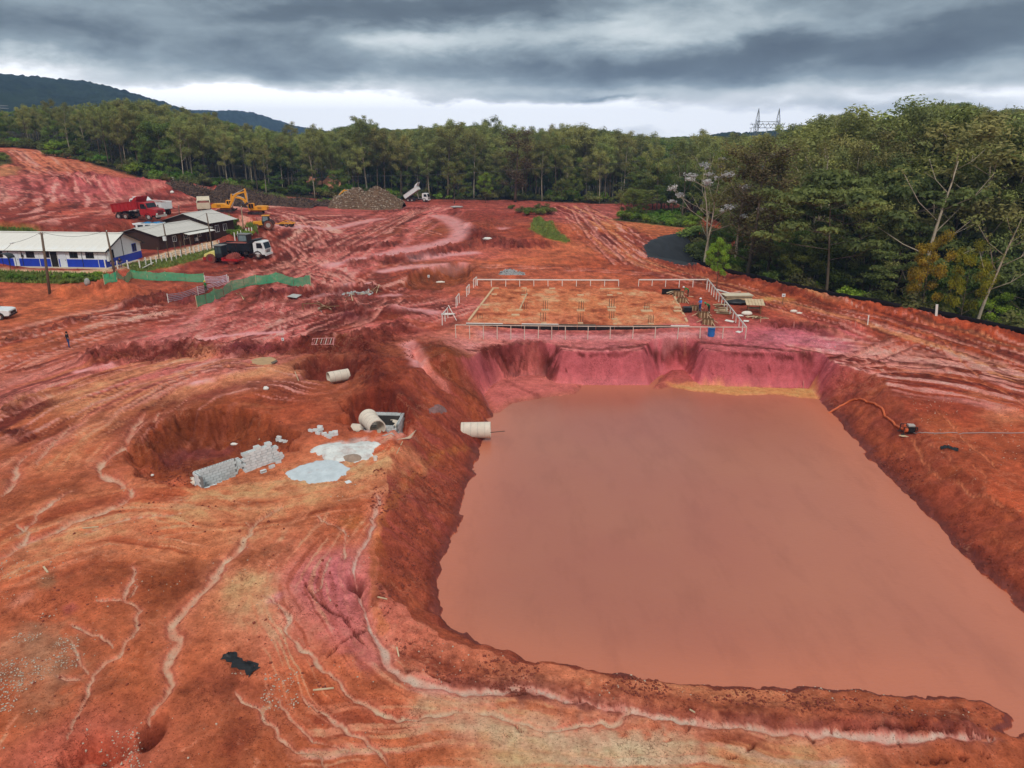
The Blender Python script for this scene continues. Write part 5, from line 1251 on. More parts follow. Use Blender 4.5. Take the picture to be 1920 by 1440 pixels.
def instanced_mass(name, items, kind_label):
    """items: (prototype, x, y, z, height, wide) -> one object carrying the far trees"""
    protos = []
    for it in items:
        if not any(it[0] is q for q in protos): protos.append(it[0])
    me = bpy.data.meshes.new(name); n = len(items)
    me.vertices.add(n); me.vertices.foreach_set('co', np.array([(i[1], i[2], i[3] - .2) for i in items], np.float32).ravel())
    a = me.attributes.new('size', 'FLOAT_VECTOR', 'POINT'); a.data.foreach_set('vector', np.array([(i[4] / i[0]['H'] * i[5], i[4] / i[0]['H'] * i[5], i[4] / i[0]['H']) for i in items], np.float32).ravel())
    a = me.attributes.new('turn', 'FLOAT_VECTOR', 'POINT'); a.data.foreach_set('vector', np.array([(0, 0, RNG.random() * 6.28) for i in items], np.float32).ravel())
    a = me.attributes.new('sort', 'INT', 'POINT'); a.data.foreach_set('value', np.array([[k for k, q in enumerate(protos) if q is i[0]][0] for i in items], np.int32))
    o = bpy.data.objects.new(name, me); COL.objects.link(o); o['kind'] = 'stuff'
    ng = bpy.data.node_groups.new(name, 'GeometryNodeTree')
    ng.interface.new_socket('Geometry', in_out='INPUT', socket_type='NodeSocketGeometry'); ng.interface.new_socket('Geometry', in_out='OUTPUT', socket_type='NodeSocketGeometry')
    gi = ng.nodes.new('NodeGroupInput'); go = ng.nodes.new('NodeGroupOutput'); jn = ng.nodes.new('GeometryNodeJoinGeometry')
    def attr(nm, ty):
        q = ng.nodes.new('GeometryNodeInputNamedAttribute'); q.data_type = ty; q.inputs['Name'].default_value = nm
        return [s for s in q.outputs if s.enabled and s.name == 'Attribute'][0]
    sz, tn, so = attr('size', 'FLOAT_VECTOR'), attr('turn', 'FLOAT_VECTOR'), attr('sort', 'INT')
    for k, p in enumerate(protos):
        cmp = ng.nodes.new('FunctionNodeCompare'); cmp.data_type = 'INT'; cmp.operation = 'EQUAL'
        ins_ = [s for s in cmp.inputs if s.enabled and s.type == 'INT']
        ng.links.new(so, ins_[0]); ins_[1].default_value = k
        for key in ('crown', 'trunk'):
            src = next((ob for ob in bpy.data.objects if ob.type == 'MESH' and ob.data == p[key]), None)
            if src is None: continue
            oi = ng.nodes.new('GeometryNodeObjectInfo'); oi.inputs['Object'].default_value = src; oi.transform_space = 'ORIGINAL'; oi.inputs['As Instance'].default_value = True
            ip = ng.nodes.new('GeometryNodeInstanceOnPoints')
            ng.links.new(gi.outputs[0], ip.inputs['Points']); ng.links.new(cmp.outputs[0], ip.inputs['Selection']); ng.links.new(oi.outputs['Geometry'], ip.inputs['Instance'])
            ng.links.new(tn, ip.inputs['Rotation']); ng.links.new(sz, ip.inputs['Scale'])
            ng.links.new(ip.outputs[0], jn.inputs[0])
    ng.links.new(jn.outputs[0], go.inputs[0])
    md = o.modifiers.new('wood', 'NODES'); md.node_group = ng
    return o
# far woods on the plain and the wooded slopes
for k in range(900):
    a = RNG.uniform(-44, 44); D = RNG.uniform(300, 700)
    x, y = D * math.sin(R(a)), D * math.cos(R(a)); g = ground_z(x, y); tz, u = top_z(x, y)
    if x < 60 and D < 380: continue
    p = EUC[k % 4] if k % 3 else BRO[k % 4]
    BACK.append((p, x, y, g, max(5, min(24, tz - g - 2.0)), 1.5))
forest = instanced_mass('forest', BACK, 'wood')

# ------------------------------------------------------------------ far wooded mountains
hm, nt, b = new_mat('wooded hillside')
f = noise_node(nt, .02, 8, .7); rp = nt.nodes.new('ShaderNodeValToRGB'); nt.links.new(f, rp.inputs[0])
rp.color_ramp.elements[0].position = .35; rp.color_ramp.elements[1].position = .7
rp.color_ramp.elements[0].color = tuple(S(26, 36, 24)) + (1,); rp.color_ramp.elements[1].color = tuple(S(50, 62, 40)) + (1,)
nt.links.new(rp.outputs[0], b.inputs['Base Color']); b.inputs['Roughness'].default_value = .95; b.inputs['Specular IOR Level'].default_value = .05
def hill(prof, D, near, seed, name='hills'):
    us = np.array([p[0] for p in prof], float); vs = np.array([p[1] for p in prof], float)
    az0 = math.atan((us[0] - 960) / (FPX * 1.06)); az1 = math.atan((us[-1] - 960) / (FPX * 1.06))
    nt_, nr_ = 420, 150
    A = np.linspace(az0, az1, nt_); Rr = np.concatenate([np.linspace(near, D, 110), np.linspace(D * 1.01, D * 1.35, 40)])
    TH, RR_ = np.meshgrid(A, Rr)
    u = 960 + FPX / _c * np.tan(TH); v = np.interp(u, us, vs)
    crest = CAM_Z + D * np.tan(np.arctan((720 - v) / FPX) - R(PITCH))
    x, y = RR_ * np.sin(TH), RR_ * np.cos(TH)
    t = sstep(0, 1, (RR_ - near) / (D - near)); t = np.where(RR_ > D, 1 - .8 * ((RR_ - D) / (D * .35)) ** 1.3, t)
    zz = (crest - 5) * t
    spur = (fbm(x * .0042, y * .0042, 4, seed) - .5) * 60 * np.sin(np.clip((RR_ - near) / (D - near), 0, 1) * math.pi) * np.clip(crest / 60, .1, 1)
    tree = np.abs(vnoise(x * .085, y * .085, seed + 7)) * 8 + vnoise(x * .2, y * .2, seed + 8) * 4 - 6
    zz = zz + spur + tree * np.clip(t * 1.5, 0, 1)
    J = np.arange(nt_ * Rr.size).reshape(Rr.size, nt_)
    fq = np.stack([J[:-1, :-1], J[:-1, 1:], J[1:, 1:], J[1:, :-1]], -1).reshape(-1, 4)[:, ::-1]
    o = add_mesh(name, np.stack([x, y, zz], -1).reshape(-1, 3), fq, hm, True); o['kind'] = 'structure'
    return o
hill([(-700, 200), (-350, 135), (-120, 138), (0, 150), (40, 155), (90, 158), (150, 160), (200, 166), (250, 177), (290, 188), (330, 199), (400, 220), (500, 246), (560, 256), (640, 262)], 1500, 650, 5)
hill([(150, 262), (280, 222), (340, 208), (400, 210), (450, 208), (480, 212), (520, 224), (560, 236), (620, 248), (700, 254), (760, 262)], 2300, 1550, 15)
hill([(1150, 262), (1300, 254), (1420, 246), (1500, 240), (1580, 233), (1660, 231), (1760, 226), (1900, 222), (2200, 215), (2600, 240)], 1300, 700, 25)

# ------------------------------------------------------------------ air
def haze(density, top):
    mb = MB(); mb.box((0, 1250, (top - 16) / 2), (5200, 5200, top + 16))
    m = bpy.data.materials.new('haze air'); m.use_nodes = True; nt = m.node_tree; nt.nodes.clear()
    o_ = nt.nodes.new('ShaderNodeOutputMaterial'); v = nt.nodes.new('ShaderNodeVolumePrincipled')
    v.inputs['Color'].default_value = (.36, .57, 1, 1); v.inputs['Density'].default_value = density; v.inputs['Anisotropy'].default_value = .0
    nt.links.new(v.outputs[0], o_.inputs['Volume'])
    o = mb.build('haze', m); o['kind'] = 'stuff'
    return o
# ------------------------------------------------------------------ buildings
M_WHITE = mat('white painted wall', (226, 228, 228), .6, .05, 1.5, dirt=.06)
M_BLUE = mat('blue painted wall', (24, 58, 172), .5, .12, 1.5)
M_ROOFW = mat('white fibre cement sheet', (222, 216, 206), .7, .06, .8)
M_ROOFG = mat('grey fibre cement sheet', (186, 180, 172), .8, .10, .8)
M_BROWNW = mat('dark stained boards', (66, 42, 32), .75, .3, 2.5, .2, stretch=(6, 6, .6))
M_GLASS = mat('dark window glass', (28, 34, 40), .12, .3, 1.0)
M_WFRAME = mat('white frame', (215, 215, 212), .5, .05)
M_DFRAME = mat('dark frame', (46, 42, 42), .5, .1)
M_CONC = mat('grey concrete', (158, 156, 150), .85, .18, 2.5, .2)
M_DOORW = mat('white door leaf', (208, 214, 220), .5, .05)
M_WOODG = mat('weathered timber', (104, 86, 70), .85, .3, 2.0, .2, stretch=(3, 3, .5))
M_WOODP = mat('pale timber', (196, 170, 136), .8, .2, 2.0, .1)
M_WOODB = mat('brown form timber', (124, 90, 60), .85, .3, 2.5, .15)
M_POSTW = mat('whitewashed post', (224, 218, 208), .8, .08, 2.0, dirt=.15)
M_BLACK = mat('black plastic sheet', (22, 22, 25), .45, .4, 2.0, .3)
M_STEEL = mat('rusty steel', (92, 66, 54), .7, .3, 6)
M_WIRE = mat('grey wire', (70, 68, 68), .6, .1)

def local(o, T): return o
def gable_roof(parent, L, Wd, eave, rise, over, sheet_mat, name='roof', sheet=1.1):
    """two slopes of separate roof sheets plus a ridge cap; local x along the ridge, y across"""
    root = MB(); sl = math.hypot(Wd / 2 + over, rise * (Wd / 2 + over) / (Wd / 2))
    n = int(round((L + 2 * over) / sheet)); w = (L + 2 * over) / n
    ridge = MB(); ridge.prism([(-.22, eave + rise - .02), (0, eave + rise + .08), (.22, eave + rise - .02), (0, eave + rise + .02)], -over, L + over, 'x')
    ro = ridge.build(name, sheet_mat, parent)
    proto = {}
    for s in (-1, 1):
        mb = MB(); yo = s * (Wd / 2 + over); zo = eave - rise * over / (Wd / 2)
        k = 6
        # a corrugated sheet
        vs = []; fs = []
        for i in range(k * 2 + 1):
            x = w * i / (k * 2) * 1.0; dz = .02 if i % 2 else -.02
            vs += [(x, yo, zo + dz), (x, 0, eave + rise + dz)]
        for i in range(k * 2): fs.append([2 * i, 2 * i + 2, 2 * i + 3, 2 * i + 1])
        mb._add(vs, fs)
        o = mb.build('roof_sheet', sheet_mat, ro); md = o.data
        for i in range(n):
            c = o if i == 0 else bpy.data.objects.new('roof_sheet', md)
            if i: COL.objects.link(c); c.parent = ro
            c.location = (-over + i * w, 0, .006 * (i % 2))
    return ro
def window(parent, x, z, w, h, side, y, frame=None, glass=None, mull=1):
    """framed window on a wall; side: 'front' wall at local y, or 'end' wall at local x=y"""
    fm = MB(); d = .06
    def bx(cx, cz, sx, sz, mb, off):
        if side == 'front': mb.box((cx, y + off, cz), (sx, d, sz))
        else: mb.box((y + off, cx, cz), (d, sx, sz))
    sg = -1 if side == 'front' else 1
    t = .07
    bx(x, z + h / 2, w + 2 * t, t, fm, sg * .045); bx(x, z - h / 2, w + 2 * t, t, fm, sg * .045)
    bx(x - w / 2 - t / 2, z, t, h - t, fm, sg * .045); bx(x + w / 2 + t / 2, z, t, h - t, fm, sg * .045)
    for i in range(mull): bx(x - w / 2 + w * (i + 1) / (mull + 1), z, .05, h - t, fm, sg * .043)
    f = fm.build('window', frame or M_DFRAME, parent)
    g = MB(); bx(x, z, w, h - t, g, sg * .01); g.build('pane', glass or M_GLASS, f)
    return f
def door(parent, x, w, h, y, m, z0=.05):
    mb = MB(); mb.box((x, y - .03, z0 + h / 2), (w, .08, h)); d = mb.build('door', m, parent)
    k = MB(); k.box((x - w / 2 + .12, y - .09, z0 + 1.0), (.05, .06, .14)); k.build('handle', M_DFRAME, d)
    return d

# white and blue site office. local +x runs to the LEFT end as seen, so its frame is turned: x from the right corner leftwards
c1 = Vector((C1[0], C1[1], ground_z(C1[0], C1[1])))
off = thing('site_office', 'long white site office with blue lower walls and pale gabled roof', 'building', (c1.x, c1.y, c1.z), 175)
Lb, Wb, Eb = 27.0, 9.6, 2.85
# local axes: x' = leftwards along the front, y' must point away from the camera: mirrored frame handled with negative y
def oy(v): return -v
wl_ = MB()
wl_.prism([(0, 1.3), (0, Eb), (oy(Wb / 2), Eb + 1.95), (oy(Wb), Eb), (oy(Wb), 1.3)], 0, Lb, 'x')
wl_.build('wall', M_WHITE, off)
dd_ = MB(); dd_.box((Lb / 2, oy(Wb / 2), .65 - .3), (Lb + .03, Wb + .03, 1.30 + .6)); dd_.build('blue_lower_wall', M_BLUE, off)
pl = MB(); pl.box((Lb / 2, oy(Wb / 2), -.35), (Lb + 1.6, Wb + 1.8, .82)); pl.build('plinth', mat('pale concrete apron', (206, 186, 158), .85, .12, 1.0), off)
rt = bpy.data.objects.new('roof', None)
def office_roof():
    e = MB(); e.prism([(-.25, 0), (0, .10), (.25, 0), (0, .03)], -.5, Lb + .5, 'x')
    ro = e.build('roof', M_ROOFW, off); ro.location = (0, oy(Wb / 2), Eb + 2.02)
    n = 26; w = (Lb + 1.0) / n
    for s in (-1, 1):
        mb = MB(); vs, fs = [], []
        for i in range(13):
            x = w * i / 12; dz = .02 if i % 2 else -.02
            vs += [(x, s * (Wb / 2 + .55), -2.02 - .23 + dz), (x, 0, dz)]
        for i in range(12): fs.append([2 * i, 2 * i + 2, 2 * i + 3, 2 * i + 1])
        mb._add(vs, fs); o = mb.build('roof_sheet', M_ROOFW, ro)
        for i in range(n):
            c = o if i == 0 else bpy.data.objects.new('roof_sheet', o.data)
            if i: COL.objects.link(c); c.parent = ro
            c.location = (-.5 + i * w, 0, .008 * (i % 2))
    f = MB()
    for s in (-1, 1): f.bar((-.52, s * (Wb / 2 + .5), -2.30), (-.52, 0, -.06), .05, .22); f.bar((-.5, s * (Wb / 2 + .52), -2.32), (Lb + .5, s * (Wb / 2 + .52), -2.32), .05, .12)
    f.build('fascia', M_DFRAME, ro)
office_roof()
for (s0, s1, z0, z1) in [(2.0, 3.2, 1.55, 2.6), (4.7, 5.9, 1.55, 2.6), (9.45, 10.25, 1.55, 2.6), (12.0, 13.25, 1.5, 2.6), (17.4, 18.6, 1.5, 2.6), (21, 22.2, 1.5, 2.6)]:
    fm = MB(); t = .07; xm, zm, w_, h_ = (s0 + s1) / 2, (z0 + z1) / 2, s1 - s0, z1 - z0
    for (cx, cz, sx, sz) in [(xm, z1, w_ + .14, t), (xm, z0, w_ + .14, t), (s0 - .035, zm, t, h_ - t), (s1 + .035, zm, t, h_ - t), (xm, zm, .05, h_ - t)]:
        fm.box((cx, .05, cz), (sx, .07, sz))
    f = fm.build('window', M_DFRAME, off); g = MB(); g.box((xm, .02, zm), (w_, .05, h_ - t)); g.build('pane', M_GLASS, f)
for (s0, s1, m, nm) in [(6.6, 7.75, M_DOORW, 'door'), (14.7, 15.6, M_DOORW, 'door')]:
    mb = MB(); mb.box(((s0 + s1) / 2, .05, 1.25), (s1 - s0, .08, 2.4)); d_ = mb.build(nm, m, off)
    k = MB(); k.box((s0 + .15, .11, 1.15), (.05, .05, .15)); k.build('handle', M_DFRAME, d_)
mb = MB(); mb.box((8.65, .03, 1.25), (1.15, .06, 2.4)); d_ = mb.build('doorway', mat('dark opening', (26, 22, 22), .9, .1), off); d_['label'] = 'dark open doorway'
mb = MB(); mb.box((8.65 - .62, .06, 1.25), (.08, .1, 2.45)); mb.box((8.65 + .62, .06, 1.25), (.08, .1, 2.45)); mb.box((8.65, .06, 2.5), (1.3, .1, .08)); mb.build('door_frame', M_WFRAME, d_)
for sx in (1.3, 3.95, 11.2, 14.1, 16.4):
    mb = MB(); mb.box((sx, .04, 1.45), (.07, .06, 2.75)); mb.build('downpipe', M_WFRAME if sx in (1.3, 11.2) else M_DFRAME, off)
mb = MB(); mb.box((13.95, .12, 1.75), (.32, .16, .4)); mb.build('meter_box', M_DFRAME, off)
for (a, b2, z0, z1) in [(-1.0, -2.0, 1.35, 2.6), (-7.2, -8.2, 1.5, 2.75)]:
    fm = MB(); ym, zm = (a + b2) / 2, (z0 + z1) / 2
    for (cy, cz, sy, sz) in [(ym, z1, 1.14, .08), (ym, z0, 1.14, .08), (a + .04, zm, .08, z1 - z0 - .08), (b2 - .04, zm, .08, z1 - z0 - .08), (ym, zm, .05, z1 - z0 - .08)]:
        fm.box((-.05, cy, cz), (.07, sy, sz))
    f = fm.build('window', M_DFRAME if a > -3 else M_BLUE, off); g = MB(); g.box((-.02, ym, zm), (.05, .98, z1 - z0 - .08)); g.build('pane', M_GLASS, f)
mb = MB(); mb.box((-.04, -4.6, 2.6), (.05, .08, 3.2)); mb.build('cover_strip', M_DFRAME, off)
mb = MB(); mb.box((-.22, -.45, 1.75), (.36, .7, 1.5)); mb.box((-.42, -.45, 1.75), (.04, .55, .55)); mb.build('air_conditioner', M_WFRAME, off)
# dark awning by the left door
aw0 = at(14, 503)
aw1 = thing('awning', 'small dark domed awning on thin legs at the left end of the office', 'awning', aw0)
mb = MB(); vs, fs = [], []
for i in range(9):
    t = math.pi * i / 8
    for y in (-.8, .8): vs.append((math.cos(t) * 1.0, y, 1.55 + math.sin(t) * .75))
for i in range(8): fs.append([2 * i, 2 * i + 2, 2 * i + 3, 2 * i + 1])
mb._add(vs, fs); o = mb.build('cover', M_BLACK, aw1); sm = o.modifiers.new('thick', 'SOLIDIFY'); sm.thickness = .04
for sx in (-1, 1):
    for sy in (-.75, .75): mb = MB(); mb.cyl((sx, sy, -.2), (sx, sy, 1.56), .04, n=6); mb.build('leg', M_DFRAME, aw1)

# two brown timber buildings in line
def brown_house(label, corner, yaw, L, Wd, E, rise, wins, awning=None, ac=None, doors=()):
    """corner = nearest wall corner; local x along the long front (away to the right), local +y to the left/back"""
    t = thing('timber_house', label, 'building', corner, yaw)
    w = MB(); w.prism([(0, -.4), (0, E), (Wd / 2, E + rise), (Wd, E), (Wd, -.4)], .05, L - .05, 'x'); wo = w.build('wall', M_BROWNW, t)
    # boarding: every cladding board proud of the wall
    bx_ = MB(); bx_.box((0, 0, 0), (.19, .03, E + .35)); b0 = None
    n = int(L / .42)
    for i in range(n):
        if b0 is None: b0 = bx_.build('board', M_BROWNW, wo); c = b0
        else: c = bpy.data.objects.new('board', b0.data); COL.objects.link(c); c.parent = wo
        c.location = (.25 + i * .42, -.012, E / 2 - .2)
    by_ = MB(); by_.box((0, 0, 0), (.03, .22, E + .35)); b1 = None
    for i in range(int(Wd / .46)):
        if b1 is None: b1 = by_.build('board', M_BROWNW, wo); c = b1
        else: c = bpy.data.objects.new('board', b1.data); COL.objects.link(c); c.parent = wo
        c.location = (.035, .3 + i * .46, E / 2 - .2)
    e = MB(); e.prism([(Wd / 2 - .25, E + rise + .04), (Wd / 2, E + rise + .14), (Wd / 2 + .25, E + rise + .04), (Wd / 2, E + rise + .07)], -.6, L + .6, 'x'); ro = e.build('roof', M_ROOFG, t)
    n = int((L + 1.2) / 1.1); w_ = (L + 1.2) / n; sl = rise / (Wd / 2)
    for s in (-1, 1):
        mb = MB(); vs, fs = [], []
        for i in range(13):
            x = w_ * i / 12; dz = .02 if i % 2 else -.02
            vs += [(x, Wd / 2 + s * (Wd / 2 + .7), E + .05 - .7 * sl + dz), (x, Wd / 2, E + rise + .06 + dz)]
        for i in range(12): fs.append([2 * i, 2 * i + 2, 2 * i + 3, 2 * i + 1])
        mb._add(vs, fs); o = mb.build('roof_sheet', M_ROOFG, ro)
        for i in range(n):
            c = o if i == 0 else bpy.data.objects.new('roof_sheet', o.data)
            if i: COL.objects.link(c); c.parent = ro
            c.location = (-.6 + i * w_, 0, .008 * (i % 2))
    for (x, z, ww, hh) in wins:
        fm = MB()
        for (cx, cz, sx, sz) in [(x, z + hh / 2, ww + .16, .08), (x, z - hh / 2, ww + .16, .08), (x - ww / 2 - .04, z, .08, hh - .08), (x + ww / 2 + .04, z, .08, hh - .08), (x, z, .05, hh - .08)]:
            fm.box((cx, -.06, cz), (sx, .07, sz))
        f = fm.build('window', M_WFRAME, t); g = MB(); g.box((x, -.04, z), (ww, .04, hh - .08)); g.build('pane', M_GLASS, f)
    for (x, ww) in doors:
        mb = MB(); mb.box((x, -.04, 1.05), (ww, .05, 2.1)); mb.build('door', mat('brown door', (92, 60, 42), .7, .2), t)
    if awning:
        x0, x1, dep = awning
        mb = MB(); mb.prism([(.0, E - .25), (-dep, E - .62), (-dep, E - .56), (0, E - .19)], x0, x1, 'x'); a_ = mb.build('porch_roof', M_ROOFW, t)
        for x in np.linspace(x0 + .2, x1 - .2, 4): mb = MB(); mb.box((x, -dep + .1, (E - .62) / 2 - .1), (.12, .12, E - .5)); mb.build('porch_post', M_BROWNW, t)
    if ac: mb = MB(); mb.box((ac[0], -.28, ac[1]), (.75, .4, .6)); mb.build('air_conditioner', M_WFRAME, t)
    return t
k1 = Vector((K1[0], K1[1], ground_z(K1[0], K1[1]))); yaw_b = math.degrees(math.atan2(.955, .297))
brown_house('nearer dark brown timber house with grey sheet roof and white porch', k1, yaw_b, 13.6, 9.0, 2.65, 1.1, [(4.0, 1.55, .8, 1.0), (7.0, 1.6, .9, .9), (10.6, 1.6, .9, .9)], awning=(6.0, 13.4, 1.7), ac=(9.6, .75), doors=[(5.4, .9), (8.6, .9)])
dirb = Vector((.297, .955, 0)); k2 = k1 + dirb * 13.75; k2.z = k1.z + .15
brown_house('farther and taller dark brown timber house with grey sheet roof', k2, yaw_b, 7.5, 11.0, 3.35, 1.5, [(2.2, 1.9, 1.0, 1.3), (4.6, 1.9, 1.0, 1.3)])

# ------------------------------------------------------------------ poles and wires
POLE = []
def pole(u0, v0, u1, v1, label, r=.12, m=None, lamp=False, arm=False):
    b_ = at(u1, v1); d = ray(u0, v0); D = math.hypot(b_.x, b_.y); k = D / math.hypot(d[0], d[1])
    top = Vector((d[0] * k, d[1] * k, CAM_Z + d[2] * k))
    t = thing('utility_pole', label, 'pole', b_, 0, 'wooden utility poles about the offices')
    lt_ = top - b_
    mb = MB(); mb.tube([(0, 0, -.5), tuple(lt_ * .5 + Vector((.04, 0, 0))), tuple(lt_)], [r * 1.15, r, r * .8], 8); mb.build('shaft', m or M_WOODG, t, True)
    if arm:
        mb = MB(); mb.cyl(lt_ * .97 + Vector((-.35, 0, 0)), lt_ * .97 + Vector((.35, 0, 0)), .05, n=6); mb.build('crossarm', M_WOODG, t)
    mb = MB(); mb.cyl(lt_ * .985 + Vector((.1, -.1, 0)), lt_ * .985 + Vector((.1, -.1, .15)), .05, n=6); mb.build('insulator', M_WFRAME, t)
    if lamp:
        mb = MB(); mb.box(lt_ * .58 + Vector((-.05, -.28, 0)), (.5, .35, .7)); mb.build('transformer_box', M_WFRAME, t)
    POLE.append(top); return t
pole(77.5, 435, 93, 551, 'tall leaning dark pole nearest the camera in front of the white office', .17, arm=True)
pole(199, 432, 218, 527, 'leaning pole standing behind the green mesh at the office corner', .14)
pole(306, 419, 317, 485, 'pole with a white box in front of the nearer brown house', .12, lamp=True)
pole(387, 399, 398, 466, 'pole in front of the taller brown house', .12)
pole(452, 387, 457, 438, 'thin pole beside the grassy mound right of the brown houses', .11, mat('pale pole', (150, 130, 104), .8, .2))
pole(335, 386, 336, 407, 'short distant pole between the white lorry and the pale lorry', .10)
def wire(label, pts, sag=.4, r=.018, cat='cable'):
    mb = MB()
    for a, b_ in zip(pts[:-1], pts[1:]):
        a, b_ = Vector(a), Vector(b_)
        mb.tube([a.lerp(b_, i / 12) - Vector((0, 0, sag * 4 * (i / 12) * (1 - i / 12))) for i in range(13)], r, 4)
    return tag(mb.build('overhead_wire', M_WIRE), label, cat)
p_lamp = at(42, 506); p_lamp = Vector((p_lamp.x, p_lamp.y - 1, p_lamp.z + 4.2))
wire('sagging wire from the tall dark pole to the pole at the office corner', [POLE[0], POLE[1]], .7, .022)
wire('wire from the tall dark pole down to the left end of the office', [POLE[0], p_lamp, Vector((p_lamp.x - 2.2, p_lamp.y, p_lamp.z - 1.4))], .2, .022)
wire('wire running along the brown houses from pole to pole', [POLE[1], POLE[2], POLE[3], POLE[4]], .6, .015)
mb = MB(); mb.ball(p_lamp, .22, 8, 5, (1.6, 1, .5)); tag(mb.build('street_lamp', M_WFRAME, None, True), 'white lamp hanging on the wire above the office roof', 'lamp')
# high wires in front of the wood
wire('two thin power lines crossing in front of the far wood', [PD(380, 332, 232), PD(700, 330, 232), PD(1000, 316, 232), PD(1290, 292, 236)], .5, .05, 'power line')
# transmission pylons
M_LATT = mat('grey lattice steel', (120, 124, 128), .6, .1)
def pylon_portal(u, v0, v1, D, label):
    b_ = Vector(PD(u, v1, D)); b_.z = ground_z(b_.x, b_.y); top = PD(u, v0, D)[2]; H = top - b_.z
    t = thing('transmission_pylon', label, 'pylon', b_, 6)
    hw = 4.4
    for s in (-1, 1):
        mb = MB(); zk = H - 4.5
        for (dx, dy) in ((-1, -1), (1, -1), (1, 1), (-1, 1)):
            mb.bar((s * hw * 1.5 + dx * 1.5, dy * 1.8, 0), (s * hw + dx * .6, dy * .5, zk), .17); mb.bar((s * hw + dx * .6, dy * .5, zk), (s * hw, 0, H), .14)
        for i in range(9):
            z0, z1 = zk * i / 9, zk * (i + 1) / 9
            cp = lambda dx, z: (s * hw * (1.5 - .5 * z / zk) + dx * (1.5 - .9 * z / zk), -(1.8 - 1.3 * z / zk), z)
            mb.bar(cp(-1, z0), cp(1, z1), .14); mb.bar(cp(1, z0), cp(-1, z1), .14)
        mb.build('mast', M_LATT, t)
    mb = MB(); zb = H - 7.6; bw = 7.2
    for dz in (0, 2.4):
        for dy in (-.7, .7): mb.bar((-bw, dy, zb + dz * .6), (bw, dy, zb + dz * .6), .2); mb.bar((-hw, dy, zb + dz), (hw, dy, zb + dz), .2)
    for i in range(12):
        x0, x1 = -bw + i * bw / 6, -bw + (i + 1) * bw / 6
        mb.bar((x0, -.7, zb + (0 if i % 2 else 2.0)), (x1, -.7, zb + (2.0 if i % 2 else 0)), .14)
    mb.build('crossbeam', M_LATT, t)
    for x in (-bw * .95, 0, bw * .95): mb = MB(); mb.cyl((x, 0, zb - 2), (x, 0, zb), .16, n=6); mb.build('insulator', M_WFRAME, t)
pylon_portal(1437, 203, 252, 330, 'grey lattice portal pylon standing above the wood on the right')
def pylon_single(u, v0, v1, D, label):
    b_ = Vector(PD(u, v1, D)); b_.z = ground_z(b_.x, b_.y); H = PD(u, v0, D)[2] - b_.z
    t = thing('transmission_pylon', label, 'pylon', b_, -12)
    mb = MB()
    for (dx, dy) in ((-1, -1), (1, -1), (1, 1), (-1, 1)): mb.bar((dx * 2.6, dy * 2.6, 0), (dx * .3, dy * .3, H), .3)
    for i in range(12):
        z0, z1 = H * i / 12, H * (i + 1) / 12; w0, w1 = 2.6 - 2.3 * i / 12, 2.6 - 2.3 * (i + 1) / 12
        mb.bar((-w0, -w0, z0), (w1, -w1, z1), .16); mb.bar((w0, -w0, z0), (-w1, -w1, z1), .16)
    mb.build('mast', M_LATT, t)
    for z in (.98, .86):
        mb = MB(); mb.bar((-6, 0, H * z), (6, 0, H * z), .3); mb.bar((-6, 0, H * z), (0, 0, H * (z + .05)), .2); mb.bar((6, 0, H * z), (0, 0, H * (z + .05)), .2); mb.build('crossarm', M_LATT, t)
pylon_single(4, 198, 240, 430, 'grey lattice pylon at the left border of the wood')

# ------------------------------------------------------------------ fences and barriers
tf = thing('post_and_wire_fence', 'low fence of white posts and wires along the office yard', 'fence', at(263, 504))
fo = tf.location.copy(); tops = []
posts_px = [(199, 504), (221, 504), (241, 504), (263, 504), (274, 498), (284.5, 497.5), (294, 495), (304, 492.5), (312.5, 490), (322.5, 489), (331, 485), (340, 482.5), (349, 480), (357.5, 477.5), (365, 476), (374, 474), (381, 471), (389, 470), (400, 467), (412, 464)]
for i, (u, v) in enumerate(posts_px):
    p = at(u, v) - fo; h = 1.35 + RNG.uniform(-.1, .1); l = RNG.uniform(-.05, .05)
    mb = MB(); mb.bar(p + Vector((0, 0, -.3)), p + Vector((l, 0, h)), .15, .15); mb.build('post', M_POSTW, tf); tops.append(p + Vector((l, 0, h)))
for k in (.25, .55, .85):
    mb = MB()
    for a, b_ in zip(tops[:-1], tops[1:]): mb.bar(a - Vector((0, 0, 1.3 * (1 - k))), b_ - Vector((0, 0, 1.3 * (1 - k))), .022)
    mb.build('wire', M_WIRE, tf)
for (u, v) in [(299, 489), (330, 480), (341, 477), (348, 472), (359, 469)]:
    p = at(u, v) - fo; mb = MB(); mb.bar(p + Vector((0, 0, -.3)), p + Vector((0, 0, 2.3)), .11); o = mb.build('post', M_WOODG, tf); o['label'] = 'tall dark stake'
tf2 = thing('post_and_wire_fence', 'short row of white posts behind the black lorry', 'fence', at(463, 443)); fo = tf2.location.copy()
for (u, v) in [(441, 451), (447, 449), (453, 447), (463, 443), (468, 442), (473, 441)]:
    p = at(u, v) - fo; mb = MB(); mb.bar(p + Vector((0, 0, -.3)), p + Vector((RNG.uniform(-.05, .05), 0, 1.5)), .16); mb.build('post', M_POSTW, tf2)
# tumbled rails of the fence
mb = MB(); a, b_ = at(266, 505), at(289, 500); mb.bar(a + Vector((0, 0, .15)), b_ + Vector((0, 0, .7)), .1); tag(mb.build('fallen_rail', M_POSTW), 'white rail hanging askew from the post fence', 'rail')

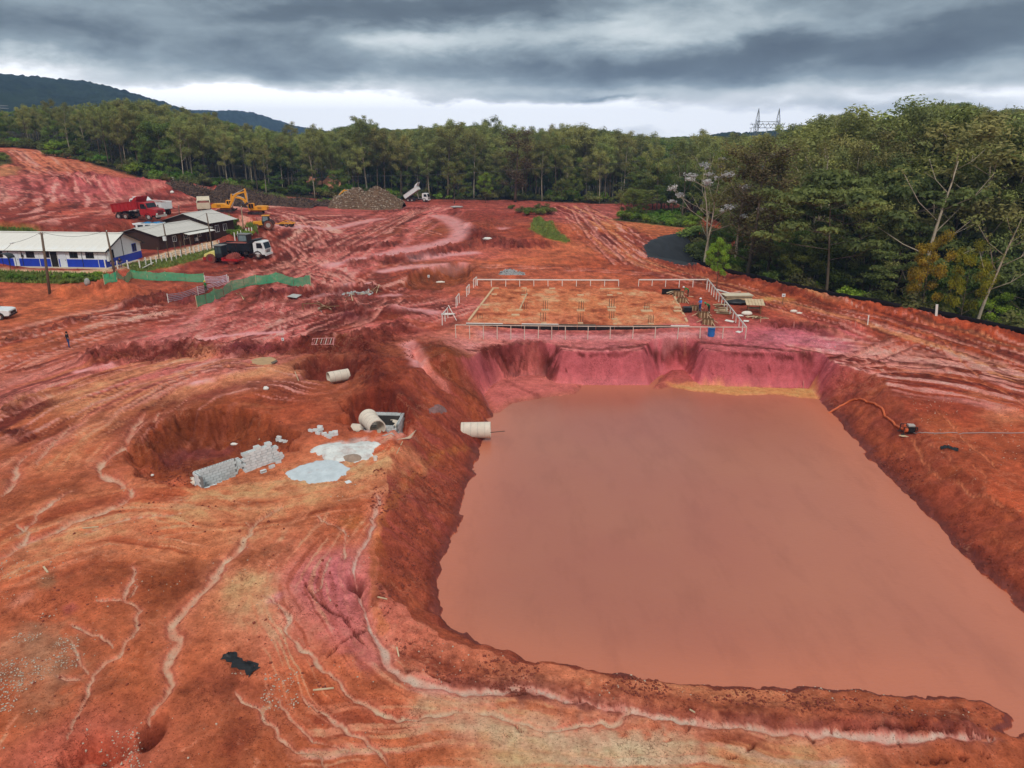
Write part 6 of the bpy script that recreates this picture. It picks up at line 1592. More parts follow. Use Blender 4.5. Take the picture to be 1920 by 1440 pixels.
gm_, nt, b = new_mat('green shade mesh')
b.inputs['Base Color'].default_value = tuple(S(60, 176, 128)) + (1,); b.inputs['Roughness'].default_value = .8
tr = nt.nodes.new('ShaderNodeBsdfTransparent'); ms = nt.nodes.new('ShaderNodeMixShader'); f = noise_node(nt, 2.6, 3, .5)
rp = nt.nodes.new('ShaderNodeMapRange'); nt.links.new(f, rp.inputs[0]); rp.inputs[1].default_value = .3; rp.inputs[2].default_value = .7; rp.inputs[3].default_value = .62; rp.inputs[4].default_value = .82
nt.links.new(rp.outputs[0], ms.inputs[0]); nt.links.new(tr.outputs[0], ms.inputs[1]); nt.links.new(b.outputs[0], ms.inputs[2])
nt.links.new(ms.outputs[0], [n for n in nt.nodes if n.type == 'OUTPUT_MATERIAL'][0].inputs[0])
def mesh_fence(label, px, h, lean=0):
    b0 = at(*px[0][:2]); t = thing('safety_mesh_fence', label, 'fence', b0)
    P = [at(u, v) for u, v in px]
    vs, fs = [], []; N = 0
    for i in range(len(P) - 1):
        n = 10
        for k in range(n + (1 if i == len(P) - 2 else 0)):
            t_ = k / n; q = P[i].lerp(P[i + 1], t_); q.z = ground_z(q.x, q.y); hh = h * (1 - .14 * math.sin(math.pi * t_)) ; w_ = .08 * math.sin(k * 2.1 + i)
            q = q - b0
            for j in range(4): vs.append((q.x + w_ * j / 3, q.y + w_ * (1 if j % 2 else -.5), q.z + .03 + hh * j / 3)) 
            N += 1
    for i in range(N - 1):
        for j in range(3): fs.append([4 * i + j, 4 * i + 4 + j, 4 * i + 5 + j, 4 * i + 1 + j])
    o = add_mesh('mesh_panel', vs, fs, gm_, True, t)
    for q in P:
        q = q - b0; mb = MB(); mb.bar(q + Vector((0, .04, -.3)), q + Vector((RNG.uniform(-.06, .06), .04, h + .12)), .07); mb.build('stake', M_WOODP, t)
    for a, b2 in zip(P[:-1], P[1:]):
        m_ = a.lerp(b2, .5); m_.z = ground_z(m_.x, m_.y); m_ = m_ - b0
        mb = MB(); mb.bar(m_ + Vector((0, .04, -.3)), m_ + Vector((0, .04, h * .95)), .06); mb.build('stake', M_WOODG, t)
    return t
mesh_fence('green mesh fence bent at the office corner, the left of the two', [(196, 534), (220, 528), (246, 522), (277, 526), (312, 527), (384, 530)], 1.4)
mesh_fence('longer green mesh fence running back to the right past the tape', [(370, 577), (403, 561), (435, 546), (480, 534), (520, 529), (583, 536)], 1.5)
mt_ = mat('striped tape', (196, 176, 190), .5, .3, 4.0)
def tape(label, px, h, n=5):
    b0 = at(*px[0]); t = thing('tape_barrier', label, 'barrier', b0); P = [at(*p) - b0 for p in px]
    for k in range(n):
        mb = MB(); 
        for a, b2 in zip(P[:-1], P[1:]):
            pts = [a.lerp(b2, i / 10) + Vector((0, 0, .18 + (h - .2) * k / (n - 1) - .12 * math.sin(math.pi * i / 10) * (1 + k * .2))) for i in range(11)]
            for q, r_ in zip(pts[:-1], pts[1:]): mb.bar(q, r_, .012, .09)
        mb.build('tape', mt_, t)
    for q in P: mb = MB(); mb.bar(q - Vector((0, 0, .3)), q + Vector((0, 0, h + .1)), .08); mb.build('stake', M_POSTW, t)
tape('pale violet tapes strung low between two stakes beside the green worker', [(316, 568), (372, 553), (430, 533)], 1.15)
tape('short pale violet tapes strung behind the green worker', [(385, 531), (427, 529)], 1.1)

# ------------------------------------------------------------------ setting-out boards round the slab
def board_run(label, px, h, n, px_posts=None, w=.06, bh=.16, lean=0, m=None):
    b0 = at(*px[0]); t = thing('batter_board', label, 'batter board', b0, 0, 'white setting-out boards round the slab')
    P = [at(*p) - b0 for p in px]; P = [p + Vector((0, 0, hh)) for p, hh in zip(P, h)]
    for a, b2 in zip(P[:-1], P[1:]):
        mb = MB(); mb.bar(a, b2, w, bh); mb.build('rail', m or M_POSTW, t)
    for i in range(n):
        s = i / (n - 1) * (len(P) - 1); k = min(int(s), len(P) - 2); q = P[k].lerp(P[k + 1], s - k)
        g = ground_z(q.x + b0.x, q.y + b0.y) - b0.z
        mb = MB(); mb.bar((q.x, q.y + .05, g - .3), (q.x + RNG.uniform(-.05, .05), q.y + .05, q.z), .07, .09); mb.build('post', m or M_POSTW, t)
    return t
board_run('long white board on posts along the far side of the slab', [(895, 536), (1160, 537)], [.95, .95], 11)
board_run('shorter white board on posts at the far right of the slab', [(1197, 537), (1325, 540)], [1.0, 1.25], 6)
board_run('white board on close posts running down the right side of the slab', [(1325, 543), (1398, 632)], [1.55, 1.1], 15, bh=.2)
board_run('long thin board on posts along the near edge above the pink bank', [(855, 634), (1060, 637), (1397, 636)], [1.55, 1.6, 1.4], 17, w=.05, bh=.09, m=mat('muddy board', (206, 186, 170), .8, .15, 2, dirt=.3))
for (a, b2, lab) in [((888, 540), (894, 535), 'short board pair at the far left corner of the slab'), ((875, 556), (880, 550), 'short board pair second from the far left corner'), ((855, 577), (861, 568), 'short board pair third from the far left corner'), ((829, 610), (840, 596), 'short board pair with braces nearest the spoil bank')]:
    board_run(lab, [a, b2], [1.25, 1.25], 3, bh=.14)
for (a, b2, lab) in [((841, 590), (856, 601), 'thin white brace leaning from the nearest left board pair')]:
    p, q = at(*a), at(*b2); mb = MB(); mb.bar(p + Vector((0, 0, 1.2)), q, .06); tag(mb.build('brace', M_POSTW), lab, 'brace')

# ------------------------------------------------------------------ slab, caps, starter bars
slab = thing('foundation', 'levelled earth pad with pale ground beams and black form boards', 'foundation', at(1085, 575)); so = slab.location.copy()
M_BEAM = mat('pale blinding concrete', (204, 166, 128), .85, .15, 2, dirt=.15)
def beam(a, b2, w=.28, h=.16, nm='ground_beam', m=None):
    p, q = at(*a) - so, at(*b2) - so; mb = MB(); mb.bar(p + Vector((0, 0, h / 2 - .02)), q + Vector((0, 0, h / 2 - .02)), w, h); return mb.build(nm, m or M_BEAM, slab)
beam((879, 602), (925, 542)); beam((1288, 604), (1262, 553)); beam((975, 580), (988, 551), .2); beam((924, 541), (935, 541)); beam((1125, 542), (1162, 542), .3)
p, q = at(874, 608), at(1293, 613)
nb = 12
for i in range(nb):
    a = p.lerp(q, i / nb) - so; b2 = p.lerp(q, (i + .985) / nb) - so
    mb = MB(); mb.bar(a + Vector((0, -.1, -.28)), b2 + Vector((0, -.1, -.28)), .05, .75); mb.build('form_board', M_BLACK, slab)
    if i not in (2, 7, 8):
        mb = MB(); mb.bar(a + Vector((0, .02, .13)), b2 + Vector((0, .02, .13)), .2, .06); mb.build('form_cap', M_POSTW if i < 5 or i > 10 else M_WOODG, slab)
Z3 = lambda x, y: (800 + x / 3, 480 + y / 3)
CAPS = [(380, 183, .5), (380, 218, .6), (548, 183, .6), (548, 221, .6), (706, 185, .7), (866, 222, .7), (1030, 186, .6), (1030, 222, .6), (1085, 213, .5), (500, 334, .8), (520, 306, .7), (330, 277, .7), (668, 306, .8), (866, 309, .8), (1040, 291, .9), (1040, 308, .8), (1237, 311, 1.15), (1056, 357, .5), (1060, 384, .4), (1410, 293, .7), (1412, 311, .8), (1235, 291, .6), (660, 380, .5), (865, 380, .5), (1262, 384, .5)]
for (x, y, w) in CAPS:
    p = at(*Z3(x, y)) - so; mb = MB(); mb.box(p + Vector((0, 0, .05)), (w * 1.25, w * .8, .14)); mb.build('pile_cap', M_BEAM, slab)
for (x, y, h) in [(655, 365, 1.1), (668, 304, 1.2), (865, 368, 1.1), (868, 306, 1.2), (1040, 292, 1.2), (1237, 308, 1.1), (1260, 378, 1.0), (1040, 352, .9), (550, 300, .8), (548, 222, .8), (300, 350, .5)]:
    p = at(*Z3(x, y)) - so
    for k in range(6):
        mb = MB(); q = p + Vector(((k % 3 - 1) * .28, (k // 3 - .5) * .4, 0)); mb.cyl(q, q + Vector((RNG.uniform(-.06, .06), RNG.uniform(-.06, .06), h)), .022, n=5); mb.build('starter_bar', M_STEEL, slab)
# timber forms round new caps, where the men work
def form_box(u, v, label, s=1.0):
    t = thing('timber_form', label, 'formwork', at(u, v), RNG.uniform(-12, 12), 'timber forms beside the slab', s)
    for (cx, cy, sx, sy) in [(0, -.55, 1.3, .05), (0, .55, 1.3, .05), (-.65, 0, .05, 1.05), (.65, 0, .05, 1.05)]:
        mb = MB(); mb.box((cx, cy, .26), (sx, sy, .6)); mb.build('panel', M_WOODB, t)
    for x in (-.4, 0, .4):
        mb = MB(); mb.box((x, -.61, .3), (.08, .06, .7)); mb.build('cleat', M_WOODP, t)
    for k in range(5):
        a = k * 1.2 + .5; mb = MB(); mb.bar((math.cos(a) * .68, math.sin(a) * .6, .45), (math.cos(a) * 1.4, math.sin(a) * 1.3, .0), .06, .08); mb.build('brace', M_WOODB if k % 2 else M_WOODP, t)
    for k in range(5): mb = MB(); mb.cyl(((k - 2) * .2, (k % 2) * .3, .1), ((k - 2) * .2, (k % 2) * .3, 1.0), .02, n=5); mb.build('starter_bar', M_STEEL, t)
form_box(1272, 554, 'timber form by the bending worker at the far right of the slab', 1.0)
form_box(1279, 566, 'low timber form half sunk beside the second cap', .9)
form_box(1303, 581, 'braced timber form in front of the worker in blue', .95)
form_box(1318, 594, 'braced timber form in the middle of the row beside the slab', 1.0)
form_box(1327, 607, 'timber form nearest the blue drum with splayed braces', 1.0)
mb = MB(); p = at(1258, 552); mb.box(p + Vector((0, 0, .4)), (2.6, .06, .8)); tag(mb.build('shuttering', M_BLACK), 'black form panel standing at the far right of the slab', 'panel')
mb = MB(); p = at(1288, 585); mb.box(p + Vector((0, 0, .35)), (1.0, .9, .6)); tag(mb.build('form_shutter', M_BLACK), 'dark cap form at the right edge of the slab', 'formwork')
def plank(a, b2, label, w=.22, h=.05, m=None, lift=.04, name='plank', cat='plank', group=None):
    p, q = at(*a), at(*b2); mb = MB(); mb.bar(p + Vector((0, 0, lift)), q + Vector((0, 0, lift)), w, h); return tag(mb.build(name, m or M_WOODP), label, cat, group)
plank((1250, 556), (1270, 549), 'pale plank tilted at the far form', m=M_WOODP, lift=.5)
plank((1290, 556), (1300, 557), 'plank on the ground right of the bending worker', lift=.05)
# ------------------------------------------------------------------ timber store on the right
st_ = thing('timber_stack', 'stack of pale boards under a long sheet right of the slab', 'timber stack', at(1381, 563), 4)
for lay in range(5):
    for k in range(5):
        mb = MB(); mb.box((RNG.uniform(-.12, .12), (k - 2) * .34, .12 + lay * .13), (3.6, .3, .1)); mb.build('board', M_WOODP if (lay + k) % 3 else M_WOODG, st_)
mb = MB(); mb.box((0, 0, .80), (3.9, 1.75, .05)); mb.build('cover_sheet', mat('fibre sheet', (206, 190, 164), .8, .1, 1.5), st_)
for k, (u, v, yw) in enumerate([(1350, 573, 10), (1354, 578, -8), (1352, 583, 14), (1358, 588, 3)]):
    t = thing('plank_pile', ['small pile of offcut planks behind the right hand board, the farthest', 'pile of offcut planks behind the right hand board, second from the far end', 'pile of offcut planks behind the right hand board, third from the far end', 'pile of offcut planks behind the right hand board, nearest of four'][k], 'planks', at(u, v), yw)
    for j in range(6): mb = MB(); mb.box((RNG.uniform(-.3, .3), RNG.uniform(-.35, .35), .05 + .06 * (j // 2)), (RNG.uniform(1.2, 2.0), .2, .05), Matrix.Rotation(RNG.uniform(-.4, .4), 3, 'Z')); mb.build('plank', M_WOODP if j % 2 else M_WOODB, t)
plank((1344, 544), (1370, 552), 'long white board lying beyond the timber stack', .3, .12, M_POSTW, .1)
plank((1369, 551), (1388, 548), 'pale pink board end on with the long white board', .3, .12, mat('pinkish board', (206, 160, 140), .8, .15), .1)
tb_ = thing('work_table', 'small timber lean-to table with a plank roof right of the slab', 'table', at(1413, 586), -8)
for sx in (-.75, .75):
    for sy in (-.5, .5): mb = MB(); mb.box((sx, sy, .55 if sy < 0 else .7), (.09, .09, 1.3 if sy < 0 else 1.6)); mb.build('leg', M_WOODB, tb_)
for k in range(6): mb = MB(); mb.bar((-.95 + k * .38, -.85, 1.12), (-.95 + k * .38, .85, 1.55), .34, .04); mb.build('roof_plank', M_WOODP, tb_)
mb = MB(); mb.box((0, 0, .6), (1.5, .9, .05)); mb.build('table_top', M_WOODG, tb_)
t = thing('scrap_wood_pile', 'heap of scrap wood in front of the small work table', 'wood pile', at(1419, 596))
for j in range(14): mb = MB(); mb.box((RNG.uniform(-.9, .9), RNG.uniform(-.5, .5), .05 + .04 * (j % 5)), (RNG.uniform(.6, 1.4), .14, .06), Matrix.Rotation(RNG.uniform(-1.2, 1.2), 3, 'Z')); mb.build('offcut', M_WOODP if j % 3 else M_WOODB, t)
def lumpy(u, v, r, sq, label, m, name, cat, jit=.35, lift=0, parent=None):
    p = at(u, v); mb = MB(); mb.ball((0, 0, r * sq[2] * .55 + lift), r, 12, 8, sq, jit); o = mb.build(name, m, parent, True); o.location = p; return tag(o, label, cat)
M_SACK = mat('pale sack', (222, 208, 192), .85, .1, 3)
lumpy(1400, 590, .55, (1.3, .8, .55), 'pale filled sack left of the small work table', M_SACK, 'sack', 'sack', .15)
lumpy(1384, 570, .9, (1.9, .8, .42), 'crumpled black plastic heap below the timber stack', M_BLACK, 'plastic_heap', 'plastic sheet')
lumpy(1424, 571, .6, (1.3, .9, .4), 'black plastic bundle behind the small work table', M_BLACK, 'plastic_heap', 'plastic sheet')
lumpy(1488, 585, .32, (1.5, .8, .6), 'pale sacks lying at the end of a short hose', M_SACK, 'sack', 'sack', .3)
lumpy(1499, 588, .25, (1.5, .8, .5), 'smallest pale sack right of the short hose', M_SACK, 'sack', 'sack', .3)
mb = MB(); mb.tube([at(1470, 574) + Vector((0, 0, .06)), at(1477, 581) + Vector((0, 0, .06)), at(1485, 585) + Vector((0, 0, .06))], .05, 6); tag(mb.build('short_hose', mat('orange hose', (200, 96, 52), .6, .1)), 'short orange hose from the sign to the pale sacks', 'hose')
def sign(u0, v0, u1, v1, label, w=.45, hh=.42, m=None):
    b0 = at(u1, v1); h = (v1 - v0) * b0.y * 1.06 / FPX
    t = thing('site_sign', label, 'sign', b0); mb = MB(); mb.box((0, 0, h / 2 - .15), (.06, .06, h + .3)); mb.build('post', M_WOODG, t)
    mb = MB(); mb.box((0, -.05, h - hh / 2), (w, .03, hh)); p_ = mb.build('plate', M_WFRAME, t)
    mb = MB(); mb.box((0, -.07, h - hh * .55), (w * .5, .012, hh * .3)); mb.build('print', mat('grey print', (130, 126, 126), .6, .2), p_)
sign(1467, 551, 1467, 571, 'small white sign on a post above the orange hose end')
sign(804, 516, 804, 527, 'small white sign standing in the brown excavation', .35, .4)
sign(529, 633, 531, 642, 'small white marker on the dark spoil ridge', .25, .3)
def stake(u0, v0, u1, v1, label, m=None, w=.07):
    b0 = at(u1, v1); d = ray(u0, v0); D = math.hypot(b0.x, b0.y); k = D / math.hypot(d[0], d[1]); top = Vector((d[0] * k, d[1] * k, CAM_Z + d[2] * k))
    mb = MB(); mb.bar((0, 0, -.25), top - b0, w); o = mb.build('survey_stake', m or M_POSTW); o.location = b0; tag(o, label, 'stake')
stake(1629, 591, 1627, 609, 'white stake beside the grey gravel heap', w=.12)
stake(1489, 603, 1489, 614, 'short pink stake on the purple ground right of the slab', mat('pink stake', (206, 140, 130), .8, .1))
stake(1604, 603, 1604, 612, 'short reddish stake behind the grey gravel heap', mat('pink stake', (206, 140, 130), .8, .1))
stake(1507, 714, 1507, 728, 'thin stake at the water edge below the pink bank', mat('pink stake', (206, 140, 130), .8, .1))
stake(1427, 593, 1426, 604, 'short stake near the scrap wood heap', M_WOODP)
stake(1757, 571, 1756, 592, 'pinkish white stump at the far rim by the trees', w=.25)
stake(516, 376, 514, 383, 'white marker stake at the foot of the brush heap', w=.2)
# blue drum, braces
dr = thing('blue_drum', 'blue plastic drum under the near board by the last form', 'drum', at(1333, 630))
MBL = mat('blue plastic', (40, 108, 176), .4, .12, 2)
mb = MB(); mb.cyl((0, 0, 0), (0, 0, 1.0), .38, .40, 18); o = mb.build('body', MBL, dr, False)
for z in (.3, .68, .98): mb = MB(); mb.ring((0, 0, z), (0, 0, 1), .425, .39, .05, 18); mb.build('hoop', MBL, dr)
mb = MB(); mb.cyl((0, 0, 1.0), (0, 0, 1.02), .36, n=16); mb.build('water_inside', mat('drum water', (96, 130, 150), .1, .1), dr)
# white paving pieces right of the slab
for (a, b2, lab) in [((1360, 601), (1376, 604), 'white sheet lying inside the right hand board'), ((1382, 592), (1392, 592), 'flat white board outside the right hand board'), ((1394, 602), (1404, 603), 'flat white sheet outside the near right corner'), ((1381, 622), (1389, 624), 'white sheet at the foot of the near right corner')]:
    plank(a, b2, lab, .7, .04, M_POSTW, .05, 'board_sheet', 'sheet')
# ------------------------------------------------------------------ vehicles
M_TYRE = mat('muddy tyre', (46, 38, 36), .9, .3, 5, dirt=.45)
M_TYREM = mat('mud caked tyre', (120, 68, 56), .95, .25, 5, dirt=.3)
M_RIM = mat('dusty rim', (176, 164, 156), .6, .2, 6, dirt=.3)
M_REDP = mat('red truck paint', (166, 30, 34), .4, .1, 1.5, dirt=.22)
M_WHP = mat('white truck paint', (222, 222, 220), .4, .06, 1.5, dirt=.12)
M_BEIGE = mat('dusty pale paint', (206, 190, 164), .6, .12, 1.5, dirt=.2)
M_BLKP = mat('black steel body', (26, 26, 30), .45, .25, 2.0, dirt=.12)
M_YELP = mat('yellow machine paint', (226, 152, 34), .45, .10, 1.5, dirt=.16)
M_LYEL = mat('pale yellow paint', (222, 206, 120), .5, .10, 1.5, dirt=.12)
M_FRAME = mat('chassis steel', (44, 38, 38), .7, .3, 3, dirt=.35)
M_LAMP = mat('lamp glass', (224, 222, 210), .15, .05)
M_MUD = mat('wet red mud', (150, 70, 58), .7, .3, 3, .5)
M_SOILLOAD = mat('loaded soil', (132, 66, 54), .95, .3, 3, .8)

def wheel(parent, x, y, r, w, tyre=None, rim=None, side=1):
    mb = MB(); mb.ring((x, y, r), (0, 1, 0), r, r * .56, w, 22)
    for k in range(16):
        t = 2 * math.pi * k / 16; mb.box((x + math.cos(t) * r * .985, y, r + math.sin(t) * r * .985), (r * .12, w * .96, r * .12), Matrix.Rotation(-t, 3, 'Y'))
    o = mb.build('wheel', tyre or M_TYRE, parent)
    rb = MB(); rb.cyl((x, y - w * .36, r), (x, y + w * .36, r), r * .57, n=18); rb.cyl((x, y + side * w * .36, r), (x, y + side * w * .5, r), r * .2, r * .14, 10)
    for k in range(6):
        t = k * math.pi / 3; rb.cyl((x + math.cos(t) * r * .36, y + side * w * .36, r + math.sin(t) * r * .36), (x + math.cos(t) * r * .36, y + side * w * .40, r + math.sin(t) * r * .36), r * .05, n=5)
    rb.build('rim', rim or M_RIM, o)
    return o
def dump_truck(label, u, v, yaw, cabm, bedm, style='forward', tilt=0, scale=1.0, load=True, loc=None, group=None):
    t = thing('dump_truck', label, 'truck', loc or at(u, v), yaw, group, scale)
    fr = MB(); 
    for s in (-.42, .42): fr.box((-.1, s, .92), (7.6, .12, .24))
    for x in (-3.6, -2.2, -.5, 1.2, 3.0): fr.box((x, 0, .92), (.12, .8, .18))
    for x in (2.75, -1.65, -3.0): fr.cyl((x, -.95, .53), (x, .95, .53), .1, n=8)
    fr.build('chassis', M_FRAME, t)
    for s in (-1, 1):
        wheel(t, 2.75, s * 1.02, .53, .34, side=s)
        for x in (-1.65, -3.0): wheel(t, x, s * .96, .53, .56, side=s)
        mb = MB(); mb.prism([(x, z) for x, z in [(-3.6, 1.0), (-3.5, 1.12), (-1.1, 1.12), (-1.0, 1.0)]], s * .68 - .3 * (s > 0) - .02, s * .68 + .3 * (s < 0) + .55 * (s > 0) - .25 * (s < 0)); mb.build('mudguard', M_FRAME, t)
    mb = MB(); mb.cyl((.2, .88, .78), (1.3, .88, .78), .3, n=14); mb.build('fuel_tank', M_RIM, t)
    mb = MB(); mb.box((.6, -.9, .8), (.7, .4, .45)); mb.build('battery_box', M_FRAME, t)
    if style == 'forward':
        pr = [(2.05, .75), (4.0, .62), (4.12, 1.5), (3.78, 2.72), (3.5, 2.86), (2.1, 2.86), (2.02, 2.7)]
        ws = [(4.10, 1.62), (3.81, 2.62)]; sw = [(2.65, 1.72), (3.74, 1.72), (3.52, 2.58), (2.65, 2.58)]; front = 4.06
    else:
        pr = [(1.25, .85), (2.5, .8), (4.15, .8), (4.22, 1.2), (4.05, 1.72), (2.75, 1.92), (2.42, 2.72), (2.2, 2.82), (1.3, 2.82), (1.22, 2.6)]
        ws = [(2.76, 1.96), (2.44, 2.66)]; sw = [(1.5, 1.8), (2.52, 1.8), (2.32, 2.56), (1.5, 2.56)]; front = 4.18
    cb = MB(); cb.prism(pr, -1.2, 1.2); cab = cb.build('cab', cabm, t, False, .06)
    gb = MB(); dx_, dz_ = ws[1][0] - ws[0][0], ws[1][1] - ws[0][1]; nx_, nz_ = dz_, -dx_; l = math.hypot(nx_, nz_); nx_, nz_ = nx_ / l * .012, nz_ / l * .012
    gb._add([(ws[0][0] + nx_, -1.05, ws[0][1] + nz_), (ws[0][0] + nx_, 1.05, ws[0][1] + nz_), (ws[1][0] + nx_, 1.0, ws[1][1] + nz_), (ws[1][0] + nx_, -1.0, ws[1][1] + nz_)], [[0, 1, 2, 3]])
    gb.build('windscreen', M_GLASS, cab)
    for s in (-1, 1):
        g = MB(); g._add([(x, s * 1.212, z) for x, z in sw], [[0, 1, 2, 3]]); g.build('side_window', M_GLASS, cab)
        m_ = MB(); m_.box((front - .35 if style == 'forward' else 2.7, s * 1.42, 2.0), (.08, .2, .5)); m_.build('mirror', M_FRAME, cab)
        a_ = MB(); n_ = 9; pts = [(2.75 + math.cos(math.pi * k / 8) * .74, .55 + math.sin(math.pi * k / 8) * .72) for k in range(9)]; pts += [(2.75 + math.cos(math.pi * k / 8) * .62, .55 + math.sin(math.pi * k / 8) * .60) for k in range(8, -1, -1)]
        a_.prism(pts, s * 1.22 - .12, s * 1.22 + .04); a_.build('wheel_arch', cabm if style != 'forward' else M_FRAME, cab)
        h = MB(); h.box((front + .04, s * .9, 1.02), (.06, .34, .24)); h.build('headlight', M_LAMP, t)
        d_ = MB(); d_.box((2.75 if style == 'forward' else 1.95, s * 1.206, 1.85), (.02, .012, 1.5)); d_.build('door_seam', M_FRAME, cab)
    g = MB()
    for k in range(5): g.box((front + .03, 0, 1.0 + k * .13), (.05, 1.3, .05))
    g.build('grille', M_FRAME, cab)
    bp_ = MB(); bp_.box((front + .12, 0, .66), (.22, 2.4, .32)); bp_.build('bumper', cabm if style == 'forward' else M_RIM, t)
    # tipping body
    bed = bpy.data.objects.new('dump_body', None); 
    x1 = 1.72 if style == 'forward' else 1.0; x0 = -4.0; z0, z1 = 1.18, 2.45
    hx, hz = -3.6, 1.1; ca_, sa_ = math.cos(R(tilt)), math.sin(R(tilt))
    def rt(p): x, y, z = p; X, Z = x - hx, z - hz; return (hx + X * ca_ - Z * sa_, y, hz + X * sa_ + Z * ca_)
    bb = MB()
    def bx(c, s): 
        q = MB(); q.box(c, s); bb._add([rt(p) for p in q.v], q.f)
    bx(((x0 + x1) / 2, 0, z0), (x1 - x0, 2.3, .12))
    for s in (-1, 1): bx(((x0 + x1) / 2, s * 1.2, (z0 + z1) / 2), (x1 - x0, .08, z1 - z0))
    bx((x1, 0, (z0 + z1) / 2 + .25), (.08, 2.48, z1 - z0 + .5))
    q = MB(); q.prism([(x1 - .9, z1 + .02), (x1 + .04, z1 - .05), (x1 + 1.15, z1 + .68), (x1 + 1.15, z1 + .76), (x1 - .1, z1 + .62)] if style == 'forward' else [(x1 - .8, z1), (x1 + .04, z1 - .05), (x1 + .5, z1 + .62), (x1 + .45, z1 + .70), (x1 - .15, z1 + .55)], -1.24, 1.24); bb._add([rt(p) for p in q.v], q.f)
    bx((x0 + .02, 0, (z0 + z1) / 2 - .02), (.08, 2.4, z1 - z0 - .1))
    body = bb.build('dump_body', bedm, t)
    rb = MB()
    for k in range(7):
        x = x0 + .25 + k * (x1 - x0 - .5) / 6
        for s in (-1, 1):
            q = MB(); q.box((x, s * 1.27, (z0 + z1) / 2), (.12, .08, z1 - z0 - .05)); rb._add([rt(p) for p in q.v], q.f)
    for s in (-1, 1):
        q = MB(); q.box(((x0 + x1) / 2, s * 1.27, z1), (x1 - x0, .12, .1)); rb._add([rt(p) for p in q.v], q.f)
    rb.build('body_rib', bedm, body)
    if load and tilt < 5:
        n = 8; vs = []
        for i in range(n + 1):
            for j in range(n + 1): vs.append((x0 + .1 + (x1 - x0 - .2) * i / n, -1.12 + 2.24 * j / n, z1 - .22 + .35 * math.sin(math.pi * i / n) * math.sin(math.pi * j / n) + RNG.uniform(-.05, .05)))
        fs = [[i * (n + 1) + j, (i + 1) * (n + 1) + j, (i + 1) * (n + 1) + j + 1, i * (n + 1) + j + 1] for i in range(n) for j in range(n)]
        add_mesh('soil_load', vs, fs, M_SOILLOAD, True, t)
    if tilt > 5:
        mb = MB(); mb.cyl((.4, 0, 1.0), rt((.6, 0, z0)), .1, n=8); mb.build('hoist_ram', M_RIM, t)
    for s in (-1, 1): mb = MB(); mb.box((x0 + .1, s * .95, .95), (.08, .3, .14)); mb.build('tail_light', mat('red lamp', (150, 20, 20), .3, .1), t)
    return t
def pd(u, v, D=None):
    return at(u, v)
dump_truck('red bonneted dump truck parked in front of the white one on the slope', 262, 411, -14, M_REDP, M_REDP, 'bonnet', 7, 1.22, load=False)
dump_truck('white dump truck half hidden behind the red one', 290, 405, 158, M_WHP, M_WHP, 'forward', 0, 1.15, loc=at(285, 402))
dump_truck('pale dusty dump truck seen from the back beside the excavators', 384, 398, 112, M_BEIGE, M_BEIGE, 'forward', 0, 1.12, loc=at(384, 399))
dump_truck('black bodied dump truck with white cab behind the roller', 455, 487, -8, M_WHP, M_BLKP, 'forward', 0, 1.06, loc=at(462, 482))
dump_truck('white dump truck with its body tipped up beside the rubble heap', 778, 378, -12, M_WHP, M_WHP, 'forward', 33, 1.0, loc=at(783, 378))

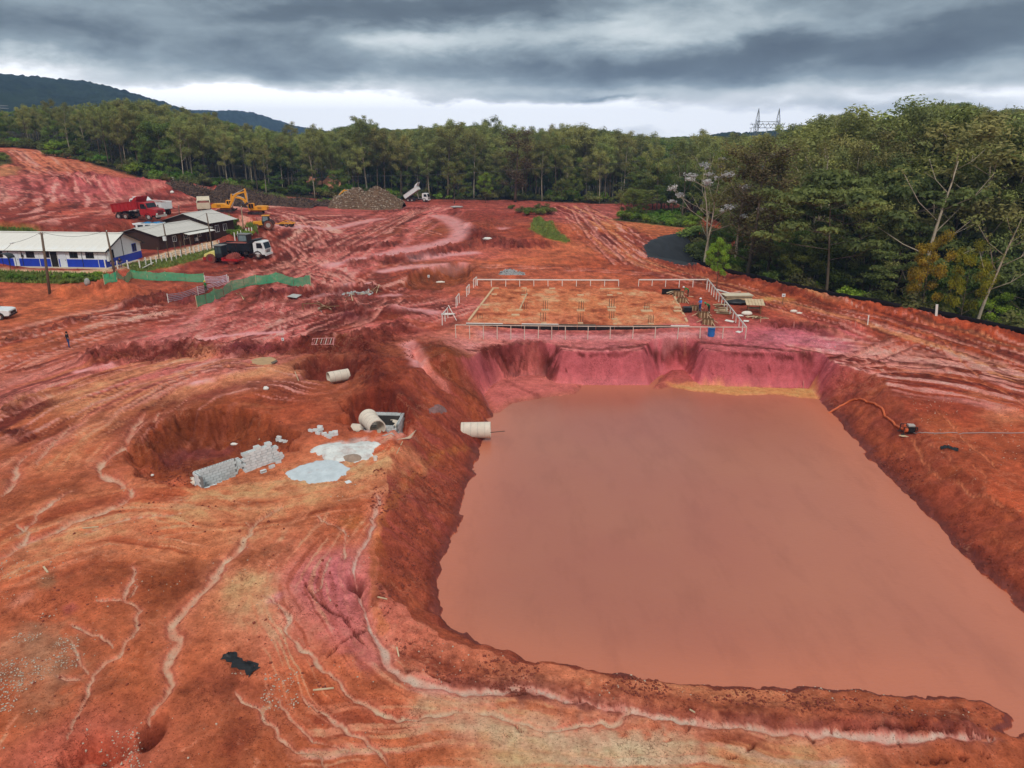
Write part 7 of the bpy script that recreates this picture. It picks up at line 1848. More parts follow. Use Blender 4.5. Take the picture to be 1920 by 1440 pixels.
def excavator(label, u, v, yaw, house_yaw, boom, stick, bucket, scale=1.0):
    """boom, stick, bucket: elevation angles in degrees in the plane of the arm"""
    t = thing('excavator', label, 'excavator', at(u, v), yaw, None, scale)
    for s in (-1, 1):
        mb = MB(); mb.prism([(-1.9, .45), (-1.65, .1), (1.65, .1), (1.9, .45), (1.65, .82), (-1.65, .82)], s * 1.15 - .3, s * 1.15 + .3); tr_ = mb.build('track', M_FRAME, t)
        pl_ = MB()
        for k in range(14):
            for z in (.08, .85): pl_.box((-1.6 + k * 3.2 / 13, s * 1.15, z), (.17, .66, .06))
        pl_.build('track_shoe', M_MUD, tr_)
    mb = MB(); mb.box((0, 0, .6), (1.6, 1.9, .5)); mb.cyl((0, 0, .8), (0, 0, 1.1), .6, n=14); mb.build('undercarriage', M_FRAME, t)
    hp = bpy.data.objects.new('house', None)
    H = MB(); H.prism([(-2.5, 1.12), (1.5, 1.12), (1.5, 1.5), (.2, 2.0), (-.2, 2.15), (-2.3, 2.15), (-2.55, 1.8)], -1.3, 1.3)
    ho = H.build('house', M_YELP, t, False, .05); ho.rotation_euler = (0, 0, R(house_yaw))
    cw = MB(); cw.prism([(-2.95, 1.15), (-2.4, 1.15), (-2.4, 2.12), (-2.75, 2.12), (-2.98, 1.85)], -1.28, 1.28); cw.build('counterweight', M_YELP, ho)
    gr = MB()
    for k in range(5): gr.box((-1.6 + k * .2, 1.31, 1.65), (.08, .03, .6)); gr.box((-1.6 + k * .2, -1.31, 1.65), (.08, .03, .6))
    gr.build('vent_grille', M_FRAME, ho)
    cbm = MB(); cbm.prism([(.1, 1.3), (1.55, 1.3), (1.62, 1.9), (1.42, 2.85), (.2, 2.9), (.08, 2.7)], .35, 1.3); c_ = cbm.build('cab', M_YELP, ho, False, .04)
    for yy in (.343, 1.307):
        g = MB(); g._add([(.28, yy, 1.7), (.78, yy, 1.7), (.78, yy, 2.7), (.28, yy, 2.7)], [[0, 1, 2, 3]]); g.build('side_window', M_GLASS, c_)
        g = MB(); g._add([(.88, yy, 1.55), (1.5, yy, 1.75), (1.38, yy, 2.7), (.88, yy, 2.7)], [[0, 1, 2, 3]]); g.build('side_window', M_GLASS, c_)
    g = MB(); g._add([(1.60, .45, 1.6), (1.60, 1.2, 1.6), (1.46, 1.2, 2.75), (1.46, .45, 2.75)], [[0, 1, 2, 3]]); g.build('windscreen', M_GLASS, c_)
    def arm(p, a, pts, w, nm, parent):
        ca_, sa_ = math.cos(R(a)), math.sin(R(a)); mb = MB()
        mb.prism([(p[0] + x * ca_ - z * sa_, p[1] + x * sa_ + z * ca_) for x, z in pts], -.25 - w / 2, -.25 + w / 2)
        return mb.build(nm, M_YELP, parent, False, .02), lambda x, z: (p[0] + x * ca_ - z * sa_, p[1] + x * sa_ + z * ca_)
    b_, f = arm((1.2, 1.55), boom, [(-.2, -.2), (1.6, .15), (2.6, .62), (3.4, .55), (5.3, -.35), (5.35, -.08), (3.5, 1.05), (2.4, 1.15), (1.3, .72), (-.2, .2)], .42, 'boom', ho)
    tip = f(5.25, -.2)
    s_, f2 = arm(tip, stick, [(-.85, -.05), (-.7, .25), (.2, .32), (2.6, .12), (2.65, -.12), (.3, -.22)], .34, 'stick', ho)
    e = f2(2.6, 0)
    b2, f3 = arm(e, bucket, [(-.1, .25), (.35, .45), (1.0, .35), (1.25, -.1), (1.15, -.5), (1.02, -.48), (.85, -.1), (.3, -.05), (-.1, -.2)], 1.1, 'bucket', ho)
    b2.data.materials[0] = M_FRAME
    for (p0, p1, r) in [((1.6, 1.35), f(2.6, .45), .09), (f(2.6, 1.25), f2(-.75, .2), .08), (f2(.3, .38), f3(-.05, .3), .07)]:
        mb = MB(); mb.cyl((p0[0], -.25, p0[1]), (p1[0], -.25, p1[1]), r, n=8); mb.cyl((p0[0], -.25, p0[1]), ((p0[0] + p1[0]) / 2, -.25, (p0[1] + p1[1]) / 2), r * 1.5, n=8); mb.build('hydraulic_ram', M_RIM, ho)
    return t
excavator('large yellow excavator with folded arm raised behind the pale lorry', 424, 398, 4, 0, 42, -84, -150, 1.0)
excavator('smaller yellow excavator with arched arm and dark cab windows facing left', 481, 402, 186, 0, 34, -84, -150, 1.0)
# part of a third machine seen over the rubble heap
t = excavator('yellow excavator arm tip showing behind the rubble heap', 676, 376, 185, 0, 24, -40, -120, .9)

def tractor(label, u, v, yaw, scale=1):
    t = thing('tractor', label, 'tractor', at(u, v), yaw, None, scale)
    for s in (-1, 1):
        wheel(t, -1.0, s * .95, .82, .48, M_TYREM, M_RIM, s); wheel(t, 1.35, s * .85, .52, .34, M_TYREM, M_RIM, s)
        mb = MB(); pts = [(-1.0 + math.cos(math.pi * k / 8) * .98, .85 + math.sin(math.pi * k / 8) * .98) for k in range(9)] + [(-1.0 + math.cos(math.pi * k / 8) * .9, .85 + math.sin(math.pi * k / 8) * .9) for k in range(8, -1, -1)]
        mb.prism(pts, s * .9 - .26, s * .9 + .26); mb.build('mudguard', M_FRAME, t)
    mb = MB(); mb.prism([(.15, .75), (2.0, .75), (2.1, 1.1), (2.0, 1.5), (.15, 1.65)], -.42, .42); mb.build('bonnet', M_YELP, t, False, .04)
    mb = MB(); mb.box((0, 0, .7), (3.2, .5, .4)); mb.build('chassis', M_FRAME, t)
    mb = MB(); mb.prism([(-1.15, .95), (.2, .95), (.3, 1.5), (.1, 2.55), (-1.05, 2.55), (-1.2, 1.6)], -.62, .62); c_ = mb.build('cab', mat('cab black', (30, 32, 34), .4, .1), t, False, .03)
    for s in (-1, 1): g = MB(); g._add([(-.98, s * .632, 1.55), (.12, s * .632, 1.55), (0, s * .632, 2.45), (-.92, s * .632, 2.45)], [[0, 1, 2, 3]]); g.build('side_window', mat('pale cab glass', (120, 132, 134), .15, .2), c_)
    mb = MB(); mb.box((-.5, 0, 2.62), (1.5, 1.4, .14)); mb.build('roof', M_YELP, t)
    mb = MB(); mb.cyl((1.2, .3, 1.5), (1.2, .3, 2.4), .05, n=7); mb.build('exhaust', M_FRAME, t)
    return t
tractor('yellow and black tractor towing a disc harrow', 496, 429, 188, 1.0)
t = thing('disc_harrow', 'yellow disc harrow standing behind the tractor', 'harrow', at(534, 425), 4, None, 1.1)
mb = MB()
for (a, b2) in [((-2.6, 0, .6), (2.2, 0, .7)), ((-1.0, -1.0, .75), (2.0, -1.2, .75)), ((-1.0, 1.0, .75), (2.0, 1.2, .75)), ((-1, -1, .75), (-1, 1, .75)), ((2, -1.2, .75), (2, 1.2, .75)), ((.5, -1.1, .75), (.5, 1.1, .75)), ((-1, 0, .8), (.5, 0, 1.3)), ((.5, 0, 1.3), (2, 0, .8))]: mb.bar(a, b2, .12)
mb.build('frame', M_YELP, t)
for x in (-.6, 1.5):
    for k in range(9):
        y = -1.2 + k * .3; q = MB(); q.cyl((x - .02, y, .36), (x + .02, y + .07, .36), .36, .30, 14); q.build('disc', M_FRAME, t)
for s in (-1, 1): wheel(t, .5, s * .7, .36, .2)

def roller(label, u, v, yaw, scale=1):
    t = thing('road_roller', label, 'roller', at(u, v), yaw, None, scale)
    for s in (-1, 1): wheel(t, -1.35, s * .8, .76, .5, M_TYREM, mat('red rim', (140, 40, 38), .6, .2, dirt=.3), s)
    mb = MB(); mb.prism([(-2.6, 1.0), (-.6, 1.0), (-.6, 1.95), (-1.4, 1.9), (-2.5, 1.45)], -.75, .75); mb.build('engine_hood', M_LYEL, t, False, .06)
    mb = MB(); mb.box((-2.2, 0, .75), (1.0, 1.7, .5)); mb.build('rear_frame', M_REDP, t)
    mb = MB(); mb.prism([(-.65, .95), (.6, .95), (.65, 1.5), (.5, 2.75), (-.6, 2.75)], -.8, .8); c_ = mb.build('cab', mat('cab black', (30, 32, 34), .4, .1), t, False, .03)
    for s in (-1, 1):
        for x0_, x1_ in ((-.5, -.05), (.05, .48)): g = MB(); g._add([(x0_, s * .812, 1.6), (x1_, s * .812, 1.6), (x1_ - .03, s * .812, 2.6), (x0_, s * .812, 2.6)], [[0, 1, 2, 3]]); g.build('side_window', mat('roller cab glass', (66, 82, 84), .12, .2), c_)
    mb = MB(); mb.box((-.05, 0, 2.82), (1.5, 1.8, .1)); mb.build('roof', mat('roof grey', (120, 118, 114), .6, .1), t)
    dm = MB(); dm.cyl((2.0, -1.0, .78), (2.0, 1.0, .78), .72, n=26); d_ = dm.build('drum', M_MUD, t)
    pf = MB()
    for i in range(16):
        for j in range(6):
            a = 2 * math.pi * (i + .5 * (j % 2)) / 16; y = -.85 + j * .34
            pf.box((2.0 + math.cos(a) * .78, y, .78 + math.sin(a) * .78), (.14, .16, .14), Matrix.Rotation(-a, 3, 'Y'))
    pf.build('drum_pad', M_MUD, d_)
    fm = MB()
    for s in (-1, 1): fm.box((1.9, s * 1.12, .68), (2.5, .14, .36))
    fm.box((.72, 0, .75), (.3, 2.3, .5)); fm.box((3.1, 0, .6), (.18, 2.3, .3)); fm.build('drum_frame', M_REDP, t)
    return t
roller('muddy drum roller with pale yellow hood and dark cab in front of the black lorry', 417, 493, -8, 1.1)

def pickup(label, u, v, yaw, scale=1):
    t = thing('pickup_truck', label, 'car', at(u, v), yaw, None, scale)
    b_ = MB(); b_.prism([(-2.6, .45), (2.55, .42), (2.68, .62), (2.62, .98), (2.3, 1.08), (1.25, 1.16), (-2.6, 1.12)], -.9, .9); body = b_.build('body', M_WHP, t, True, .06); body.data.polygons.foreach_set('use_smooth', [False] * len(body.data.polygons))
    c_ = MB(); vs = [(-1.0, -.85, 1.1), (1.35, -.85, 1.14), (.55, -.72, 1.78), (-.75, -.72, 1.80), (-1.0, .85, 1.1), (1.35, .85, 1.14), (.55, .72, 1.78), (-.75, .72, 1.80)]
    c_._add(vs, [[0, 1, 2, 3], [7, 6, 5, 4], [1, 5, 6, 2], [0, 3, 7, 4], [3, 2, 6, 7], [0, 4, 5, 1]]); cab = c_.build('cab', M_WHP, t, False, .04)
    for s in (-1, 1):
        for pts in ([(-.85, 1.18), (.12, 1.18), (.10, 1.70), (-.68, 1.70)], [(.2, 1.18), (1.12, 1.18), (.5, 1.68), (.2, 1.70)]):
            g = MB(); g._add([(x, s * (.862 - .2 * (z - 1.1) / .7 + .004), z) for x, z in pts], [[0, 1, 2, 3]]); g.build('side_window', M_GLASS, cab)
        wheel(t, 1.65, s * .82, .38, .25, side=s); wheel(t, -1.6, s * .82, .38, .25, side=s)
        a_ = MB()
        for xc in (1.65, -1.6):
            pts = [(xc + math.cos(math.pi * k / 8) * .5, .38 + math.sin(math.pi * k / 8) * .5) for k in range(9)] + [(xc + math.cos(math.pi * k / 8) * .41, .38 + math.sin(math.pi * k / 8) * .41) for k in range(8, -1, -1)]
            a_.prism(pts, s * .92 - .03, s * .92 + .03)
        a_.build('wheel_arch', M_FRAME, body)
        h = MB(); h.box((2.58, s * .68, .86), (.14, .36, .16)); h.build('headlight', M_LAMP, body)
        m_ = MB(); m_.box((1.0, s * .98, 1.25), (.1, .2, .16)); m_.build('mirror', M_WHP, cab)
    g = MB(); g._add([(1.30, -.74, 1.2), (1.30, .74, 1.2), (.60, .64, 1.74), (.60, -.64, 1.74)], [[0, 1, 2, 3]]); w_ = g.build('windscreen', M_GLASS, cab); w_.location.x = .015; w_.location.z = .008
    g = MB(); g.box((2.66, 0, .72), (.06, 1.2, .25)); g.build('grille', M_FRAME, body)
    g = MB(); g.box((2.64, 0, .46), (.12, 1.7, .16)); g.build('bumper', M_FRAME, body)
    return t
pickup('white pickup truck cut by the left border of the site', -26, 599, 12, 1.15)
# white minibus with blue tarpaulin behind the brown house
_D = min(np.arange(141, 172, .5), key=lambda D: abs(PD(276, 417, D)[2] - ground_z(*PD(276, 417, D)[:2]) - 2.7)); _p = PD(276, 417, _D)
t = thing('minibus', 'white box van with a blue tarpaulin on its roof behind the brown house', 'van', (_p[0], _p[1], ground_z(_p[0], _p[1])), 6, None, 1.0)
mb = MB(); mb.box((0, 0, 1.45), (6.2, 2.2, 2.3)); bd = mb.build('body', M_WHP, t, False, .08)
for x in (-2.4, -1.0, .4, 1.8): g = MB(); g.box((x, -1.105, 1.95), (1.0, .03, .7)); g.build('side_window', M_GLASS, bd)
g = MB(); g.box((-3.105, 0, 1.9), (.03, 1.7, .8)); g.build('rear_window', M_GLASS, bd)
for s in (-1, 1):
    for x in (-2, 2): wheel(t, x, s * .95, .38, .25, side=s)
vs = [(-.9 + .55 * i, -1.15 + .46 * j, 2.64 + .14 * math.sin(i * 1.9 + j) * math.cos(j * 1.3)) for i in range(8) for j in range(6)]
o = add_mesh('tarpaulin', vs, [[i * 6 + j, i * 6 + 6 + j, i * 6 + 7 + j, i * 6 + 1 + j] for i in range(7) for j in range(5)], mat('blue tarpaulin', (60, 150, 206), .5, .15, 2), True, t)
# a dark machine behind the black lorry, only its cab roof shows
t = thing('backhoe_loader', 'dark cabbed loader with pale roof half hidden behind the black lorry', 'loader', at(458, 470), 170, None, 1.15)
for s in (-1, 1): wheel(t, -1.0, s * .85, .7, .42, M_TYREM, M_RIM, s); wheel(t, 1.3, s * .8, .48, .32, M_TYREM, M_RIM, s)
mb = MB(); mb.prism([(-1.8, .6), (2.0, .6), (2.0, 1.3), (.4, 1.5), (-1.8, 1.3)], -.6, .6); mb.build('body', M_YELP, t, False, .04)
mb = MB(); mb.prism([(-1.2, 1.2), (.5, 1.2), (.4, 2.6), (-1.1, 2.6)], -.7, .7); c_ = mb.build('cab', mat('cab black', (30, 32, 34), .4, .1), t)
for s in (-1, 1): g = MB(); g._add([(-1.0, s * .712, 1.6), (.35, s * .712, 1.6), (.28, s * .712, 2.5), (-.95, s * .712, 2.5)], [[0, 1, 2, 3]]); g.build('side_window', mat('pale cab glass', (120, 132, 134), .15, .2), c_)
mb = MB(); mb.box((-.35, 0, 2.67), (1.9, 1.6, .12)); mb.build('roof', mat('roof grey', (120, 118, 114), .6, .1), t)
mb = MB(); mb.bar((1.6, -.5, 1.2), (3.0, -.5, .6), .16); mb.bar((1.6, .5, 1.2), (3.0, .5, .6), .16); mb.prism([(2.9, .2), (3.5, .15), (3.3, .35), (3.15, .9), (2.9, .9)], -1.1, 1.1); mb.build('front_bucket', M_FRAME, t)

# ------------------------------------------------------------------ people
M_SKIN = mat('skin', (150, 104, 80), .6, .1, 6)
def person(label, u, v, yaw, pose, shirt, trousers, head='hair', headm=None, boots=None, h=1.75, loc=None):
    """one continuous body grown over a posed skeleton; head cover is a child"""
    J = {}
    if pose == 'bend':
        J.update(pel=(0, 0, .88), bel=(.14, 0, 1.02), che=(.38, 0, 1.16), nec=(.52, 0, 1.22), hea=(.63, 0, 1.26), top=(.72, 0, 1.30))
        sh = (.42, .19, 1.17); el = (.50, .26, .90); wr = (.60, .20, .68); ha = (.63, .19, .60)
        kn = (.06, .13, .48); an = (-.04, .15, .09); to = (.14, .17, .04); hip = (0, .1, .86)
    else:
        J.update(pel=(0, 0, .93), bel=(.02, 0, 1.10), che=(.02, 0, 1.32), nec=(.02, 0, 1.50), hea=(.04, 0, 1.60), top=(.03, 0, 1.73))
        sh = (.01, .19, 1.42); el = (-.02, .27, 1.14); wr = (.10, .24, .92); ha = (.13, .22, .84)
        if pose == 'hips': el = (-.06, .38, 1.16); wr = (.10, .22, 1.02); ha = (.13, .18, .99)
        if pose == 'work': el = (.10, .27, 1.16); wr = (.32, .18, 1.08); ha = (.39, .16, 1.06)
        kn = (.03, .12, .50); an = (-.02, .13, .09); to = (.14, .15, .04); hip = (0, .1, .90)
    V, E, Rd, Z = [], [], [], []
    def add(p, r, par, zone):
        V.append(p); Rd.append(r); Z.append(zone)
        if par is not None: E.append((par, len(V) - 1))
        return len(V) - 1
    pel = add(J['pel'], (.15, .12), None, 't'); bel = add(J['bel'], (.145, .11), pel, 's'); che = add(J['che'], (.17, .125), bel, 's')
    nec = add(J['nec'], (.058, .058), che, 'k'); hea = add(J['hea'], (.085, .095), nec, 'k'); top = add(J['top'], (.062, .07), hea, 'k')
    f = .06 if pose != 'bend' else .02
    add((J['hea'][0] + .12, 0, J['hea'][2] - f * .3), (.018, .018), hea, 'k')        # nose
    for s in (-1, 1):
        m = lambda p: (p[0] + (.05 * s if pose == 'stand' and p in (kn, an, to) else 0), p[1] * s, p[2])
        a = add(m(sh), (.075, .075), che, 's'); b_ = add(m(el), (.052, .052), a, 's'); c = add(m(wr), (.036, .036), b_, 'k'); d = add(m(ha), (.042, .026), c, 'k')
        hx_ = np.array(m(ha)) - np.array(m(wr)); hx_ = hx_ / np.linalg.norm(hx_)
        for k in range(4): add(tuple(np.array(m(ha)) + hx_ * (.075 - .01 * abs(k - 1.5)) + np.array([.008 * k - .012, .018 * (k - 1.5), .0])), (.010, .010), d, 'k')
        add(tuple(np.array(m(wr)) + hx_ * .06 + np.array([.045, -.02 * s, 0])), (.012, .012), c, 'k')
        a = add(m(hip), (.105, .105), pel, 't'); b_ = add(m(kn), (.068, .068), a, 't'); c = add(m(an), (.048, .048), b_, 't'); add(m(to), (.045, .036), c, 'b')
    me = bpy.data.meshes.new('person'); me.from_pydata(V, E, []); o = bpy.data.objects.new('person', me); COL.objects.link(o)
    sk = o.modifiers.new('skin', 'SKIN'); lay = me.skin_vertices[0].data
    for i, r in enumerate(Rd): lay[i].radius = r
    lay[0].use_root = True
    su = o.modifiers.new('soft', 'SUBSURF'); su.levels = 1; su.render_levels = 1
    dg = bpy.context.evaluated_depsgraph_get(); m2 = bpy.data.meshes.new_from_object(o.evaluated_get(dg)); o.modifiers.clear(); o.data = m2; bpy.data.meshes.remove(me)
    m2.materials.clear()
    for mm in (M_SKIN, shirt, trousers, boots or M_BLACK): m2.materials.append(mm)
    VA = np.array(V); idx = {'k': 0, 's': 1, 't': 2, 'b': 3}
    EA = np.array([VA[a] for a, b_ in E]); EB = np.array([VA[b_] for a, b_ in E]); ez = [Z[b_] for a, b_ in E]
    mi = []
    for p in m2.polygons:
        c = np.array(p.center); t_ = np.clip(((c - EA) * (EB - EA)).sum(1) / ((EB - EA) ** 2).sum(1), 0, 1); d_ = np.linalg.norm(c - EA - t_[:, None] * (EB - EA), axis=1); k = int(d_.argmin()); mi.append(idx[ez[k]])
    m2.polygons.foreach_set('material_index', np.array(mi, np.int32)); m2.polygons.foreach_set('use_smooth', np.ones(len(m2.polygons), bool))
    p_ = loc or at(u, v); o.location = p_; o.rotation_euler = (0, 0, R(yaw)); s_ = h / 1.76; o.scale = (s_,) * 3
    hm_ = MB(); hc = np.array(J['hea']) * .45 + np.array(J['top']) * .55
    if head == 'helmet':
        hm_.ball(tuple(hc + np.array([0, 0, .03])), .135, 12, 8, (1.08, .95, .8)); hm_.cyl(tuple(hc + np.array([.02, 0, -.01])), tuple(hc + np.array([.02, 0, .01])), .165, n=14)
        hm_.build('helmet', headm, o, True)
    else:
        hm_.ball(tuple(hc + np.array([-.025, 0, .01])), .108, 10, 7, (1.0, .95, 1.0)); hm_.build('hair', headm or mat('dark hair', (26, 20, 18), .8, .2), o, True)
    tag(o, label, 'person')
    return o
M_GRN = mat('green work clothes', (30, 124, 62), .8, .15, 6); M_DGRN = mat('dark green trousers', (22, 62, 44), .85, .15, 6)
M_BLU = mat('light blue shirt', (66, 132, 206), .8, .15, 6); M_JEAN = mat('blue jeans', (44, 66, 112), .85, .2, 6); M_DARKC = mat('dark shirt', (24, 24, 30), .85, .2, 6)
M_HW = mat('white helmet', (224, 224, 220), .4, .05); M_HY = mat('yellow helmet', (222, 190, 40), .4, .05); M_HG = mat('green helmet', (70, 140, 90), .4, .05)
person('person in dark shirt and jeans standing alone on the red track', 130, 652, 60, 'stand', M_DARKC, M_JEAN)
person('person in green work clothes and yellow helmet standing at the tape', 387, 549, 170, 'stand', M_GRN, M_DGRN, 'helmet', M_HY)
person('person in dark shirt and jeans with hands on hips at the office corner', 227, 503, -80, 'hips', M_DARKC, M_JEAN)
person('person in dark clothes half hidden by the leaning pole at the office corner', 213, 505, -60, 'stand', M_DARKC, M_JEAN)
person('person in light blue shirt and white helmet with their back to the slab', 1312, 585, 200, 'work', M_BLU, M_JEAN, 'helmet', M_HW, h=1.8)
person('person in green bending over beside the one in blue', 1329, 586, 200, 'bend', M_GRN, M_DGRN, 'helmet', M_HG, mat('pale boots', (206, 204, 180), .7, .1))
person('person in green with white helmet bending at the far timber form', 1290, 556, 170, 'bend', M_GRN, M_DGRN, 'helmet', M_HW)
# ------------------------------------------------------------------ pipes, chambers, blocks by the pond
M_PIPE = mat('pale concrete pipe', (214, 198, 180), .85, .10, 2.5, .2, dirt=.10)
M_PIPEIN = mat('pipe inside', (120, 92, 76), .9, .2, 3)
M_BLOCK = mat('grey concrete block', (206, 208, 206), .9, .10, 4, .25, rand=.12)
M_MORTAR = mat('mortar', (120, 120, 118), .95, .1)
def pipe(label, c, yaw, pitch, L, ro, wall=.1, bell=False):
    t = thing('concrete_pipe', label, 'pipe', c, 0); t.rotation_euler = (0, R(-pitch), R(yaw))
    mb = MB(); n = 32; prof = [(0, ro), (L, ro)] if not bell else [(0, ro * 1.14), (.22, ro * 1.14), (.36, ro), (L, ro)]
    vs = []; 
    for (x, r) in prof + [(x, r - wall) for x, r in prof[::-1]]:
        for k in range(n):
            a = 2 * math.pi * k / n; vs.append((x, math.cos(a) * r, math.sin(a) * r))
    m_ = len(prof) * 2; fs = [[i * n + k, ((i + 1) % m_) * n + k, ((i + 1) % m_) * n + (k + 1) % n, i * n + (k + 1) % n] for i in range(m_) for k in range(n)]
    mb._add(vs, fs); o = mb.build('barrel', M_PIPE, t, False)
    for p in o.data.polygons: p.use_smooth = True
    o.data.set_sharp_from_angle(angle=R(40)) if hasattr(o.data, 'set_sharp_from_angle') else None
    for x in np.arange(.5, L - .2, .62):
        q = MB(); q.ring((x, 0, 0), (1, 0, 0), ro + .004, ro - .02, .012, 32); q.build('casting_seam', M_MORTAR, t)
    return t
p = Vector(PZ(690, 784, -.3)); pipe('open concrete pipe mouth over the grey chamber', p, 298, 0, 2.4, .68, .08, True)
p = Vector(PZ(633, 705, -.85)); pipe('concrete pipe lying in the upper pit', p + Vector((-.75, -.6, 0)), 33, 0, 2.0, .58, .08)
p = Vector(PZ(920, 806, -3.55)); pipe('concrete outfall pipe sticking out of the bank over the pond', p, 180, -1, 2.6, .72, .09)
mb = MB(); q = Vector(PZ(918, 811, -3.75)); mb.cyl(q, q + Vector((1.35, .05, .12)), .035, n=6); tag(mb.build('outlet_rod', M_STEEL), 'dark rod poking out of the outfall pipe', 'rod')

BL = (.39, .19, .19)
def block_mesh():
    mb = MB(); L, Wd, H = BL
    mb.box((0, 0, 0), (L - .012, Wd - .006, H - .012)); return mb
def hollow_block():
    mb = MB(); L, Wd, H = BL; t = .03
    for y in (-Wd / 2 + t / 2, Wd / 2 - t / 2): mb.box((0, y, 0), (L, t, H))
    for x in (-L / 2 + t / 2, 0, L / 2 - t / 2): mb.box((x, 0, 0), (t, Wd - 2 * t, H - .004))
    return mb
_hb = hollow_block().build('block', M_BLOCK); HBM = _hb.data; bpy.data.objects.remove(_hb)
_sb = block_mesh().build('block', M_BLOCK); SBM = _sb.data; bpy.data.objects.remove(_sb)
def chamber(label, origin, yaw, L, Wd, rows, tops=None, holes=()):
    """rectangular pit lined with blocks laid in courses; origin = top left far corner; local x along, -y towards the viewer"""
    t = thing('block_chamber', label, 'chamber', origin, yaw)
    nl, nw = int(round(L / .40)), int(round(Wd / .40))
    def put(x, y, z, rz):
        o = bpy.data.objects.new('block', HBM if z > -.2 else SBM); COL.objects.link(o); o.parent = t; o.location = (x + RNG.uniform(-.006, .006), y + RNG.uniform(-.006, .006), z); o.rotation_euler = (0, 0, rz + RNG.uniform(-.01, .01))
    for r in range(rows):
        z = -.1 - r * .2; sh = .2 * (r % 2)
        for i in range(nl):
            put(.2 + i * .4 + sh - .1, 0, z, 0)
            if r >= (tops or 0): put(.2 + i * .4 + sh - .1, -Wd - .2, z, 0)
        for j in range(nw):
            put(-.1, -.3 - j * .4 - (sh - .1), z, math.pi / 2); put(nl * .4 + .12, -.3 - j * .4 - (sh - .1), z, math.pi / 2)
    mb = MB()
    mb.box((nl * .2, 0, -rows * .1), (nl * .4 - .02, .14, rows * .2 - .03)); mb.box((nl * .2, -Wd - .2, -rows * .1 - (tops or 0) * .1), (nl * .4 - .02, .14, (rows - (tops or 0)) * .2 - .03))
    mb.box((-.1, -Wd / 2 - .1, -rows * .1), (.14, Wd, rows * .2 - .03)); mb.box((nl * .4 + .12, -Wd / 2 - .1, -rows * .1), (.14, Wd, rows * .2 - .03)); mb.build('mortar', M_MORTAR, t)
    mb = MB(); mb.box((nl * .2, -Wd / 2 - .1, -rows * .2 + .02), (nl * .4, Wd + .1, .06)); mb.build('chamber_floor', mat('wet chamber floor', (70, 66, 64), .4, .3), t)
    return t
p = Vector(CH1); ch1 = chamber('open grey block chamber with dark inside beside the pipe mouth', p, -3, 2.6, 2.6, 7)
mb = MB(); mb.box((1.28, -.125, -.82), (2.5, .03, 1.2)); mb.box((2.57, -1.4, -.82), (.03, 2.4, 1.2)); o = mb.build('dark_lining', mat('dark lining panel', (62, 58, 56), .6, .3, 3), ch1)  # dark panels added over the inner far and right walls
p = Vector(CH2)
ch2 = chamber('long low grey block wall box at the front of the big pit', p, YAW2, LEN2, 1.0, 7, 4)
# block stack beside it, every block loose
bs = Vector(PZ(452, 893, -.95)); be = Vector(PZ(524, 869, -.95)); dv = (be - bs).normalized(); pv = Vector((-dv.y, dv.x, 0)); yb = math.atan2(dv.y, dv.x)
bs.z = ground_z(bs.x, bs.y); 
def loose_block(pos, rz, label, group=None, hollow=False, rx=0):
    o = bpy.data.objects.new('concrete_block', HBM if hollow else SBM); COL.objects.link(o); o.location = pos; o.rotation_euler = (rx, 0, rz)
    return tag(o, label, 'block', group)
heights = [7, 7, 8, 7, 8, 6, 3]
for i, hgt_ in enumerate(heights):
    for k in range(hgt_):
        for j in range(2 if i < 6 else 1):
            off_ = dv * (.5 + i * .405 + (.1 if k % 2 else 0)) + pv * (j * .2 + (-.06 if i == 5 else 0))
            q = bs + off_; g = ground_z(q.x, q.y)
            loose_block((q.x, q.y, max(g, bs.z - .1) * .3 + bs.z * .7 + .08 + k * .2), yb + RNG.uniform(-.015, .015), 'grey concrete block in the stepped stack right of the long chamber', 'blocks stacked beside the long chamber', hollow=(k == hgt_ - 1))
for (u, v, h, lab) in [(494, 886, 0, 'block on its side with both holes showing at the foot of the stack'), (522, 868, 0, 'block lying against the right end of the stack'), (446, 883, 0, 'block bridging the chamber and the stack'), (510, 877, 0, 'block lying before the low end of the stack')]:
    q = at(u, v); loose_block((q.x, q.y, q.z + .1), yb + RNG.uniform(-.3, .3), lab, hollow=True, rx=math.pi / 2 if 'side' in lab else 0)
for (grp, lst, lab) in [('blocks scattered left of the chamber', [(583, 809, 0), (592, 808, 0), (600, 811, 0), (602, 811, 1), (601, 811, 2), (596, 814, 0), (608, 815, 0)], 'loose grey block in the left heap between pit and chamber'),
                        ('blocks heaped by the cement', [(613, 818, 0), (621, 818, 0), (629, 816, 0), (622, 818, 1), (629, 816, 1), (617, 821, 0)], 'loose grey block in the right heap above the cement wash'),
                        ('blocks at the top of the stack pit', [(522, 826, 0), (528, 828, 0), (535, 829, 0), (524, 826, 1)], 'loose grey block in the small heap above the stepped stack')]:
    for (u, v, k) in lst:
        q = at(u, v); loose_block((q.x, q.y, q.z + .08 + k * .2), RNG.uniform(-.7, .7), lab, grp, hollow=RNG.random() < .4)
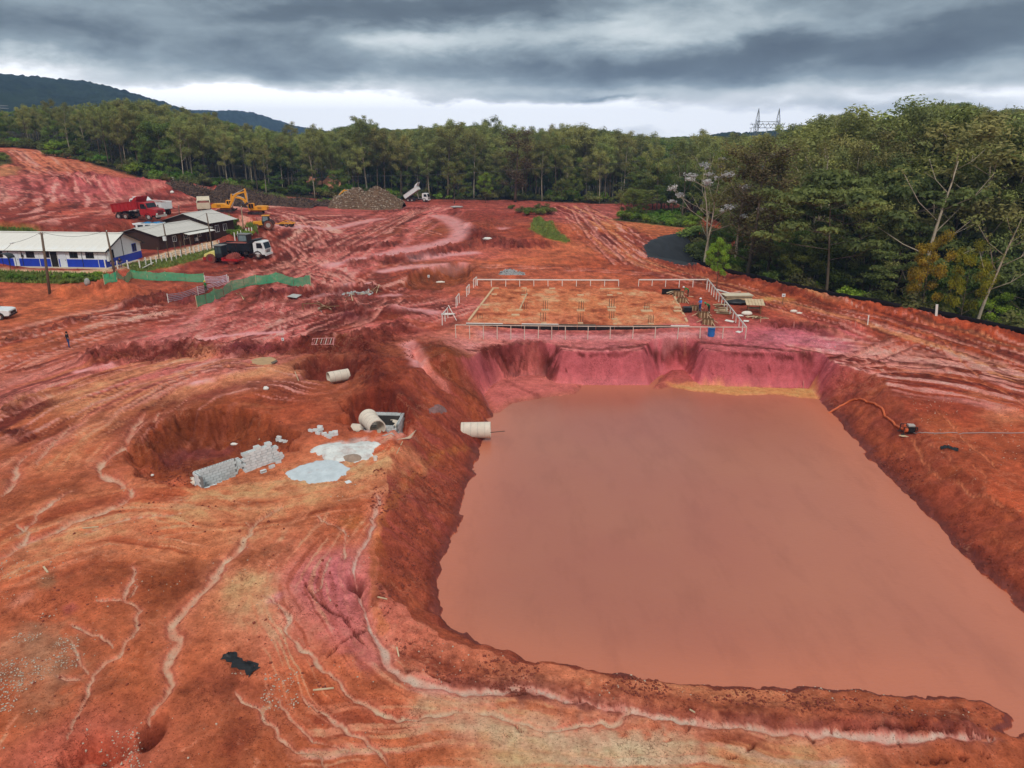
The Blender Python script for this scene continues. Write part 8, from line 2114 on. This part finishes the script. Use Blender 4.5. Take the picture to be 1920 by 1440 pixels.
# broken pale pieces of pipe
def shard(label, u, v, yaw, r, L, a0, a1, tiltx=0):
    q = at(u, v); mb = MB(); n, m = 12, 6; vs = []
    for lay in (0, .1):
        for i in range(m + 1):
            for k in range(n + 1):
                a = R(a0 + (a1 - a0) * k / n); jag = .12 * math.sin(k * 2.3 + i) * (1 if i in (0, m) else 0)
                vs.append((-L / 2 + L * i / m + jag, math.cos(a) * (r - lay), math.sin(a) * (r - lay) - r * .25))
    N = (m + 1) * (n + 1); fs = []
    for i in range(m):
        for k in range(n):
            a = i * (n + 1) + k; b_ = a + n + 1; fs += [[a, a + 1, b_ + 1, b_], [N + a, N + b_, N + b_ + 1, N + a + 1]]
    for i in range(m):
        for k in (0, n): a = i * (n + 1) + k; b_ = a + n + 1; fs.append([a, b_, N + b_, N + a])
    for k in range(n):
        for i in (0, m): a = i * (n + 1) + k; fs.append([a, a + 1, N + a + 1, N + a])
    mb._add(vs, fs); o = mb.build('broken_pipe', M_PIPE, None, True); o.location = q + Vector((0, 0, .05)); o.rotation_euler = (R(tiltx), R(6), R(yaw)); return tag(o, label, 'pipe piece')
shard('broken pale pipe piece lying left of the chamber front', 666, 806, 5, .62, 1.7, 20, 170, -8)
shard('broken pale pipe piece leaning on the right end of the chamber', 746, 796, 35, .6, 1.1, 10, 170, 5)
shard('broken pale pipe piece at the left foot of the long chamber', 378, 905, 22, .55, 1.3, 25, 165, -6)
# wet cement and sand
def patch(name, poly, m, lift=.04, step=.18, dome=0.0, jag=.5):
    """a thin layer that follows the ground inside an outline"""
    P = np.array([tuple(at(u, v))[:2] for u, v in poly]); P = smooth(np.vstack([P, P[:1]]), 2)[:-1]
    lo, hi = P.min(0) - .5, P.max(0) + .5; X, Y = np.meshgrid(np.arange(lo[0], hi[0], step), np.arange(lo[1], hi[1], step))
    d = np.full(X.shape, 1e9); q = np.vstack([P, P[:1]])
    for a, b_ in zip(q[:-1], q[1:]):
        e = b_ - a; L2 = max((e ** 2).sum(), 1e-9); t_ = np.clip(((X - a[0]) * e[0] + (Y - a[1]) * e[1]) / L2, 0, 1); d = np.minimum(d, np.hypot(X - a[0] - t_ * e[0], Y - a[1] - t_ * e[1]))
    d = np.where(inside(P, X.ravel(), Y.ravel()).reshape(X.shape), d, -d) + jag * (fbm(X * 1.7, Y * 1.7, 3, 411) - .5)
    Z = interp(GZ, X, Y) + lift * np.clip(d / (step * 1.5), -3, 1) + dome * np.clip(d, 0, 1.2)
    keep = d > -step * 1.2; kq = keep[:-1, :-1] & keep[1:, :-1] & keep[:-1, 1:] & keep[1:, 1:]
    J = np.arange(X.size).reshape(X.shape); fq = np.stack([J[:-1, :-1], J[:-1, 1:], J[1:, 1:], J[1:, :-1]], -1)[kq]
    used, inv = np.unique(fq, return_inverse=True)
    return add_mesh(name, np.stack([X.ravel()[used], Y.ravel()[used], Z.ravel()[used]], 1), inv.reshape(-1, 4), m, True)
M_CEM = mat('wet cement', (190, 196, 198), .5, .14, 1.6, .3, dirt=.12); M_CEMS = mat('cement and sand', (206, 204, 198), .9, .22, 1.6, .5, dirt=.35)
o = patch('cement_pool', [(534, 888), (556, 875), (590, 864), (628, 862), (652, 872), (656, 886), (640, 896), (606, 905), (570, 905), (545, 898)], M_CEM, .05, .08, 0, .7); tag(o, 'round pool of wet grey cement on the orange earth', 'cement')
o = patch('cement_spill', [(582, 842), (610, 832), (660, 828), (700, 826), (712, 834), (700, 846), (704, 858), (680, 866), (640, 868), (608, 862), (590, 852)], M_CEMS, .05, .10, .10, .8); tag(o, 'pale cement and sand spilled behind the round pool', 'cement')
o = patch('sand_heap', [(640, 858), (655, 852), (676, 854), (684, 862), (660, 868), (644, 866)], mat('grey brown sand', (150, 128, 112), .95, .25, 3, .6), .1, .08, .45, .3); tag(o, 'small brownish sand heap in the cement spill', 'sand heap')
o = patch('mortar_bed', [(470, 676), (490, 669), (515, 670), (522, 678), (500, 685), (478, 683)], mat('tan mortar', (178, 142, 104), .9, .15, 2), .05, .12, 0, .5); tag(o, 'tan dried mortar patch behind the big pit', 'mortar')
o = patch('ash_patch', [(800, 765), (818, 758), (836, 765), (830, 776), (808, 778)], mat('grey ash', (128, 92, 88), .95, .3, 4, .5), .05, .12, .1, .6); tag(o, 'greyish ash patch on the spoil right of the pit', 'ash patch')
q = at(704, 863); mb = MB(); mb.cyl((0, 0, 0), (0, 0, .28), .13, .15, 12, caps=False); mb.cyl((0, 0, .02), (0, 0, .03), .12, n=12); mb.ring((0, 0, .28), (0, 0, 1), .16, .14, .03, 12); o = mb.build('mortar_bucket', M_POSTW); o.location = q; tag(o, 'small white bucket beside the sand heap', 'bucket')
# sheets, boards and sticks
def sheet(label, px, m, name='ply_sheet', cat='board', lift=.05, th=.03, tiltz=None):
    P = [at(u, v) for u, v in px]; mb = MB(); tz = tiltz or [0] * len(P); top = [(p.x, p.y, p.z + lift + z) for p, z in zip(P, tz)]; n = len(P)
    mb._add(top + [(x, y, z - th) for x, y, z in top], [list(range(n)), list(range(n, 2 * n))[::-1]] + [[i, (i + 1) % n, (i + 1) % n + n, i + n] for i in range(n)])
    return tag(mb.build(name, m), label, cat)
sheet('bent pale board lying right of the cement spill', [(744, 825), (765, 821), (781, 813), (770, 824)], mat('dusty board', (190, 160, 136), .85, .15), tiltz=[0, .05, .3, .05])
sheet('grey sheet lying below the chamber', [(716, 818), (735, 812), (757, 811), (740, 817)], M_CONC)
sheet('grey board frame left in the churned earth', [(538, 559), (550, 554), (566, 556), (556, 562)], mat('grey board', (176, 172, 166), .8, .1), lift=.25)
sheet('dark boards beside the tan mortar patch', [(508, 681), (519, 676), (521, 679), (511, 684)], M_WOODG, lift=.1)
sheet('white scrap sheet below the cement pool', [(646, 904), (655, 901), (660, 905), (650, 908)], M_WFRAME)
for (a, b2, lab, w) in [((587, 1296), (626, 1292), 'pale stick lying alone in the foreground', .07), ((477, 841), (487, 824), 'pole leaning in the big pit above the stack', .07), ((744, 852), (755, 829), 'thin stick below the bent board', .05), ((744, 1215), (748, 1233), 'short white stick at the foot of the bank', .06), ((708, 1121), (726, 1125), 'pale stick on the left bank of the pond', .05), ((82, 1064), (90, 1075), 'short whitish stick at the left edge', .09), ((155, 992), (185, 989), 'faded stick on the orange slope', .07), ((560, 715), (553, 698), 'dark bar standing in the upper pit', .06), ((1293, 1332), (1303, 1338), 'short pale stick on the dam', .05)]:
    plank(a, b2, lab, w, .05, M_WOODP, .06, 'stick', 'stick')
# frames of lath left round manholes
def lath_frame(label, u, v, yaw, n):
    t = thing('lath_frame', label, 'frame', at(u, v), yaw)
    for k in range(n):
        a = RNG.uniform(0, 6.28); mb = MB(); mb.bar((math.cos(a) * .9, math.sin(a) * .7, 0), (math.cos(a + 2.4) * .8, math.sin(a + 2.4) * .6, RNG.uniform(.3, 1.1)), .08, .05); mb.build('lath', M_WOODP if k % 2 else M_WOODB, t)
    return t
lath_frame('crossed laths by the rubble pit in the middle', 705, 548, 0, 6); lath_frame('tumbled laths left of the brown heap', 656, 566, 20, 3); lath_frame('laths round the grey debris in the churned earth', 608, 580, 10, 8); lath_frame('laths on the bank behind the long green mesh', 450, 560, -20, 5)
t = thing('trench_frame', 'low timber frame across the churned earth', 'frame', at(588, 580), 4)
for (a, b2) in [((-1.3, 0, -.1), (-1.3, 0, .8)), ((.9, 0, -.1), (.9, 0, .8)), ((-1.4, 0, .75), (1.0, 0, .75)), ((1.0, 0, .3), (3.2, .2, .35))]: mb = MB(); mb.bar(a, b2, .09); mb.build('lath', M_WOODB, t)
# barrier panel fallen on the spoil ridge
t = thing('barrier_panel', 'red and white barred barrier lying on the spoil ridge', 'barrier', at(605, 646), 6); t.rotation_euler = (R(-62), 0, R(6))
mb = MB()
for z in (0, .95): mb.bar((-1.1, 0, z), (1.1, 0, z), .06)
for x in (-1.1, 1.1): mb.bar((x, 0, -.2), (x, 0, 1.0), .06)
mb.build('frame', mat('pale red paint', (206, 130, 124), .6, .1), t)
for k in range(9): mb = MB(); mb.bar((-.95 + k * .24, 0, .03), (-.85 + k * .24, 0, .92), .07, .03); mb.build('bar', M_POSTW if k % 2 else mat('pale red paint', (206, 130, 124), .6, .1), t)
lumpy(499, 730, .22, (1.2, .9, .8), 'single white lump on the brown terrace', M_POSTW, 'rubble_lump', 'lump')
lumpy(439, 834, .22, (1.4, .7, .5), 'white rag lying in the big pit', M_POSTW, 'rag', 'rag')
lumpy(286, 892, .12, (1, 1, .7), 'small white stone on the rim of the big pit', M_POSTW, 'stone', 'stone')
lumpy(826, 530, .5, (1.5, .8, .35), 'white sack in the brown excavation', M_SACK, 'sack', 'sack')
lumpy(914, 449, .7, (1.5, .8, .4), 'white tarpaulin scrap right of the curved puddle', M_POSTW, 'tarpaulin_scrap', 'tarpaulin')
lumpy(856, 389, 1.0, (1.9, .8, .3), 'pale scrap heap right of the tipping lorry', M_CONC, 'scrap_heap', 'scrap')
lumpy(321, 339, .7, (1.2, .8, .9), 'white marker on the far red slope', M_POSTW, 'marker', 'marker')
lumpy(323, 362, .5, (1, .8, .8), 'smaller white marker below the far red slope', M_POSTW, 'marker', 'marker')
lumpy(164, 533, .45, (.8, .8, 1.2), 'grey lump on the spoil before the office', M_CONC, 'rubble_lump', 'lump')
lumpy(1830, 1296, .28, (1.1, .9, .6), 'tuft of dead grass at the water by the end of the dam', M_WOODG, 'dead_tuft', 'tuft', .8)
lumpy(840, 590, .5, (1.8, .7, .25), 'white board scrap by the nearest left board pair', M_POSTW, 'board_scrap', 'scrap')
# crumpled black plastic
def crumple(label, px, seed):
    P = [at(u, v) for u, v in px]; rgc = random.Random(seed); vs, fs = [], []; n = 14
    for i in range(n):
        s = i / (n - 1) * (len(P) - 1); k = min(int(s), len(P) - 2); c = P[k].lerp(P[k + 1], s - k); w = .16 + .22 * abs(math.sin(i * 1.3)) + (.12 if i > n - 5 else 0)
        for j in range(7):
            y = (j / 6 - .5) * 2 * w; vs.append((c.x + y * .35 + rgc.uniform(-.05, .05), c.y + y * .8 + rgc.uniform(-.05, .05), ground_z(c.x, c.y) + .03 + rgc.uniform(0, .22) * (1 - abs(j - 3) / 3.5)))
    fs = [[i * 7 + j, i * 7 + 7 + j, i * 7 + 8 + j, i * 7 + 1 + j] for i in range(n - 1) for j in range(6)]
    o = add_mesh('plastic_sheet', vs, fs, M_BLACK, False); return tag(o, label, 'plastic sheet')
crumple('crumpled black plastic lying in the foreground left of the pond', [(420, 1232), (432, 1230), (448, 1246), (470, 1252), (478, 1262)], 3)
crumple('crumpled black plastic on the red ground beyond the pump', [(1763, 842), (1775, 838), (1786, 842), (1796, 845)], 5)
# pump and hoses
t = thing('water_pump', 'orange and black motor pump at the meeting of two hoses', 'pump', at(1702, 813), -6, None, 1.15)
mb = MB()
for y in (-.32, .32): mb.bar((-.6, y, .06), (.65, y, .06), .08); mb.bar((-.45, y, .06), (-.45, y, .62), .05); mb.bar((.45, y, .06), (.45, y, .62), .05); mb.bar((-.45, y, .62), (.45, y, .62), .05)
mb.build('frame', M_FRAME, t)
mb = MB(); mb.box((.12, 0, .36), (.5, .45, .42)); mb.cyl((.12, -.25, .4), (.12, .25, .4), .2, n=12); mb.build('engine', mat('dark engine', (40, 36, 36), .5, .3), t, False, .02)
mb = MB(); mb.cyl((-.32, -.05, .34), (-.12, -.05, .34), .22, n=16); mb.cyl((-.3, 0, .5), (-.3, 0, .72), .07, n=8); mb.build('pump_housing', mat('orange paint', (206, 92, 44), .5, .1), t)
mb = MB(); mb.box((.12, 0, .66), (.46, .36, .14)); mb.build('fuel_tank', M_RIM, t, False, .03)
mb = MB(); mb.bar((-.8, -.5, .03), (.5, -.52, .03), .14, .04); mb.bar((-.7, -.62, .03), (.6, -.6, .03), .12, .04); mb.build('bed_plank', M_WOODP, t)
def hose(label, px, r, m, lift=None):
    P = smooth(np.array([tuple(at(u, v)) for u, v in px]), 3); Q = [Vector((p[0], p[1], max(ground_z(p[0], p[1]) + r * .9, p[2] if i in (0,) else -99))) for i, p in enumerate(P)]
    mb = MB(); mb.tube(Q, r, 8); return tag(mb.build('hose', m, None, True), label, 'hose')
hose('orange suction hose looping from the pond to the pump', [(1553, 777), (1572, 765), (1590, 754), (1606, 749), (1630, 755), (1648, 764), (1658, 776), (1666, 788), (1678, 798), (1690, 807), (1698, 809)], .10, mat('orange hose', (200, 96, 52), .6, .1))
hose('long pale flat hose running right from the pump', [(1712, 812), (1722, 815), (1745, 813), (1790, 812), (1840, 812), (1900, 812), (1980, 813)], .04, mat('pale hose', (156, 134, 128), .6, .1))
# ------------------------------------------------------------------ heaps
def heap(name, label, cat, u0, u1, vb, vt, depth, base_m, chunk_m, nch, chunk=(.3, .8), sticks=False, peaks=((.5, 1.0),), flat=1.0):
    c = at((u0 + u1) / 2, vb); wl_ = at(u0, vb); wr = at(u1, vb); Wd = (wr - wl_).length; D = math.hypot(c.x, c.y)
    zt = CAM_Z + (D + depth * .4) * math.tan(math.atan((720 - vt) / FPX) - R(PITCH)); H = zt - c.z
    cx, cy = c.x, c.y + depth * .45; n, m = 48, 26; vs = []
    t = thing(name, label, cat, (cx, cy, c.z))
    def hf(a, b_):
        r = np.hypot(a / (Wd / 2), b_ / (depth / 2)); z = 0
        for (px_, ph) in peaks: z = max(z, ph * max(0, 1 - (math.hypot((a - (px_ - .5) * Wd) / (Wd * .5), b_ / (depth * .5))) ** 1.15))
        return H * z * flat
    XX, YY = np.meshgrid(np.linspace(-Wd / 2, Wd / 2, n), np.linspace(-depth / 2, depth / 2, m))
    nz = fbm(XX * .5 + cx, YY * .5 + cy, 4, 501)
    for j in range(m):
        for i in range(n):
            a, b_ = XX[j, i], YY[j, i]; z = hf(a, b_); g = ground_z(cx + a, cy + b_) - c.z
            vs.append((a, b_, g - .25 + z * (.78 + .44 * nz[j, i])))
    fs = [[j * n + i, j * n + i + 1, (j + 1) * n + i + 1, (j + 1) * n + i] for j in range(m - 1) for i in range(n - 1)]
    add_mesh('mound', vs, fs, base_m, True, t)
    V = np.array(vs).reshape(m, n, 3); mb = MB(); mb2 = MB()
    for k in range(nch):
        i = RNG.integers(1, n - 1); j = RNG.integers(1, m - 1); p = V[j, i] + RNG.uniform(-.3, .3, 3) * np.array([1, 1, .3])
        if hf(p[0], p[1]) < .08 * H: continue
        s = RNG.uniform(*chunk)
        if sticks:
            d_ = RNG.normal(size=3); d_[2] = abs(d_[2]) * .5; d_ /= np.linalg.norm(d_); (mb if k % 3 else mb2).bar(tuple(p - d_ * s), tuple(p + d_ * s), .07 + .05 * RNG.random())
        else: (mb if k % 3 else mb2).box(tuple(p + np.array([0, 0, .05])), (s * RNG.uniform(.5, 1.2), s * RNG.uniform(.4, 1), s * RNG.uniform(.2, .6)), Matrix.Rotation(RNG.uniform(0, 3), 3, Vector(RNG.normal(size=3)).normalized()))
    for q, mm in ((mb, chunk_m[0]), (mb2, chunk_m[1])):
        o = q.build('debris', mm, t); o['kind'] = 'stuff'
    return t
M_RUB = mat('rubble earth', (104, 78, 58), .95, .35, 1.2, .8); M_RUB1 = mat('pale rubble', (164, 146, 126), .9, .2, 2); M_RUB2 = mat('grey brown rubble', (120, 94, 72), .9, .25, 2)
M_BRU = mat('brush earth', (70, 52, 44), .95, .35, 1.2, .8); M_BRU1 = mat('dead brush', (112, 88, 72), .95, .25, 2); M_BRU2 = mat('dark brush', (58, 42, 36), .95, .3, 2)
heap('rubble_heap', 'large grey brown heap of rubble and scrap wood', 'heap', 610, 752, 393, 348, 18, M_RUB, (M_RUB2, M_RUB1), 3600, (.15, .6), peaks=((.33, .92), (.62, 1.0), (.5, .85)))
heap('brush_heap', 'long heap of dead brush below the ferns left of the excavators', 'heap', 342, 440, 378, 347, 14, M_BRU, (M_BRU1, M_BRU2), 1500, (.5, 1.6), True, peaks=((.4, .9), (.6, 1.0)))
heap('brush_heap', 'long dark brush heap behind the excavators', 'heap', 425, 560, 384, 354, 14, M_BRU, (M_BRU1, M_BRU2), 1700, (.5, 1.6), True, peaks=((.25, 1.0), (.5, .75), (.75, .5)))
heap('brush_heap', 'low brush heap left of the rubble heap', 'heap', 520, 640, 386, 368, 9, M_BRU, (M_BRU1, M_BRU2), 900, (.4, 1.2), True, peaks=((.3, 1.0), (.7, .9)))
M_GRV = mat('grey gravel', (150, 148, 146), .95, .25, 6, .8); M_GRV1 = mat('gravel stones', (172, 170, 168), .9, .2, 8); M_GRV2 = mat('dark gravel stones', (104, 98, 98), .9, .2, 8)
heap('gravel_heap', 'small pointed grey gravel heap behind the slab', 'gravel heap', 932, 985, 516, 501, 3.2, M_GRV, (M_GRV1, M_GRV2), 420, (.08, .22), peaks=((.45, 1.0), (.7, .6)))
heap('gravel_heap', 'grey gravel heap mixed with red earth on the right', 'gravel heap', 1562, 1644, 648, 610, 5.2, mat('gravel and earth', (140, 84, 70), .95, .35, 2.5, .8), (M_GRV1, M_GRV2), 620, (.08, .24), peaks=((.42, 1.0), (.6, .65)))
heap('debris_heap', 'small heap of grey debris in a pit in the churned earth', 'heap', 640, 696, 552, 538, 2.6, mat('debris earth', (110, 70, 64), .95, .3, 2, .6), (M_GRV1, M_RUB1), 160, (.15, .5), peaks=((.35, .9), (.7, .9)))
heap('debris_heap', 'grey debris inside the low timber frame', 'heap', 600, 628, 584, 574, 1.6, mat('debris earth', (110, 70, 64), .95, .3, 2, .6), (M_GRV1, M_RUB1), 60, (.15, .45))
# far cut bank of tan earth glimpsed through the trees
p = Vector(PD(598, 352, 262)); p.z = ground_z(p.x, p.y)
mb = MB(); vs, fs = [], []
for i in range(15):
    for j in range(5): vs.append((-6 + 12 * i / 14, 2.2 * j, (j / 4) * (5.2 + 1.2 * math.sin(i * .8)) + RNG.uniform(-.15, .15)))
fs = [[i * 5 + j, i * 5 + 5 + j, i * 5 + 6 + j, i * 5 + 1 + j] for i in range(14) for j in range(4)]
o = add_mesh('cut_bank', vs, fs, mat('tan cut earth', (206, 138, 106), .95, .2, .6, .5), True); o.location = p; o['kind'] = 'structure'

# ------------------------------------------------------------------ black liner on the far slope and along the rim
M_LINER = mat('black geotextile', (32, 33, 37), .7, .25, .6, .5)
o = patch('geotextile_liner', [(1213, 480), (1204, 464), (1214, 453), (1240, 442), (1285, 436), (1318, 438), (1335, 470), (1322, 506), (1270, 494)], M_LINER, .08, .4, 0, 1.6); tag(o, 'black liner sheet covering the slope below the curved track', 'liner')
vs, fs = [], []; P = smooth(EDGE_W[:10], 3); tv = np.gradient(P, axis=0); tv /= np.linalg.norm(tv, axis=1)[:, None]; nv = np.stack([tv[:, 1], -tv[:, 0]], 1)
sgn = 1 if inside(ravp, P[20:21, 0] + nv[20:21, 0] * 3, P[20:21, 1] + nv[20:21, 1] * 3)[0] else -1
for i in range(len(P)):
    for j in range(5):
        q = P[i] + nv[i] * sgn * (max(j - 1, 0) * .8 + .3 + .05 * j); vs.append((q[0], q[1], ground_z(*(P[i] if j < 2 else q)) + (.75 if j == 0 else .12)))
fs = [[i * 5 + j, i * 5 + 5 + j, i * 5 + 6 + j, i * 5 + 1 + j] for i in range(len(P) - 1) for j in range(4)]
o = add_mesh('rim_liner', vs, fs, M_LINER, True); tag(o, 'strip of black liner along the right rim of the platform', 'liner')

# ------------------------------------------------------------------ green plants on the site
def shrubs(pxs, hs, protos, label, group, D=None, wide=1.3):
    for k, (u, v) in enumerate(pxs):
        p = at(u, v); plant(protos[k % len(protos)], p.x, p.y, RNG.uniform(*hs), label, group, 'shrub', wide=wide)
shrubs([(28, 526), (45, 528), (62, 526), (78, 524), (94, 526), (112, 525), (130, 524), (10, 520), (150, 522), (168, 521), (185, 520), (146, 530), (176, 528), (120, 532)], (.9, 1.5), [SHR[1], SHR[0]], 'low bright green bush in the strip before the white office', 'bushes before the office')
shrubs([(1166, 412), (1180, 414), (1196, 416), (1212, 417), (1228, 419), (1244, 421), (1260, 423), (1276, 425), (1292, 428), (1175, 408), (1200, 409), (1225, 410), (1250, 413), (1275, 416), (1300, 420), (1190, 405), (1215, 405), (1240, 406), (1265, 408), (1290, 410)], (2.2, 3.2), [SHR[1], SHR[0], SHR[1]], 'bright green bush in the thicket above the black liner', 'thicket above the black liner')
shrubs([(88, 292), (104, 294), (122, 297), (140, 299), (156, 302), (172, 306), (190, 309), (206, 312), (222, 316), (236, 320), (252, 323), (268, 328), (284, 332), (300, 336), (316, 340), (332, 344), (110, 290), (150, 295), (190, 302), (230, 310), (270, 320), (310, 330)], (2.0, 3.6), [SHR[0], SHR[1], SHR[3], SHR[2]], 'fern like green shrub on the crest of the red cutting', 'shrubs on the red cutting')
shrubs([(-4, 300), (8, 302), (2, 296)], (2, 3), [SHR[0]], 'dark bush at the left border by the rising track', 'bushes by the rising track')
shrubs([(425, 432), (436, 428), (446, 432), (456, 438), (466, 444), (435, 440), (448, 443), (458, 447), (428, 420), (440, 420)], (1.2, 2.0), [SHR[1], SHR[0]], 'tall grassy bush on the mound right of the brown houses', 'grassy mound by the brown houses')
shrubs([(395, 345), (410, 344), (450, 347), (470, 350), (490, 354), (510, 359), (530, 364), (430, 343), (480, 352), (500, 357), (440, 346), (385, 344), (600, 384), (612, 382), (700, 352), (690, 350)], (1.6, 3.0), [SHR[1]], 'light green bush behind the brush and rubble heaps', 'bushes behind the heaps')
shrubs([(975, 398), (990, 402), (1004, 398), (1018, 402), (1030, 400), (960, 392), (1010, 390)], (1.8, 3.2), [SHR[3], SHR[0]], 'olive bush on the low bank before the rusty tree', 'bushes on the low green bank')
shrubs([(1300, 452), (1312, 462), (1322, 474), (1306, 478), (1330, 488), (1318, 494), (1340, 500), (1350, 506), (1326, 456), (1338, 470)], (3.0, 5.5), [SHR[0], SHR[3], SHR[2]], 'leafy bush spilling over the right part of the black liner', 'bushes on the black liner')
# grass blades
gb_pts = []
for poly, n, hh in [([(1000, 410), (1012, 405), (1040, 425), (1072, 452), (1060, 456), (1020, 445), (996, 430)], 1600, .4), ([(-40, 505), (100, 512), (200, 515), (215, 523), (120, 532), (-40, 526)], 2600, .5), ([(230, 498), (330, 482), (400, 465), (408, 474), (330, 498), (250, 512)], 2200, .35), ([(0, 428), (60, 430), (78, 440), (40, 446), (-20, 442)], 1200, .4), ([(415, 440), (430, 405), (480, 425), (485, 440)], 2200, .9), ([(420, 352), (520, 362), (545, 376), (430, 366)], 1200, .8)]:
    P = W(poly); lo, hi = P.min(0), P.max(0); q = RNG.uniform(lo, hi, (n * 3, 2)); q = q[inside(P, q[:, 0], q[:, 1])][:n]
    for x in q: gb_pts.append((x[0], x[1], hh))
gb = np.array(gb_pts); zz = interp(GZ, gb[:, 0], gb[:, 1]); n = len(gb); hgt = gb[:, 2] * RNG.uniform(.5, 1.3, n)
ang = RNG.random(n) * 6.28; wd = .10 + .12 * RNG.random(n); ln = RNG.normal(size=(n, 2)) * .25 * hgt[:, None]
A = np.stack([gb[:, 0] - np.cos(ang) * wd, gb[:, 1] - np.sin(ang) * wd, zz - .05], 1); B = np.stack([gb[:, 0] + np.cos(ang) * wd, gb[:, 1] + np.sin(ang) * wd, zz - .05], 1); Cc = np.stack([gb[:, 0] + ln[:, 0], gb[:, 1] + ln[:, 1], zz + hgt], 1)
go_ = add_mesh('grass', np.stack([A, B, Cc], 1).reshape(-1, 3), np.arange(3 * n).reshape(n, 3), mat('grass blades', (110, 122, 52), .8, .4, .8)); go_['kind'] = 'stuff'
# ------------------------------------------------------------------ clods and stones strewn over the earth
def strew(name, m, zones, sizes, seed):
    pts = []
    for (poly, n) in zones:
        P = W(poly) if not isinstance(poly, np.ndarray) else poly; lo, hi = P.min(0), P.max(0); q = RNG.uniform(lo, hi, (n * 4, 2)); q = q[inside(P, q[:, 0], q[:, 1])]
        w_ = fbm(q[:, 0] * .35, q[:, 1] * .35, 3, seed); q = q[w_ > np.quantile(w_, .45)][:n]; pts.append(q)
    q = np.concatenate(pts); z = interp(GZ, q[:, 0], q[:, 1]); n = len(q)
    base = np.array([(1, 0, 0), (0, 1, 0), (-1, 0, 0), (0, -1, 0), (.1, .1, .8), (0, 0, -.5)], float)
    F = np.array([(0, 1, 4), (1, 2, 4), (2, 3, 4), (3, 0, 4), (1, 0, 5), (2, 1, 5), (3, 2, 5), (0, 3, 5)])
    s = sizes[0] + (sizes[1] - sizes[0]) * RNG.random(n) ** 3; a = RNG.random(n) * 6.28
    V = base[None] * (1 + RNG.uniform(-.4, .4, (n, 6, 3))); V = np.stack([V[..., 0] * np.cos(a)[:, None] - V[..., 1] * np.sin(a)[:, None], V[..., 0] * np.sin(a)[:, None] + V[..., 1] * np.cos(a)[:, None], V[..., 2]], -1) * s[:, None, None]
    V += np.stack([q[:, 0], q[:, 1], z + s * .25], 1)[:, None]
    o = add_mesh(name, V.reshape(-1, 3), (F[None] + 6 * np.arange(n)[:, None, None]).reshape(-1, 3), m); o['kind'] = 'stuff'; return o
strew('gravel', mat('pale stones', (192, 172, 152), .85, .3, 3), [([(-60, 1180), (150, 1190), (140, 1300), (60, 1340), (-60, 1330)], 1300), ([(-60, 1040), (110, 1060), (120, 1150), (-40, 1200)], 250), ([(430, 1260), (560, 1260), (560, 1330), (440, 1340)], 260), ([(150, 1360), (260, 1360), (270, 1440), (160, 1440)], 220), ([(-60, 900), (700, 900), (700, 1440), (-60, 1440)], 420), ([(1700, 740), (1960, 740), (1960, 1000), (1780, 920)], 420), ([(730, 1190), (1800, 1300), (1850, 1360), (760, 1290)], 260)], (.012, .06), 601)
strew('clods', mat('dark clods', (132, 62, 46), .95, .3, 2), [([(130, 690), (240, 655), (440, 652), (520, 645), (700, 640), (690, 662), (500, 668), (300, 675)], 2600), ([(640, 655), (780, 605), (800, 630), (720, 740), (680, 690)], 1200), ([(560, 480), (760, 450), (900, 450), (880, 475), (700, 500)], 1200), ([(460, 565), (720, 535), (700, 610), (540, 610)], 1500), ([(220, 560), (400, 540), (420, 575), (280, 600)], 800), ([(700, 860), (850, 840), (880, 900), (800, 1100), (720, 1180), (690, 1040)], 1200), ([(720, 1200), (1850, 1325), (1860, 1365), (800, 1270)], 1300), ([(250, 900), (260, 800), (420, 760), (560, 800), (540, 850), (340, 910)], 900), ([(1560, 720), (1700, 860), (1900, 1100), (1860, 1100), (1640, 860)], 900), ([(-60, 950), (650, 930), (660, 1300), (500, 1440), (-60, 1440)], 300), ([(1300, 500), (1500, 545), (1900, 640), (1900, 665), (1480, 560)], 1500)], (.02, .11), 611)
air = haze(0.0002, 150)
